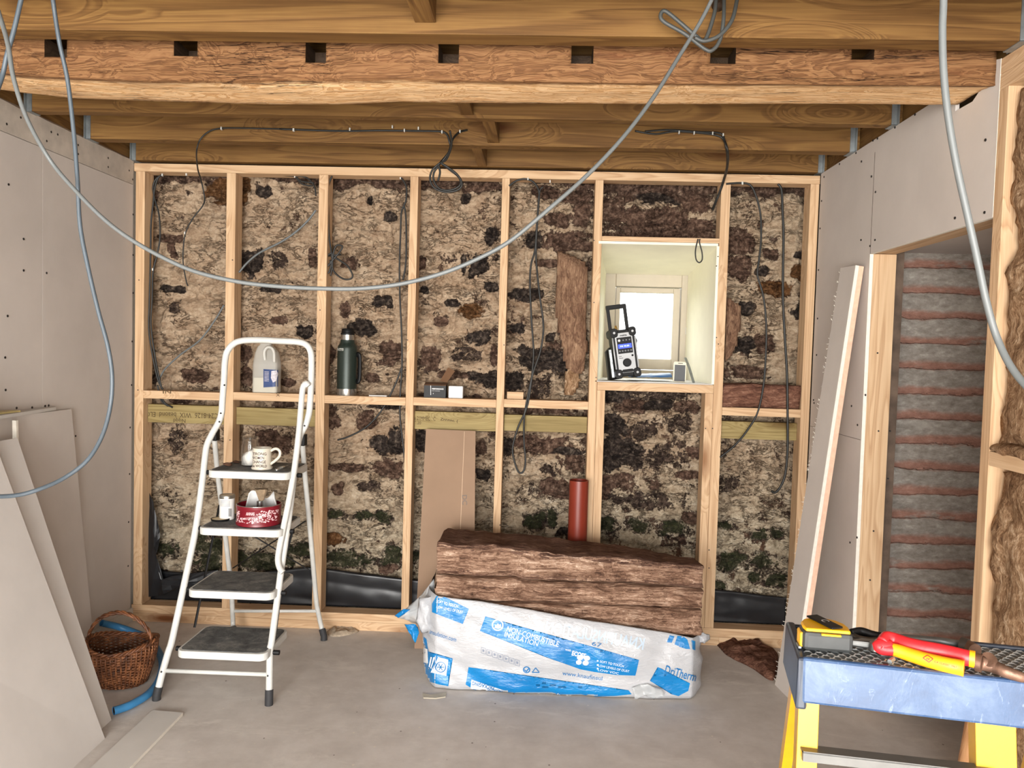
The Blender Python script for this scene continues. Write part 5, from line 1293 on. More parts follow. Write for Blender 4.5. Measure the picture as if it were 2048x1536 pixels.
cable('hanging_cable', 'dark cable running from a joist clip down the front of the first bay', [[(560, 258, -0.42), (520, 257, -0.42), (470, 256, -0.42), (440, 257, -0.42), (418, 263, -0.42), (400, 280, -0.425), (393, 306, -0.40), (396, 340, -0.14), (402, 360, 0.0), (409, 395, 0.03), (405, 412, 0.05), (385, 438, 0.05), (370, 470, 0.06), (366, 520, 0.06), (372, 560, 0.06), (376, 572, 0.06)]], 0.03, 0.0035, cableb, [(443, 257, -0.42), (587, 260, -0.42), (370, 466, 0.06)])
cable('looped_cable', 'bundled black cable loops at the top right of the second bay', [[(545, 349), (580, 352), (612, 355), (628, 372), (632, 392)], [(590, 353), (605, 368), (625, 372)], [(592, 352), (602, 362), (628, 366)]], 0.05, 0.004, cableb, [(590, 353)])
cable('looped_cable', 'black cable tied in a bow hanging at the left of the third bay', [[(664, 352), (657, 375), (657, 430), (658, 470), (662, 500), (664, 515)], [(664, 515), (672, 492), (684, 492), (682, 500), (670, 515), (650, 538), (646, 542), (660, 528)],
      [(664, 505), (651, 515), (650, 530), (658, 545), (668, 500)], [(664, 512), (678, 520), (695, 532), (705, 550), (700, 558), (685, 557), (668, 543), (660, 520)], [(663, 510), (665, 530), (661, 552)], [(655, 512), (682, 509)]], 0.025, 0.0045, cableb, [(739, 350)])
cable('hanging_cable', 'black cables running down the right edge of the third bay past the lower half', [[(800, 352), (812, 372), (812, 400), (803, 425), (801, 470), (799, 530), (800, 600), (803, 660), (804, 730), (801, 780), (800, 830), (805, 880), (810, 925), (812, 937)],
      [(808, 410), (812, 440), (812, 520), (806, 560)], [(803, 735), (790, 770), (765, 818), (735, 852), (700, 872), (675, 880)]], 0.03, 0.0045, cableb, [(775, 351), (801, 356)])
cable('looped_cable', 'black coil of cable hanging from the joist over the fourth bay', [[(900, 262, -0.60), (903, 290, -0.55), (893, 318, -0.5), (880, 326, -0.48)], [(935, 260, -0.40), (918, 265, -0.42), (905, 280, -0.46), (897, 305, -0.48), (882, 326, -0.48)],
      [(880, 326, -0.48), (865, 340, -0.48), (860, 358, -0.48), (868, 375, -0.48), (890, 384, -0.48), (915, 380, -0.48), (924, 368, -0.48), (915, 350, -0.48), (895, 334, -0.48), (881, 326, -0.48)],
      [(880, 328, -0.47), (868, 345, -0.47), (868, 362, -0.47), (880, 378, -0.47), (902, 380, -0.47), (920, 370, -0.47), (918, 355, -0.47), (900, 340, -0.47), (884, 328, -0.47)], [(877, 330, -0.49), (880, 345, -0.49), (876, 362, -0.49)]], -0.48, 0.0045, cableb)
cable('clipped_cable', 'black cable clipped along the face of the second joist behind the beam', [[(560, 258), (640, 261), (700, 262), (760, 261), (840, 262), (880, 263), (893, 268), (898, 280), (900, 300), (880, 326, -0.48)]], -0.419, 0.0045, cableb, [(588, 260), (700, 259), (785, 254), (809, 261), (837, 257), (884, 264), (920, 263)])
cable('clipped_cable', 'black cables clipped along the right half of the second joist', [[(1270, 262), (1310, 268), (1350, 263), (1400, 266), (1430, 270), (1446, 278, -0.425), (1453, 300, -0.425), (1454, 330, -0.26), (1449, 352, -0.04), (1440, 380, -0.02), (1428, 410, 0.03), (1424, 418, 0.06)],
      [(1290, 263), (1340, 260), (1400, 264), (1440, 267), (1449, 280, -0.425), (1456, 306, -0.42), (1455, 335, -0.24), (1447, 365, -0.02), (1436, 395, 0.0), (1426, 420, 0.05)]], -0.422, 0.0042, cableb, [(1358, 265), (1388, 266), (1425, 267), (1446, 270)])
cable('hanging_cable', 'long black cable hanging in front of the fifth bay down to a low loop', [[(1018, 372), (1032, 362), (1050, 358), (1068, 365), (1078, 385), (1076, 420), (1073, 460), (1070, 500), (1062, 530), (1060, 570), (1063, 640), (1067, 700), (1065, 740), (1059, 790), (1052, 820), (1036, 855), (1026, 890), (1026, 910), (1034, 938), (1041, 946), (1048, 940), (1051, 920), (1048, 880), (1049, 830), (1058, 780), (1068, 740), (1080, 705), (1086, 670), (1086, 640), (1078, 580), (1072, 510), (1075, 440), (1079, 385), (1086, 374)]], 0.0, 0.0048, cableb, [(1100, 363), (1056, 358)])
for o in (bpy.data.objects[-1],): pass
cable('hanging_cable', 'black cable on the left of the right-hand bay, sweeping left at the bottom', [[(1452, 368), (1480, 366), (1500, 370), (1512, 392), (1521, 430), (1522, 480), (1518, 520), (1515, 550), (1526, 590), (1532, 640), (1532, 700), (1527, 770), (1515, 825), (1495, 860), (1470, 890), (1440, 915)]], 0.0, 0.005, cableb, [(1484, 366)])
cable('hanging_cable', 'right of two black cables in the right-hand bay, hooking left low down', [[(1556, 368), (1563, 380), (1565, 420), (1567, 470), (1566, 540), (1566, 600), (1570, 680), (1574, 750), (1575, 830), (1575, 900), (1570, 950), (1560, 975), (1550, 985), (1543, 982)]], 0.0, 0.0062, cableb, [(1485, 367)])
cable('hanging_cable', 'small black cable loop hanging over the head of the window recess', [[(1396, 478), (1391, 500), (1392, 518), (1398, 525), (1404, 520), (1404, 505), (1399, 485), (1400, 478)]], -0.012, 0.0032, cableb)
cable('looped_cable', 'grey cable looped through a hole in the front joist at the upper right', [[(1432, 0, -1.64), (1428, 30, -1.65), (1410, 80, -1.66), (1392, 72, -1.66), (1360, 45, -1.66), (1330, 22, -1.66), (1321, 32, -1.66), (1330, 45, -1.66), (1370, 68, -1.66), (1410, 98, -1.66), (1425, 100, -1.66), (1440, 80, -1.66), (1447, 40, -1.66), (1448, 0, -1.64)],
      [(1474, 0, -1.64), (1464, 40, -1.66), (1440, 70, -1.67), (1410, 82, -1.67), (1390, 75, -1.67)]], -1.66, 0.0055, cablem)
bm = BM(); q = P(1440, 2, Y=-1.612); bmesh.ops.create_uvsphere(bm, u_segments=16, v_segments=8, radius=0.019, matrix=Matrix.Translation((q.x, -1.588, q.z))); tag(obj('bored_hole', bm, darkwood, smooth=True), kind='structure')
# the big grey cable sagging right across the room
cable('sagging_cable', 'long pale grey cable sagging in a wide curve across the whole room', [[(-60, -90, -2.35), (-20, -20, -2.35), (2, 40, -2.3), (16, 90, -2.25), (28, 160, -2.2), (55, 240, -2.15), (100, 320, -2.1), (150, 380, -2.1), (210, 440, -2.1), (270, 484, -2.1), (340, 522, -2.1), (400, 546, -2.1), (480, 564, -2.1), (560, 573, -2.1), (640, 577, -2.1), (720, 577, -2.1), (800, 568, -2.1), (880, 548, -2.1), (950, 520, -2.1), (1020, 482, -2.1), (1100, 416, -2.1), (1180, 345, -2.08), (1250, 270, -2.05), (1310, 190, -2.0), (1360, 110, -1.95), (1400, 45, -1.93), (1428, -10, -1.92), (1450, -60, -1.92), (1462, -130, -1.925)]], -2.1, 0.0048, cablel)
cable('hanging_cable', 'grey cable hanging in a long loop at the far left in front of the wall', [[(100, -60, -2.15), (106, 0, -2.1), (118, 80, -2.08), (135, 160, -2.06), (147, 260, -2.05), (155, 360, -2.05), (160, 450, -2.05), (175, 530, -2.05), (196, 620, -2.05), (215, 690, -2.05), (224, 750, -2.05), (221, 810, -2.05), (205, 870, -2.07), (175, 920, -2.1), (130, 955, -2.13), (80, 978, -2.17), (30, 991, -2.2), (-40, 992, -2.25), (-120, 980, -2.3)]], -2.05, 0.0048, plain('blue_grey_cable', rgb(76, 86, 94), 0.45, var=0.06))
cable('hanging_cable', 'short grey cable crossing the top left corner of the view', [[(60, -80, -2.2), (42, 0, -2.2), (28, 60, -2.2), (14, 110, -2.2), (2, 160, -2.2), (-30, 240, -2.25), (-70, 330, -2.3), (-120, 500, -2.32), (-160, 720, -2.34), (-165, 880, -2.34), (-120, 980, -2.3)]], -2.2, 0.0048, plain('blue_grey_cable', rgb(76, 86, 94), 0.45, var=0.06))
cable('hanging_cable', 'grey cable hanging close to the viewer at the right edge', [[(1886, -90, -2.75), (1887, 0, -2.75), (1885, 60, -2.75), (1887, 140, -2.75), (1896, 230, -2.75), (1913, 330, -2.75), (1935, 430, -2.75), (1955, 520, -2.75), (1972, 600, -2.75), (1992, 670, -2.75), (2020, 730, -2.77), (2060, 780, -2.8), (2120, 830, -2.85)]], -2.75, 0.0048, cablel)
# ------------------------------------------------------------------ leaning boards on the left
def slab(name, a, b, c, d, th, mat, lb, cat, group=None, edge=None, away=None, bevel=0.0):
    """board through four corner points a,b (foot), c,d (head); the thickness goes away from the viewer"""
    n = (b-a).cross(d-a).normalized()
    if away is not None and n.dot(away) < 0: n = -n
    bm = BM(); hexa(bm, [a, b, c, d], [a+n*th, b+n*th, c+n*th, d+n*th])
    if edge is not None:
        for i, f in enumerate(bm.faces):
            if i >= 2: f.material_index = 1
        return tag(obj(name, bm, [mat, edge], bevel=bevel), lb, cat, group)
    return tag(obj(name, bm, mat, bevel=bevel), lb, cat, group)
aw = Vector((-1, 0, -0.2))
a = P(210, 1477, Z=0); e = P(0, 913, Y=a.y); d = (e-a); k = (a.x-0.03)/(-d.x); top = a+d*k
b = a+Vector((0.03, -1.3, 0)); c = top+Vector((0.0, -1.3, 0))
slab('leaning_plasterboard', b, a, top, c, 0.0125, plasterL, 'front-most large grey plasterboard sheet leaning on the left wall', 'plasterboard', 'plasterboards leaning on the left wall', edge=plaster2, away=aw)
a2 = P(223, 1440, Z=0); t2 = P(35, 876, Y=a2.y+0.02); d2 = t2-a2
b2 = a2+Vector((0.03, -0.9, 0)); c2 = t2+Vector((0.0, -0.9, 0.0))
slab('leaning_plasterboard', b2, a2, t2, c2, 0.0125, plasterL, 'narrower plasterboard sheet leaning just behind the front-most sheet on the left', 'plasterboard', 'plasterboards leaning on the left wall', edge=plaster2, away=aw)
a3 = P(190, 1290, Z=0); a3 = Vector((0.075, P(190, 1290, X=0.075).y, 0)); t3 = P(143, 818, X=0.018)
a3.y = min(a3.y, -0.37)
b3 = Vector((a3.x, -1.55, 0)); c3 = Vector((t3.x, -1.55, t3.z))
slab('leaning_plasterboard', b3, a3, t3, c3, 0.0125, plaster, 'upright plasterboard sheet resting nearly flat against the left wall', 'plasterboard', 'plasterboards leaning on the left wall', edge=plaster2, away=Vector((-1, 0, 0)))
# board end and its white edge seen between the sheets
p1 = P(39, 846, X=0.06); p2 = P(46, 905, X=0.075)
bm = BM(); hexa(bm, [(0.055, p2.y-0.02, 0.45), (0.085, p2.y-0.02, 0.45), (0.085, p2.y-0.008, 0.45), (0.055, p2.y-0.008, 0.45)], [(0.045, p1.y-0.02, 1.118), (0.060, p1.y-0.02, 1.118), (0.060, p1.y-0.008, 1.118), (0.045, p1.y-0.008, 1.118)])
tag(obj('plasterboard_strip', bm, gypsum), 'thin white plasterboard strip standing behind the leaning sheets on the left', 'plasterboard')
# loose board lying across the heads of the sheets
z_ = t3.z+0.006
s1 = P(112, 820, Z=z_); s2 = P(0, 842, Z=z_)
bm = BM(); hexa(bm, [(0.002, s1.y+0.03, z_), (0.002, s1.y-0.75, z_), (max(0.09, s2.x), s1.y-0.75, z_), (s1.x, s1.y, z_)], [(0.002, s1.y+0.03, z_+0.0125), (0.002, s1.y-0.75, z_+0.0125), (max(0.09, s2.x), s1.y-0.75, z_+0.0125), (s1.x, s1.y, z_+0.0125)])
tag(obj('board_offcut', bm, plaster2), 'plasterboard off-cut lying flat across the tops of the leaning sheets', 'plasterboard')
q1 = P(15, 825, Z=z_+0.014)
bm = BM(); box(bm, (0.012, q1.y-0.5, z_+0.013), (0.06, q1.y+0.05, z_+0.019)); tag(obj('yellow_trim', bm, plain('pale_yellow_film', rgb(206, 190, 130), 0.4)), 'pale yellow strip lying on the flat off-cut at the left edge', 'strip')

# off-cut on the floor
q = [P(305, 1420, Z=0.0125), P(366, 1425, Z=0.0125), P(250, 1545, Z=0.0125), P(160, 1555, Z=0.0125)]
u1 = (q[2]-q[1]).normalized()
q = [q[0], q[1], q[1]+u1*0.62, q[0]+(q[3]-q[0]).normalized()*0.62]
bm = BM(); hexa(bm, [Vector((v.x, v.y, 0.0005)) for v in q], q)
for i, f in enumerate(bm.faces):
    if i >= 2: f.material_index = 1
tag(obj('floor_offcut', bm, [plaster2, gypsum]), 'grey plasterboard off-cut lying on the floor in the left foreground', 'plasterboard')
bm = BM(); q0 = P(868, 1391, Z=0)
pts = [(845, 1388), (862, 1391), (893, 1386), (891, 1395), (872, 1398), (847, 1397)]
prism(bm, [(P(x, y, Z=0).x, P(x, y, Z=0).y) for x, y in pts], lambda p: Vector((p[0], p[1], 0.0005)), lambda p: Vector((p[0], p[1], 0.004)))
tag(obj('paper_scrap', bm, plain('pale_paper_scrap', rgb(188, 180, 162), 0.9, var=0.1)), 'small pale scrap of paper on the floor in front of the insulation pack', 'paper scrap')

# ------------------------------------------------------------------ blue pipe on the floor
pp = [P(195, 1243, X=0.14) if False else P(205, 1246, Y=-0.20), P(240, 1253, Y=-0.22), P(272, 1262, Y=-0.26), P(298, 1278, Z=0.02), P(318, 1305, Z=0.02), P(325, 1330, Z=0.02), P(318, 1360, Z=0.02), P(298, 1387, Z=0.02), P(265, 1408, Z=0.02), P(240, 1418, Z=0.02), P(227, 1422, Z=0.02)]
pp[0].z = pp[1].z = pp[2].z = 0.0
pp[0] = P(203, 1246, Z=0.10); pp[1] = P(238, 1254, Z=0.06); pp[2] = P(270, 1265, Z=0.035)
bp = thing('blue_pipe', 'curved length of blue plastic water pipe on the floor round the basket', 'pipe', tuple(pp[5]))
bm = BM(); tube(bm, catmull(pp, 8), 0.0155, 14, caps=False); obj('pipe_wall', bm, bluepipe, bp, smooth=True)
bm = BM(); dd = (pp[-2]-pp[-1]).normalized(); tube(bm, [pp[-1]+dd*0.002, pp[-1]+dd*0.03], 0.0125, 14); obj('bore', bm, blackp, bp)

# ------------------------------------------------------------------ wicker basket
wick = NT('brown_willow', 0.5, spec=0.4); wv = wick.coord((30, 30, 30), rnd=3)
wick.color(wick.ramp(wick.noise(wv, 1, 4), [(0.3, rgb(58, 32, 18)), (0.5, rgb(104, 62, 36)), (0.7, rgb(150, 98, 62))])); wick = wick.m
bcx, bcy = 0.345, -0.70
bk = thing('wicker_basket', 'oval brown wicker basket with a hoop handle on the floor at the left', 'basket', (bcx, bcy, 0))
A0, B0, A1, B1, HB = 0.098, 0.082, 0.138, 0.122, 0.145
def ell(t, a, off=0.0, rise=0.0):
    ra = A0+(A1-A0)*math.sin(t*math.pi/2)+off; rb = B0+(B1-B0)*math.sin(t*math.pi/2)+off
    return Vector((bcx+ra*math.cos(a), bcy+rb*math.sin(a), 0.008+HB*t + 0.030*t*math.cos(a)**2))
bm = BM(); 
NS = 44; rng2 = random.Random(3)
rows = 26
for r_ in range(rows):
    t = r_/(rows-1); pts = []
    for i in range(NS*3):
        a = 2*math.pi*i/(NS*3); s = math.sin(i*math.pi*NS/(NS*3)*1.0 + (r_ % 2)*math.pi)
        pts.append(ell(t, a, 0.0035*s+0.001*rng2.uniform(-1, 1))+Vector((0, 0, 0.0012*rng2.uniform(-1, 1))))
    tube(bm, pts, 0.0034, 5, closed=True)
obj('weave', bm, wick, bk, smooth=True)
bm = BM()
for i in range(NS):
    a = 2*math.pi*i/NS; tube(bm, [ell(t/6, a, 0.0025) for t in range(7)], 0.0040, 5)
tag(obj('stakes', bm, wick, bk, smooth=True), kind='stuff')
bm = BM(); 
for ph_ in (0, 2.1, 4.2):
    tube(bm, [ell(1.0, 2*math.pi*i/140)+Vector((0.006*math.cos(i*0.55+ph_)*math.cos(2*math.pi*i/140), 0.006*math.cos(i*0.55+ph_)*math.sin(2*math.pi*i/140), 0.006+0.006*math.sin(i*0.55+ph_))) for i in range(140)], 0.0048, 6, closed=True)
obj('rim', bm, wick, bk, smooth=True)
bm = BM(); lathe(bm, [(0.1, 0.004), (0.1, 0.012)], (0, 0, 0), 30)
for v in bm.verts: v.co = Vector((bcx+v.co.x*A0/0.1, bcy+v.co.y*B0/0.1, v.co.z))
obj('base', bm, wick, bk)
bm = BM()
hb = [P(176, 1300, Y=bcy), P(178, 1268, Y=bcy), P(196, 1240, Y=bcy), P(222, 1227, Y=bcy), P(248, 1226, Y=bcy), P(275, 1238, Y=bcy), P(297, 1262, Y=bcy), P(306, 1290, Y=bcy), P(307, 1318, Y=bcy)]
hs = catmull(hb, 8)
for ph_ in (0, 2.1, 4.2):
    tube(bm, [p+Vector((0, 0.005*math.cos(i*0.5+ph_), 0.005*math.sin(i*0.5+ph_))) for i, p in enumerate(hs)], 0.0052, 6)
obj('handle', bm, wick, bk, smooth=True)

# ------------------------------------------------------------------ narrow board leaning on the right wall
a = Vector((3.137, -0.439, 0.0)); b = Vector((3.156, -0.583, 0.0)); 
t_l = P(1688, 535, X=W-0.045); t_r = P(1726, 527, X=W-0.045)
t_l = Vector((W-0.05, -0.434, t_l.z)); t_r = Vector((W-0.045, -0.58, t_l.z-0.004))
n = (b-a).cross(t_l-a).normalized(); n = n if n.x > 0 else -n
lb_ = thing('leaning_board_strip', 'narrow torn-edged plasterboard strip leaning on the right wall beside the doorway', 'plasterboard', tuple((a+b)/2))
bm = BM(); N_ = 90
L0 = []; 
for i in range(N_+1):
    t = i/N_; j = 0.004*mnoise.noise(Vector((t*60, 0, 0)))
    L0.append(a+(t_l-a)*t + (a-b).normalized()*j)
for i in range(N_):
    t, t1 = i/N_, (i+1)/N_
    p = [L0[i], b+(t_r-b)*t, b+(t_r-b)*t1, L0[i+1]]
    hexa(bm, p, [q+n*0.0125 for q in p])
bmesh.ops.remove_doubles(bm, verts=bm.verts, dist=0.0001)
obj('board_face', bm, plaster, lb_)
bm = BM(); p = [b+n*0.0002-Vector((0, 0.0025, 0)), b+n*0.0002, t_r+n*0.0002, t_r+n*0.0002-Vector((0, 0.0025, 0))]; hexa(bm, p, [q+n*0.0145 for q in p]); obj('white_edge', bm, gypsum, lb_)
p = [a+n*0.0132, b+n*0.0132, t_r+n*0.0132, t_l+n*0.0132]; bm = BM(); hexa(bm, p, [q+n*0.024 for q in p]); obj('pink_backing', bm, pinkedge, lb_, label='pink insulated backing of the strip')
bm = BM(); rng3 = random.Random(9)
for i in range(120):
    t = rng3.random(); p = L0[int(t*N_)]; 
    d_ = Vector((rng3.uniform(-1, 0.2), rng3.uniform(-0.2, 0.8), rng3.uniform(-0.6, 0.6))).normalized()*rng3.uniform(0.004, 0.011)
    tube(bm, [p, p+d_*0.6, p+d_+Vector((0, 0, 0.002))], 0.0007, 4)
tag(obj('torn_fringe', bm, gypsum, lb_), kind='stuff')
# wool scraps on the floor by it
def heap(name, pts, h, mat, lb, seed):
    poly = [(P(x, y, Z=0).x, P(x, y, Z=0).y) for x, y in pts]; cxh = sum(p[0] for p in poly)/len(poly); cyh = sum(p[1] for p in poly)/len(poly)
    bm = BM(); R_ = 10; NA = len(poly)*6
    cp_ = catmull([Vector((p[0], p[1], 0)) for p in poly], 6, True)
    rows_ = []
    for r_ in range(R_+1):
        s = r_/R_; row = []
        for q in cp_:
            x = q.x+(cxh-q.x)*s; y = q.y+(cyh-q.y)*s
            n_ = mnoise.fractal(Vector((x*25+seed, y*25, seed)), 0.8, 2.2, 4)
            row.append(bm.verts.new((x+0.004*n_, y+0.004*n_, 0.001+max(0.0, h*min(1, s*2.5)**0.6*(0.75+0.5*n_)))))
        rows_.append(row)
    for A_, B_ in zip(rows_, rows_[1:]):
        for k in range(len(A_)): bm.faces.new((A_[k], A_[(k+1) % len(A_)], B_[(k+1) % len(A_)], B_[k]))
    bm.faces.new(rows_[-1]); bm.faces.new(rows_[0][::-1])
    return tag(obj(name, bm, mat, smooth=True), lb, 'insulation')
heap('insulation_scrap', [(1430, 1283), (1450, 1275), (1500, 1284), (1550, 1302), (1556, 1330), (1545, 1362), (1500, 1335), (1455, 1312)], 0.045, wool_red, 'flat scrap of dark red-brown wool on the floor left of the leaning strip', 2)
heap('insulation_tuft', [(655, 1262), (672, 1256), (690, 1254), (708, 1257), (718, 1263), (700, 1270), (675, 1274), (658, 1272)], 0.022, plain('dusty_fluff', rgb(168, 152, 132), 0.95, var=0.25, scale=60, bump=0.8), 'dusty pale tuft on the floor by the rear right foot of the ladder', 6)

# ------------------------------------------------------------------ cardboard and terracotta pipe
cbt = [P(852, 858, Y=0.02), P(950, 862, Y=0.02)]
a = P(826, 1303, Z=0.0); a = Vector((a.x, -0.20, 0)); b = a+Vector((0.285, 0.0, 0))
tl = P(852, 858, Y=-0.006); tr_ = P(951, 862, Y=-0.006)
tr_ = Vector((tr_.x, -0.006, tr_.z)); tl = Vector((tl.x, -0.006, tl.z))
cb = thing('cardboard_sheet', 'tall brown cardboard sheet leaning on the frame behind the insulation pack', 'cardboard', tuple((a+b)/2))
# it stands behind the stud frame boards
sh = Vector((0, 0, 0))
bm = BM(); hexa(bm, [a, b, b+Vector((0, 0.003, 0)), a+Vector((0, 0.003, 0))], [tl, tr_, tr_+Vector((0, 0.003, 0)), tl+Vector((0, 0.003, 0))]); bvc = bvh_of(bm)
obj('sheet', bm, cardm, cb)
t_ = pxpoly([[(928.5, 863), (929.5, 863), (921, 1066), (920, 1066)]]); pxtext(t_, 'DL', 932, 996, 14, 9, 86, bold=0.02)
t_2 = BM(); pxtext(t_2, 'DC', 924, 990, 20, 10, 88, bold=0.02)
obj('crease', stick(pxpoly([[(928.5, 863), (929.3, 863), (921, 1066), (920, 1066)]]), bvc, 0.0006, 8), plain('pale_crease', rgb(206, 178, 150), 0.9), cb)
obj('stamp', stick(t_2, bvc, 0.0008, 4), plain('grey_ink', rgb(120, 108, 100), 0.8), cb)
px_ = (P(1138, 1000, Y=-0.10).x+P(1177, 1000, Y=-0.10).x)/2; pr_ = (P(1177, 1000, Y=-0.10).x-P(1138, 1000, Y=-0.10).x)/2; pz = P(1157, 962, Y=-0.10).z
bm = BM(); lathe(bm, [(pr_, 0.0), (pr_, pz), (pr_-0.004, pz), (pr_-0.004, 0.002)], (px_, -0.075, 0), 40, capb=False, capt=False)
tag(obj('drain_pipe', bm, orangepipe, auto=50), 'terracotta coloured plastic drain pipe standing upright behind the insulation pack', 'pipe')

# ------------------------------------------------------------------ insulation pack
PX0, PX1 = 1.645, 2.775
def ztop_front(x): 
    pts = [(875, 1084), (960, 1088), (1060, 1097), (1134, 1107), (1263, 1117), (1402, 1130)]
    q = [P(px, py, Y=-0.54) for px, py in pts]; return float(np.interp(x, [v.x for v in q], [v.z for v in q]))
seams = [lambda x: ztop_front(x), lambda x: float(np.interp(x, [PX0, PX1], [P(880, 1150, Y=-.56).z, P(1400, 1177, Y=-.56).z])), lambda x: float(np.interp(x, [PX0, PX1], [P(880, 1190, Y=-.57).z-0.02, P(1400, 1218, Y=-.57).z])), lambda x: 0.25, lambda x: 0.12, lambda x: 0.012]
seamdef = seams
def stackslab(k, lb, mat):
    zt, zb = seams[k], seams[k+1]
    bm = BM(); nx, nr = 200, 110
    xa_, xb_ = PX0, PX1
    cols = []
    for i in range(nx+1):
        u = i/nx; x = xa_+(xb_-xa_)*u; col = []
        wv_ = lambda q: 0.007*mnoise.noise(Vector((x*5, q*3.1, 0)))+0.004*mnoise.noise(Vector((x*19, q*3.1, 0)))
        T = zt(x)+wv_(k); B = zb(x)+wv_(k+1)+0.001; hgt = T-B
        yf_, yb_ = (-0.56-0.012*k if k < 3 else -0.525), (-0.20 if k == 0 else -0.17)
        if k == 0: yb_ = -0.20-0.16*max(0, (u-0.6)/0.4)**1.5
        for j in range(nr):
            a = 2*math.pi*j/nr
            ca, sa = math.cos(a), math.sin(a)
            ex = 0.16
            yy = (yf_+yb_)/2 + (yb_-yf_)/2*math.copysign(abs(ca)**ex, ca); zz = (T+B)/2+hgt/2*math.copysign(abs(sa)**0.17, sa)
            nse = mnoise.fractal(Vector((x*7, zz*60, k*7)), 0.75, 2.2, 5)
            ns2 = mnoise.fractal(Vector((x*7, yy*7, k)), 0.8, 2.1, 3)
            front = max(0, -ca)
            yy += -0.022*nse*front
            zz += (0.010*ns2 if sa > 0.3 else 0.003*ns2) if k == 0 else 0.003*ns2
            if k == 0 and sa > 0: zz -= 0.018*max(0.0, min(1.0, (yy-yf_)/(yb_-yf_)))
            xx = x + (0.012*mnoise.noise(Vector((yy*12, zz*30, k)))*(1 if u < 0.02 or u > 0.98 else 0))
            endr = min(u, 1-u)/0.02
            col.append(bm.verts.new((xx, yy, max(0.008, zz))))
        cols.append(col)
    for i in range(nx):
        for j in range(nr): bm.faces.new((cols[i][j], cols[i][(j+1) % nr], cols[i+1][(j+1) % nr], cols[i+1][j]))
    bm.faces.new(cols[0]); bm.faces.new(cols[-1][::-1])
    bmesh.ops.recalc_face_normals(bm, faces=bm.faces)
    for f in bm.faces:
        if f.normal.z > 0.75 and k == 0: f.material_index = 1
    return tag(obj('insulation_slab', bm, [mat, wool_top], smooth=True), lb, 'insulation', 'brown wool slabs stacked in the pack')
for k, lb in enumerate(('top slab of brown mineral wool in the opened pack', 'second brown wool slab from the top of the pack', 'third brown wool slab, just above the torn edge of the wrapper',
                        'fourth brown wool slab, hidden inside the wrapper', 'lowest brown wool slab, hidden inside the wrapper')):
    stackslab(k, lb, wool_stack)
film = NT('white_film', 0.28, spec=0.5); fv = film.coord()
film.color(film.ramp(film.noise(fv, 5, 3), [(0.3, rgb(172, 174, 178)), (0.7, rgb(188, 189, 192))])); film.bump(film.noise(film.coord((1, 1, 2.5)), 26, 4, 0.6, 1.0), 0.35, 0.012)
film = film.m
bluef = NT('blue_print', 0.28, spec=0.5); bluef.color(bluef.ramp(bluef.noise(bluef.coord(), 6, 2), [(0.3, rgb(10, 112, 176)), (0.7, rgb(16, 128, 192))])); bluef.bump(bluef.noise(bluef.coord((1, 1, 2.5)), 26, 4, 0.6, 1.0), 0.3, 0.012); bluef = bluef.m
wrapbm = BM()
_te = [P(px, py, Y=-0.60) for px, py in ((868, 1188), (905, 1194), (960, 1200), (1050, 1215), (1140, 1232), (1240, 1248), (1330, 1262), (1398, 1276))]
def ztopw(x): return float(np.interp(x, [v.x for v in _te], [v.z for v in _te]))
_be = [P(px, py, Y=-0.64) for px, py in ((832, 1330), (860, 1362), (900, 1370), (980, 1384), (1070, 1392), (1200, 1396), (1330, 1397), (1372, 1388), (1392, 1350))]
def wrapf(u, v):
    # u round the pack: left back corner, left side, front, right side
    fx0, fx1 = 1.625, 2.765
    s = u*1.7-0.35   # -0.35..1.35
    ab = lambda q: q
    x = fx0+(fx1-fx0)*max(0, min(1, s)); y = -0.615
    if s < 0.03:
        k = (0.03-s)/0.38; x = fx0+0.035-0.05*math.sin(min(1, k*3)*math.pi/2)-0.01*k; y = -0.615+0.43*k**1.15
    if s > 0.97:
        k = (s-0.97)/0.38; x = fx1-0.035+0.05*math.sin(min(1, k*3)*math.pi/2); y = -0.615+0.43*k**1.15
    zt = ztopw(max(fx0, min(fx1, x)))
    z = zt*(1-v)
    belly = math.sin(math.pi*min(1, v*1.02))**0.8 if v < 0.5 else max(math.sin(math.pi*min(1, v*1.02))**0.8, 0.85)
    cxn = max(-1, min(1, (x-(fx0+fx1)/2)/((fx1-fx0)/2)))
    out = 0.045*belly*(1-0.5*cxn**4)
    nx_, ny_ = (0, -1)
    if s < 0.03: 
        k = min(1, (0.03-s)/0.15); nx_, ny_ = -k, -(1-k)
    if s > 0.97:
        k = min(1, (s-0.97)/0.15); nx_, ny_ = k, -(1-k)
    wr_ = 0.011*mnoise.fractal(Vector((s*7+z*5, z*6-s*3, 0)), 0.9, 2.0, 2) + 0.005*mnoise.noise(Vector((s*13+z*20, z*5, 4)))*(0.6+abs(cxn)**2*1.5)
    if v > 0.9: out -= 0.022*((v-0.9)/0.1)**2
    out += wr_*(0.25+0.75*min(1, v*6))
    return Vector((x+nx_*out, y+ny_*out, max(0.004, z)))
grid(wrapbm, 220, 80, wrapf)
bmesh.ops.triangulate(wrapbm, faces=wrapbm.faces); bvw = bvh_of(wrapbm)
wrp = thing('insulation_wrapper', 'torn white and blue printed plastic wrapper round the lower half of the wool pack', 'plastic wrapper', (2.2, -0.6, 0))
wo = obj('wrapper_film', wrapbm, film, wrp, smooth=True, keep=True); wo.modifiers.new('s', 'SOLIDIFY').thickness = 0.0006
def C(x, y): return (780+x/3.103, 1040+y/3.103)
def CP_(*l): return [C(x, y) for x, y in l]
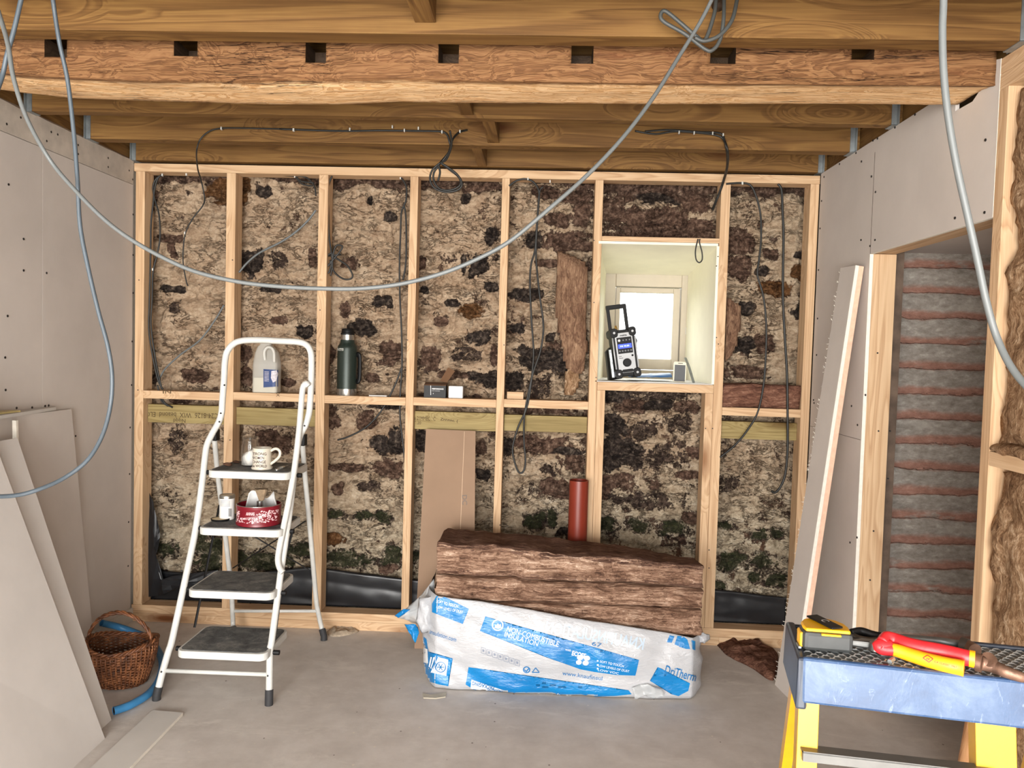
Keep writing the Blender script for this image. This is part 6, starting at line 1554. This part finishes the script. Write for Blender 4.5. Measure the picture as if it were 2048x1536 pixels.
bands = [CP_((292, 468), (345, 480), (490, 552), (452, 645), (370, 615), (262, 572), (262, 520)),
         CP_((592, 598), (640, 612), (740, 660), (880, 715), (1050, 775), (1200, 800), (1300, 820), (1420, 860), (1500, 890), (1512, 870), (1520, 862), (1545, 868), (1530, 935), (1522, 965), (1400, 960), (1270, 942), (1180, 925), (1080, 888), (960, 848), (850, 800), (700, 742), (558, 688)),
         CP_((228, 812), (290, 832), (390, 858), (382, 900), (362, 1030), (300, 1018), (240, 1000), (190, 960), (165, 900), (160, 860)),
         CP_((488, 912), (560, 922), (640, 945), (740, 978), (820, 1012), (900, 1045), (980, 1062), (1100, 1072), (1200, 1062), (1330, 1045), (1400, 1060), (1480, 1055), (1500, 1080), (1400, 1090), (1250, 1095), (1100, 1096), (900, 1095), (800, 1088), (640, 1075), (520, 1050), (470, 1020)),
         CP_((1660, 912), (1682, 920), (1676, 965), (1760, 985), (1862, 1012), (1850, 1060), (1790, 1092), (1745, 1080), (1700, 1040), (1680, 1003), (1612, 998), (1625, 980), (1650, 975)),
         CP_((175, 690), (228, 740), (240, 815), (200, 900), (165, 850), (165, 770)),
         CP_((1735, 715), (1765, 722), (1748, 762), (1716, 758)), CP_((1783, 720), (1812, 722), (1790, 782), (1765, 772)), CP_((1822, 725), (1845, 742), (1862, 800), (1838, 800), (1815, 755), (1806, 790), (1792, 785), (1806, 735)), CP_((1870, 745), (1893, 752), (1893, 810), (1876, 802)),
         CP_((760, 655), (800, 660), (870, 700), (850, 705), (790, 680)), CP_((720, 640), (752, 655), (730, 655))]
b_ = pxpoly(bands); obj('blue_print', stick(b_, bvw, 0.0016, 4), bluef, wrp, smooth=True)
wht = plain('white_print', rgb(236, 238, 240), 0.35, var=0.02); blt = plain('blue_lettering', rgb(20, 108, 168), 0.35, var=0.02); gry = plain('grey_print_2', rgb(132, 140, 156), 0.4, var=0.02)
def tx(dst, s, x, y, w, h, ang, **k):
    a = C(x, y); pxtext(dst, s, a[0], a[1], w/3.103, h/3.103, ang, **k)
def flush(nm, off, m_):
    global t_
    obj(nm, stick(t_, bvw, off, 4), m_, wrp); t_ = BM()
t_ = BM()
tx(t_, 'SOFT TO TOUCH', 288, 512, 135, 18, 14); tx(t_, 'LOW LEVELS OF DUST', 290, 546, 165, 17, 12)
flush('white_lettering', 0.0026, wht)
tx(t_, 'NON-COMBUSTIBLE', 722, 690, 335, 34, 17); tx(t_, 'INSULATION', 708, 722, 215, 32, 17)
flush('white_lettering', 0.0026, wht)
tx(t_, 'with', 1086, 808, 36, 14, 12); tx(t_, 'ECOSE', 1126, 838, 88, 30, 13, bold=0.03)
flush('white_lettering', 0.0026, wht)
tx(t_, 'SOFT TO TOUCH', 1302, 882, 150, 14, 12); tx(t_, 'LOW LEVELS OF DUST', 1292, 908, 195, 14, 11); tx(t_, 'LOW VOC', 1290, 934, 130, 13, 10)
for yy in (872, 898, 920): merge(t_, pxpoly([CP_((1285, yy-5), (1295, yy-3), (1293, yy+6), (1283, yy+4))]))
flush('white_lettering', 0.0026, wht)
for (x, y, r_) in ((1180, 852, 20), (1222, 856, 20), (1172, 882, 18), (1214, 886, 19)):
    merge(t_, pxpoly([CP_(*[(x+r_*math.cos(a*math.pi/6), y+r_*0.8*math.sin(a*math.pi/6)) for a in range(12)])]))
flush('white_emblem', 0.0026, wht)
tx(t_, 'Cavity Slab 37', 888, 1090, 250, 26, 3, flip=True, bold=0.02); tx(t_, 'DPL', 172, 800, 70, 50, 70, bold=0.02); tx(t_, 'vity', 180, 730, 50, 22, 60)
flush('white_lettering', 0.0026, wht)
# globe-like badge and hazard square
for (x, y, ro, ri) in ((668, 652, 36, 29),):
    ring = []
    for a in range(24):
        a0, a1 = a*math.pi/12, (a+1)*math.pi/12
        merge(t_, pxpoly([CP_((x+ro*math.cos(a0), y+ro*math.sin(a0)), (x+ro*math.cos(a1), y+ro*math.sin(a1)), (x+ri*math.cos(a1), y+ri*math.sin(a1)), (x+ri*math.cos(a0), y+ri*math.sin(a0)))]))
merge(t_, pxpoly([CP_((648, 668), (655, 650), (665, 655), (668, 640), (678, 650), (688, 645), (690, 668), (670, 674))]))
flush('white_badge', 0.0026, wht)
merge(t_, pxpoly([CP_((300, 850), (362, 866), (350, 966), (255, 945))]))
merge(t_, pxpoly([CP_((506, 990), (710, 1055), (706, 1078), (500, 1042))]))
merge(t_, pxpoly([CP_((208, 792), (236, 800), (240, 890), (200, 880))]))
merge(t_, pxpoly([CP_((255, 848), (264, 850), (250, 915), (243, 910))])); merge(t_, pxpoly([CP_((272, 850), (281, 852), (262, 925), (254, 920))]))
obj('white_print', stick(t_, bvw, 0.0026, 4), wht, wrp)
t_ = BM()
tx(t_, 'knaufinsulation.com'[5:], 248, 705, 168, 26, 17); tx(t_, 'www.knaufinsul', 1068, 960, 250, 26, 8); flush('blue_lettering', 0.0030, blt)
tx(t_, 'DriTherm', 1702, 950, 195, 52, 15, bold=0.01)
flush('blue_lettering', 0.0030, blt)
tx(t_, '67', 1250, 778, 60, 26, 14)
flush('blue_lettering', 0.0030, blt)
tx(t_, 'PACKAGING', 508, 1022, 140, 22, 12, flip=True, bold=0.03); tx(t_, 'FOR A BETTER WORLD', 508, 1000, 130, 8, 12, flip=True)
tx(t_, 'PACKAGING', 600, 1058, 100, 20, 8, flip=True, bold=0.03)
flush('blue_lettering', 0.0030, blt)
# snowflake badge in the white square
for a in range(6):
    c_, s_ = math.cos(a*math.pi/3), math.sin(a*math.pi/3)
    merge(t_, pxpoly([CP_((315+3*s_, 912-3*c_), (315+24*c_+2*s_, 912+24*s_-2*c_), (315+24*c_-2*s_, 912+24*s_+2*c_), (315-3*s_, 912+3*c_))]))
for a in range(20):
    a0, a1 = a*math.pi/10, (a+1)*math.pi/10
    merge(t_, pxpoly([CP_((315+34*math.cos(a0), 912+34*math.sin(a0)), (315+34*math.cos(a1), 912+34*math.sin(a1)), (315+28*math.cos(a1), 912+28*math.sin(a1)), (315+28*math.cos(a0), 912+28*math.sin(a0)))]))
    merge(t_, pxpoly([CP_((848+23*math.cos(a0), 928+21*math.sin(a0)), (848+23*math.cos(a1), 928+21*math.sin(a1)), (848+16*math.cos(a1), 928+15*math.sin(a1)), (848+16*math.cos(a0), 928+15*math.sin(a0)))]))
merge(t_, pxpoly([CP_((836, 925), (846, 934), (862, 915), (866, 920), (847, 944), (832, 930))]))
for (x0, y0, x1, y1) in ((882, 944, 904, 915), (904, 915, 926, 944), (926, 944, 882, 944)):
    dx, dy = (x1-x0), (y1-y0); l_ = math.hypot(dx, dy); nx_, ny_ = -dy/l_*2.5, dx/l_*2.5
    merge(t_, pxpoly([CP_((x0+nx_, y0+ny_), (x1+nx_, y1+ny_), (x1-nx_, y1-ny_), (x0-nx_, y0-ny_))]))
for i in range(5):
    merge(t_, pxpoly([CP_((262+i*11, 880+i*2), (266+i*11, 880+i*2), (250+i*11, 925), (247+i*11, 925))]))
obj('blue_lettering', stick(t_, bvw, 0.0030, 4), blt, wrp)
t_ = BM()
for i in range(7):
    x, y = 565+i*35, 788+i*12.5
    for (a0, b0, a1, b1) in ((0, 0, 30, 8), (0, 34, 30, 42)):
        merge(t_, pxpoly([CP_((x+a0, y+b0), (x+a1, y+b1), (x+a1, y+b1+3), (x+a0, y+b0+3))]))
    merge(t_, pxpoly([CP_((x, y), (x+3, y+1), (x+3, y+36), (x, y+35))])); merge(t_, pxpoly([CP_((x+28, y+8), (x+31, y+9), (x+31, y+44), (x+28, y+43))]))
    merge(t_, pxpoly([CP_((x+8, y+12), (x+22, y+16), (x+20, y+30), (x+9, y+28))]))
pale = plain('faint_print', rgb(178, 196, 212), 0.35, var=0.02)
obj('grey_print', stick(t_, bvw, 0.0016, 4), gry, wrp)
t_ = BM()
tx(t_, 'KNAUFINSULATION', 960, 700, 620, 75, 10, bold=0.02, mirror=True)
obj('show_through_print', stick(t_, bvw, 0.0008, 4), pale, wrp)
# loose ears of film at both ends
def ear(pts, y, mat, part, folds=10, dep=0.05):
    bm = BM(); pv = [P(px, py, Y=y+(0.0)) for px, py in pts]
    c = sum(pv, Vector())/len(pv); vs1 = [bm.verts.new(v) for v in pv]; cv = bm.verts.new(c-Vector((0, dep, 0)))
    for i in range(len(vs1)): bm.faces.new((vs1[i], vs1[(i+1) % len(vs1)], cv))
    bmesh.ops.subdivide_edges(bm, edges=bm.edges, cuts=5, use_grid_fill=True)
    for v in bm.verts: v.co += Vector((0, 0.022*mnoise.fractal(v.co*18, 0.8, 2.1, 3), 0))
    o = obj(part, bm, mat, wrp, smooth=True, keep=True); o.modifiers.new('s', 'SOLIDIFY').thickness = 0.0006
clearf = NT('clear_film', 0.15); clearf.color(rgb(206, 210, 212)); clearf.b.inputs['Alpha'].default_value = 0.6
ear(CP_((90, 560), (190, 470), (270, 370), (285, 470), (250, 560), (200, 640), (130, 640), (28, 600)), -0.48, clearf.m, 'loose_film')
ear(CP_((28, 595), (90, 545), (125, 560), (50, 610)), -0.50, bluef, 'loose_film', dep=0.01)
ear(CP_((180, 480), (270, 478), (270, 600), (262, 700), (200, 700), (165, 620)), -0.58, film, 'loose_film', dep=0.03)
ear(CP_((88, 650), (160, 640), (180, 700), (160, 760), (120, 700)), -0.54, bluef, 'loose_film', dep=0.02)
ear(CP_((1905, 710), (1940, 695), (1985, 715), (1990, 745), (1950, 768), (1915, 755)), -0.55, film, 'loose_film', dep=0.03)
ear(CP_((1500, 1040), (1600, 1020), (1690, 1050), (1700, 1085), (1640, 1100), (1560, 1095), (1520, 1110)), -0.67, clearf.m, 'loose_film', dep=0.02)

# ------------------------------------------------------------------ blue topped work platform, close to the viewer
TZ = 1.0
fl_ = P(1604, 1315, Z=TZ); fr_ = P(2048, 1362, Z=TZ); bl_ = P(1592, 1252, Z=TZ); br_ = P(2012, 1298, Z=TZ)
ux = (fr_-fl_).normalized(); uy = Vector((-ux.y, ux.x, 0))
wid = 0.385; dep = 0.135
O = fl_
br2 = O+ux*wid+uy*dep
tr = thing('work_platform', 'yellow legged work platform with scuffed blue rim and studded metal top at right', 'step platform', (O.x+0.15, O.y, 0))
def T(u, v, z): return O+ux*u+uy*v+Vector((0, 0, z))
bluep = NT('scuffed_blue_plastic', 0.35, spec=0.5); v_ = bluep.coord()
s1_ = bluep.noise(v_, 9, 6, 0.7, 0.8); s2_ = bluep.noise(bluep.coord((1, 1, 0.4)), 45, 5, 0.75, 1.5)
cc = bluep.ramp(s1_, [(0.3, rgb(34, 58, 92)), (0.5, rgb(50, 76, 112)), (0.7, rgb(84, 104, 134))])
cc = bluep.mix(bluep.ramp(s2_, [(0.60, BW(0)), (0.66, BW(0.6))]), cc, rgb(112, 128, 160))
bluep.color(cc); bluep.bump(s2_, 0.12, 0.003); bluep = bluep.m
zt_b = 0.0; hb_ = 0.062
hgt_ = P(1604, 1315, Y=O.y).z-P(1604, 1400, Y=O.y).z
bm = BM()
prof = rrect(wid, 0.02, 0.004, 3)
hexa(bm, [T(0, -0.012, -hgt_), T(wid, -0.012, -hgt_), T(wid, 0.0, -hgt_), T(0, 0.0, -hgt_)], [T(0, -0.006, 0.002), T(wid, -0.006, 0.002), T(wid, 0.004, 0.002), T(0, 0.004, 0.002)])
obj('front_rim', bm, bluep, tr, bevel=0.004)
dkb = plain('dark_blue_black_plastic', rgb(44, 52, 66), 0.4, var=0.3, scale=16)
bm = BM(); hexa(bm, [T(-0.008, -0.012, -hgt_-0.01), T(0.008, -0.012, -hgt_-0.01), T(0.008, dep, -hgt_), T(-0.008, dep, -hgt_)], [T(-0.006, -0.006, 0.001), T(0.006, -0.004, 0.001), T(0.008, dep, 0.008), T(-0.006, dep, 0.008)]); obj('side_rim', bm, dkb, tr, bevel=0.004)
bm = BM(); hexa(bm, [T(wid-0.006, -0.012, -hgt_), T(wid+0.008, -0.012, -hgt_), T(wid+0.008, dep, -hgt_), T(wid-0.006, dep, -hgt_)], [T(wid-0.006, -0.006, 0.002), T(wid+0.006, -0.006, 0.002), T(wid+0.006, dep, 0.002), T(wid-0.006, dep, 0.002)]); obj('side_rim', bm, dkb, tr, bevel=0.004)
bm = BM(); hexa(bm, [T(0, dep-0.004, -0.03), T(wid, dep-0.004, -0.03), T(wid, dep+0.008, -0.03), T(0, dep+0.008, -0.03)], [T(0, dep-0.004, 0.003), T(wid, dep-0.004, 0.003), T(wid, dep+0.006, 0.003), T(0, dep+0.006, 0.003)]); obj('rear_rim', bm, dkb, tr, bevel=0.003)
alu = NT('worn_tread_metal', 0.35, 0.55); av = alu.coord(); alu.color(alu.ramp(alu.noise(av, 30, 5, 0.7), [(0.3, rgb(84, 86, 86)), (0.55, rgb(136, 140, 140)), (0.75, rgb(184, 188, 188))])); alu.bump(alu.noise(av, 90, 3), 0.15, 0.002); alu = alu.m
bm = BM(); hexa(bm, [T(0.004, 0.002, -0.012), T(wid-0.004, 0.002, -0.012), T(wid-0.004, dep-0.002, -0.012), T(0.004, dep-0.002, -0.012)], [T(0.004, 0.002, -0.002), T(wid-0.004, 0.002, -0.002), T(wid-0.004, dep-0.002, -0.002), T(0.004, dep-0.002, -0.002)])
top_ = obj('top_plate', bm, alu, tr)
aluw = plain('bright_tread_stud', rgb(176, 180, 180), 0.3, 0.7, var=0.15, scale=60)
bm = BM(); pit = 0.0125
nj = int(dep/0.0095)
for j in range(nj):
    for i in range(int(wid/0.016)):
        u = 0.012+i*0.016+(0.008 if j % 2 else 0); v = 0.008+j*0.0095
        if u > wid-0.01 or v > dep-0.006: continue
        pts = [T(u-0.0062, v-0.001, -0.002), T(u-0.003, v+0.0018, -0.0005), T(u+0.003, v+0.0018, -0.0005), T(u+0.0062, v-0.001, -0.002)]
        tube(bm, pts, 0.0011, 4)
tag(obj('raised_studs', bm, aluw, top_), kind='stuff')
# fibreglass legs
yel = plain('yellow_fibreglass', rgb(196, 146, 8), 0.35, var=0.05, scale=40, spec=0.5); yel2 = yel
def leg(nm, top, foot, w1, w2, thk, mat):
    """channel-section stile from top to foot; w1 is across, thk the flange depth"""
    bm = BM(); top = Vector(top); foot = Vector(foot)
    def sec(c): return [c-ux*w1/2, c+ux*w1/2, c+ux*w1/2+uy*thk, c+ux*w1/2-ux*0.004+uy*thk, c+ux*w1/2-ux*0.004+uy*0.004, c-ux*w1/2+ux*0.004+uy*0.004, c-ux*w1/2+ux*0.004+uy*thk, c-ux*w1/2+uy*thk]
    A_ = [bm.verts.new(p) for p in sec(foot)]; B_ = [bm.verts.new(p) for p in sec(top)]; n_ = len(A_)
    for i in range(n_): bm.faces.new((A_[i], A_[(i+1) % n_], B_[(i+1) % n_], B_[i]))
    bm.faces.new(A_[::-1]); bm.faces.new(B_)
    return obj(nm, bm, mat, tr, bevel=0.0008)
zl = -hgt_+0.01
ft = T(0.013, 0.004, zl); leg('front_leg', ft, (ft.x-0.03, ft.y-0.10, 0), 0.029, 0, 0.030, yel)
bt = T(0.014, dep-0.035, zl+0.0); leg('rear_leg', bt, (bt.x-0.02, bt.y+0.16, 0.0), 0.016, 0, 0.026, yel)
ft2 = T(wid-0.080, 0.02, zl); 
q1 = P(2000, 1445, Y=O.y+0.02); q2 = P(1985, 1536, Y=O.y)
ft2 = T(0.262, 0.012, zl); leg('front_leg', ft2, (ft2.x+0.02, ft2.y-0.09, 0), 0.052, 0, 0.030, yel)
bt2 = T(wid-0.01, dep-0.035, zl); leg('rear_leg', bt2, (bt2.x+0.06, bt2.y+0.30, 0), 0.024, 0, 0.026, yel)
aluf = plain('dusty_aluminium', rgb(112, 112, 110), 0.4, 0.6, var=0.15, scale=14)
# lower tread between the front legs
l1 = P(1632, 1492, Y=-2.55); l2 = P(1945, 1532, Y=-2.60)
zr = 0.72
A_ = Vector((ft.x-0.012, ft.y-0.02, 0)); B_ = Vector((ft2.x, ft2.y-0.02, 0))
for zz, nm in ((None, 'tread'),):
    p = P(1628, 1505, Y=A_.y+0.0); z0_ = p.z
    bm = BM(); 
    for dz in (0,):
        hexa(bm, [Vector((A_.x, A_.y, z0_-0.014)), Vector((B_.x, B_.y, z0_-0.014)), Vector((B_.x, B_.y+0.006, z0_-0.014)), Vector((A_.x, A_.y+0.006, z0_-0.014))], [Vector((A_.x, A_.y, z0_)), Vector((B_.x, B_.y, z0_)), Vector((B_.x, B_.y+0.006, z0_)), Vector((A_.x, A_.y+0.006, z0_))])
        hexa(bm, [Vector((A_.x, A_.y, z0_-0.002)), Vector((B_.x, B_.y, z0_-0.002)), Vector((B_.x, B_.y+0.022, z0_-0.002)), Vector((A_.x, A_.y+0.022, z0_-0.002))], [Vector((A_.x, A_.y, z0_+0.001)), Vector((B_.x, B_.y, z0_+0.001)), Vector((B_.x, B_.y+0.022, z0_+0.001)), Vector((A_.x, A_.y+0.022, z0_+0.001))])
    obj('tread', bm, aluf, tr)
for zz in (0.50, 0.25):
    bm = BM(); box(bm, (ft.x-0.02, ft.y-0.09, zz), (ft2.x+0.02, ft.y-0.03, zz+0.03)); obj('tread', bm, aluf, tr)
# wooden hammer handle leaning behind the legs
hn = thing('long_hammer', 'worn wooden shaft standing behind the right legs of the work platform', 'wooden shaft', (P(1950, 1500, Y=-2.4).x, -2.4, 0))
h1 = P(1950, 1440, Y=-2.42); h2 = P(1931, 1545, Y=-2.42); dd = (h2-h1).normalized()
foot = h1+dd*((0.0-h1.z)/dd.z); top_h = h1-dd*0.03
shaft = wood('worn_ash', rgb(112, 74, 44), rgb(168, 122, 82), rgb(196, 154, 112), axis=2, knots=0)
bm = BM(); tube(bm, [top_h, h1, h2, foot+Vector((0, 0, 0.015))], 0.0165, 14, flat=0.85); obj('shaft', bm, shaft, hn, smooth=True)
bm = BM(); box(bm, (foot.x-0.06, foot.y-0.025, 0.0), (foot.x+0.06, foot.y+0.025, 0.05)); obj('head', bm, plain('iron', rgb(70, 66, 62), 0.5, 0.6), hn, bevel=0.006)

# tape measure
tmy = plain('tape_yellow', rgb(238, 178, 12), 0.4, var=0.03, spec=0.5); tmk = plain('tape_grey_black', rgb(52, 54, 54), 0.5, var=0.15, scale=40)
zT = TZ+0.0015
tm0 = P(1606, 1306, Z=zT); tm1 = P(1705, 1306, Z=zT)
tmw = 0.072; tmd = 0.045; tmh = 0.034
tmo = thing('tape_measure', 'chunky yellow and black tape measure lying on the work platform', 'tape measure', tuple(T(0.038, 0.050, 0.0015)), (0, 0, math.atan2(ux.y, ux.x)+R(3)))
def tp(name, bm, mat, parent=tmo, **k): return obj(name, bm, mat, parent, world=False, **k)
def dshape(w, h, r): 
    o = []
    for k in range(13): a_ = math.pi*k/12*1.0; o.append((w*0.5*math.cos(a_), h*0.0+h*(0.45+0.55*math.sin(a_))))
    return [(w*0.5, 0.0)] + o + [(-w*0.5, 0.0)]
# the body lies on its side: D outline in plan, belt clip upwards
ol = [(0.036, -0.026), (0.037, -0.005), (0.034, 0.012), (0.024, 0.026), (0.008, 0.033), (-0.012, 0.032), (-0.028, 0.022), (-0.036, 0.006), (-0.037, -0.012), (-0.034, -0.027)]
def scl(o_, k): return [(x*k, y*k) for x, y in o_]
bm = BM(); prism(bm, ol, lambda p: Vector((p[0], p[1], 0.001)), lambda p: Vector((p[0], p[1], tmh-0.004))); tp('case', bm, tmk, bevel=0.006)
bm = BM(); prism(bm, scl(ol, 0.90), lambda p: Vector((p[0], p[1]+0.002, tmh-0.006)), lambda p: Vector((p[0], p[1]+0.002, tmh))); tp('yellow_side', bm, tmy, bevel=0.002)
bm = BM(); box(bm, (-0.0385, -0.020, 0.004), (-0.030, 0.004, tmh-0.008)); tp('yellow_nose', bm, tmy, bevel=0.002)
bm = BM(); box(bm, (-0.010, -0.0285, 0.026), (0.018, -0.024, tmh-0.005)); tp('yellow_band', bm, tmy, bevel=0.001)
M_ = Matrix.Translation((0.002, 0.004, tmh)) @ Matrix.Rotation(R(-62), 4, 'Z')
bm = BM(); box(bm, (-0.030, -0.010, 0.001), (0.026, 0.010, 0.004), M_); clip_ = tp('belt_clip', bm, blackp, bevel=0.001)
t_ = text_bm('C', 0.010, 0.012, 0.03)
for v in t_.verts: v.co = M_ @ Vector((v.co.x-0.006, v.co.y-0.006, 0.0045))
tp('clip_mark', t_, whitep, clip_)
bm = BM(); box(bm, (-0.041, -0.024, 0.003), (-0.037, -0.006, 0.006)); tp('hook', bm, galv)

# pliers
redp = plain('red_grip', rgb(206, 38, 44), 0.4, var=0.08, scale=50, bump=0.1, spec=0.5); orp = plain('amber_grip', rgb(238, 158, 24), 0.4, var=0.05, scale=50, spec=0.5)
ply = thing('pliers', 'electrician pliers with red and yellow grips lying on the work platform', 'pliers', tuple(P(1850, 1310, Z=TZ+0.01)))
def onT(px, py, dz): return P(px, py, Z=TZ+dz)
g1 = [onT(1764, 1288, 0.020), onT(1772, 1278, 0.024), onT(1790, 1282, 0.022), onT(1815, 1291, 0.021), onT(1850, 1299, 0.021), onT(1890, 1306, 0.021), onT(1925, 1314, 0.021), onT(1940, 1317, 0.021)]
g2 = [onT(1784, 1299, 0.014), onT(1797, 1302, 0.014), onT(1815, 1308, 0.013), onT(1850, 1319, 0.012), onT(1890, 1329, 0.012), onT(1915, 1334, 0.012), onT(1928, 1337, 0.012)]
def grip(pts, r, mat, par, nm, rf=None): 
    bm = BM(); tube(bm, catmull(pts, 6), r, 12, flat=0.75, rfun=rf); return obj(nm, bm, mat, par, smooth=True)
ga = grip(g1, 0.0112, redp, ply, 'upper_grip', lambda t: 1.0+0.12*math.sin(t*3.1))
bmq = BM(); tube(bmq, catmull(g2, 6), 0.0112, 12, flat=0.8, rfun=lambda t: 0.85+0.2*t); bvg = bvh_of(bmq)
gb = obj('lower_grip', bmq, orp, ply, smooth=True)
t_ = BM()
for (x0, y0, x1, y1) in ((1846, 1316, 1855, 1310.5), (1855, 1310.5, 1866, 1318), (1866, 1318, 1858, 1324.5), (1858, 1324.5, 1846, 1316)):
    dx, dy = x1-x0, y1-y0; l_ = math.hypot(dx, dy); a_, b_2 = -dy/l_*0.8, dx/l_*0.8
    merge(t_, pxpoly([[(x0+a_, y0+b_2), (x1+a_, y1+b_2), (x1-a_, y1-b_2), (x0-a_, y0-b_2)]]))
pxtext(t_, 'CK', 1852, 1319.5, 8, 4, 14, bold=0.03); obj('logo', stick(t_, bvg, 0.0004, 3), redp, gb)
t_ = BM(); pxtext(t_, 'C.K CLASSIC 3963', 1868, 1325, 46, 4, 14, bold=0.02); obj('lettering', stick(t_, bvg, 0.0004, 3), plain('dark_print', rgb(120, 70, 20), 0.6), gb)
e_ = onT(1941, 1317, 0.021); d_ = (g1[-1]-g1[-2]).normalized()
bm = BM(); tube(bm, [g1[-1]-d_*0.001, g1[-1]+d_*0.006], 0.0122, 12, flat=0.75); obj('grip_end', bm, orp, ga, auto=40)
bm = BM(); tube(bm, catmull([g1[0]+Vector((0.012, 0, -0.003)), g1[0]+Vector((-0.004, 0.0, -0.002)), g2[0]+Vector((-0.012, 0.003, 0.0)), g2[0]+Vector((0.010, 0, 0))], 5), 0.0098, 12); obj('guard', bm, redp, ply, smooth=True)
stl = plain('dark_tool_steel', rgb(112, 112, 110), 0.35, 0.8, var=0.2, scale=40)
j0 = onT(1762, 1290, 0.012); dj = -ux
bm = BM()
hexa(bm, [j0+uy*0.010-Vector((0, 0, 0.006)), j0-uy*0.010-Vector((0, 0, 0.006)), j0-uy*0.003+dj*0.05-Vector((0, 0, 0.006)), j0+uy*0.004+dj*0.05-Vector((0, 0, 0.006))], [j0+uy*0.010+Vector((0, 0, 0.006)), j0-uy*0.010+Vector((0, 0, 0.006)), j0-uy*0.003+dj*0.05+Vector((0, 0, 0.004)), j0+uy*0.004+dj*0.05+Vector((0, 0, 0.004))])
obj('jaws', bm, stl, ply, bevel=0.003)
bm = BM(); q = onT(1752, 1293, 0.014); bmesh.ops.create_cone(bm, cap_ends=True, segments=18, radius1=0.010, radius2=0.009, depth=0.012, matrix=Matrix.Translation(q)); obj('pivot', bm, stl, ply, bevel=0.001)
# black side cutters behind
sc_ = thing('snips', 'black handled cutting tool lying behind the tape measure', 'cutters', tuple(onT(1740, 1275, 0.01)))
bm = BM(); tube(bm, catmull([onT(1702, 1266, 0.012), onT(1722, 1263, 0.014), onT(1745, 1270, 0.012), onT(1775, 1276, 0.010)], 6), 0.007, 8, flat=0.7); obj('handle', bm, blackp, sc_, smooth=True)
bm = BM(); tube(bm, catmull([onT(1702, 1270, 0.008), onT(1718, 1278, 0.007), onT(1740, 1282, 0.007), onT(1762, 1281, 0.008)], 6), 0.006, 8, flat=0.7); obj('handle', bm, stl, sc_, smooth=True)
# claw hammer head, rusty, at the right
rust = plain('rusty_steel', rgb(120, 92, 76), 0.45, 0.55, var=0.3, scale=50, bump=0.2)
hm_ = thing('claw_hammer', 'rusty steel hammer head lying at the right of the platform top', 'hammer', tuple(onT(1975, 1335, 0.012)))
bm = BM(); tube(bm, [onT(1952, 1324, 0.016), onT(1964, 1327, 0.016)], 0.0125, 18); obj('face', bm, rust, hm_, auto=40)
bm = BM(); tube(bm, catmull([onT(1962, 1326, 0.016), onT(1985, 1332, 0.014), onT(2010, 1343, 0.012), onT(2035, 1352, 0.009), onT(2048, 1356, 0.007)], 5), 0.0105, 12, flat=0.8, rfun=lambda t: 1-0.35*t); obj('head', bm, rust, hm_, smooth=True)
bm = BM(); tube(bm, [onT(1980, 1322, 0.020), onT(1975, 1318, 0.024)], 0.010, 16); obj('eye', bm, rust, hm_, auto=40)
ba = thing('ball_hammer', 'small round-faced hammer lying behind the claw hammer', 'hammer', tuple(onT(1935, 1295, 0.012)))
bm = BM(); tube(bm, [onT(1922, 1290, 0.014), onT(1936, 1294, 0.014)], 0.012, 18); obj('face', bm, plain('dark_iron', rgb(84, 78, 72), 0.5, 0.6, var=0.2), ba, auto=40)
bm = BM(); tube(bm, [onT(1936, 1294, 0.014), onT(1950, 1302, 0.014)], 0.0105, 18); obj('cheek', bm, rust, ba, auto=40)
bm = BM(); tube(bm, [onT(1930, 1290, 0.012), onT(1880, 1282, 0.009), onT(1800, 1275, 0.008)], 0.006, 8); obj('shaft', bm, galv, ba, smooth=True)
# loose small tools under the pliers
for i, (px, py, lb) in enumerate(((1770, 1310, 'small steel bit lying in front of the plier guard'), (1790, 1312, 'steel hex bit lying just right of the smaller bit'), (1783, 1321, 'short steel bit nearest the blue rim'))):
    q = onT(px, py, 0.004); M_ = Matrix.Translation(q) @ Matrix.Rotation(0.4*i, 4, 'Z') @ Matrix.Rotation(R(90), 4, 'Y')
    bm = BM(); bmesh.ops.create_cone(bm, cap_ends=True, segments=6, radius1=0.0035, radius2=0.0035, depth=0.014, matrix=M_); tag(obj('driver_bit', bm, galv), lb, 'driver bit', 'steel bits beside the pliers')
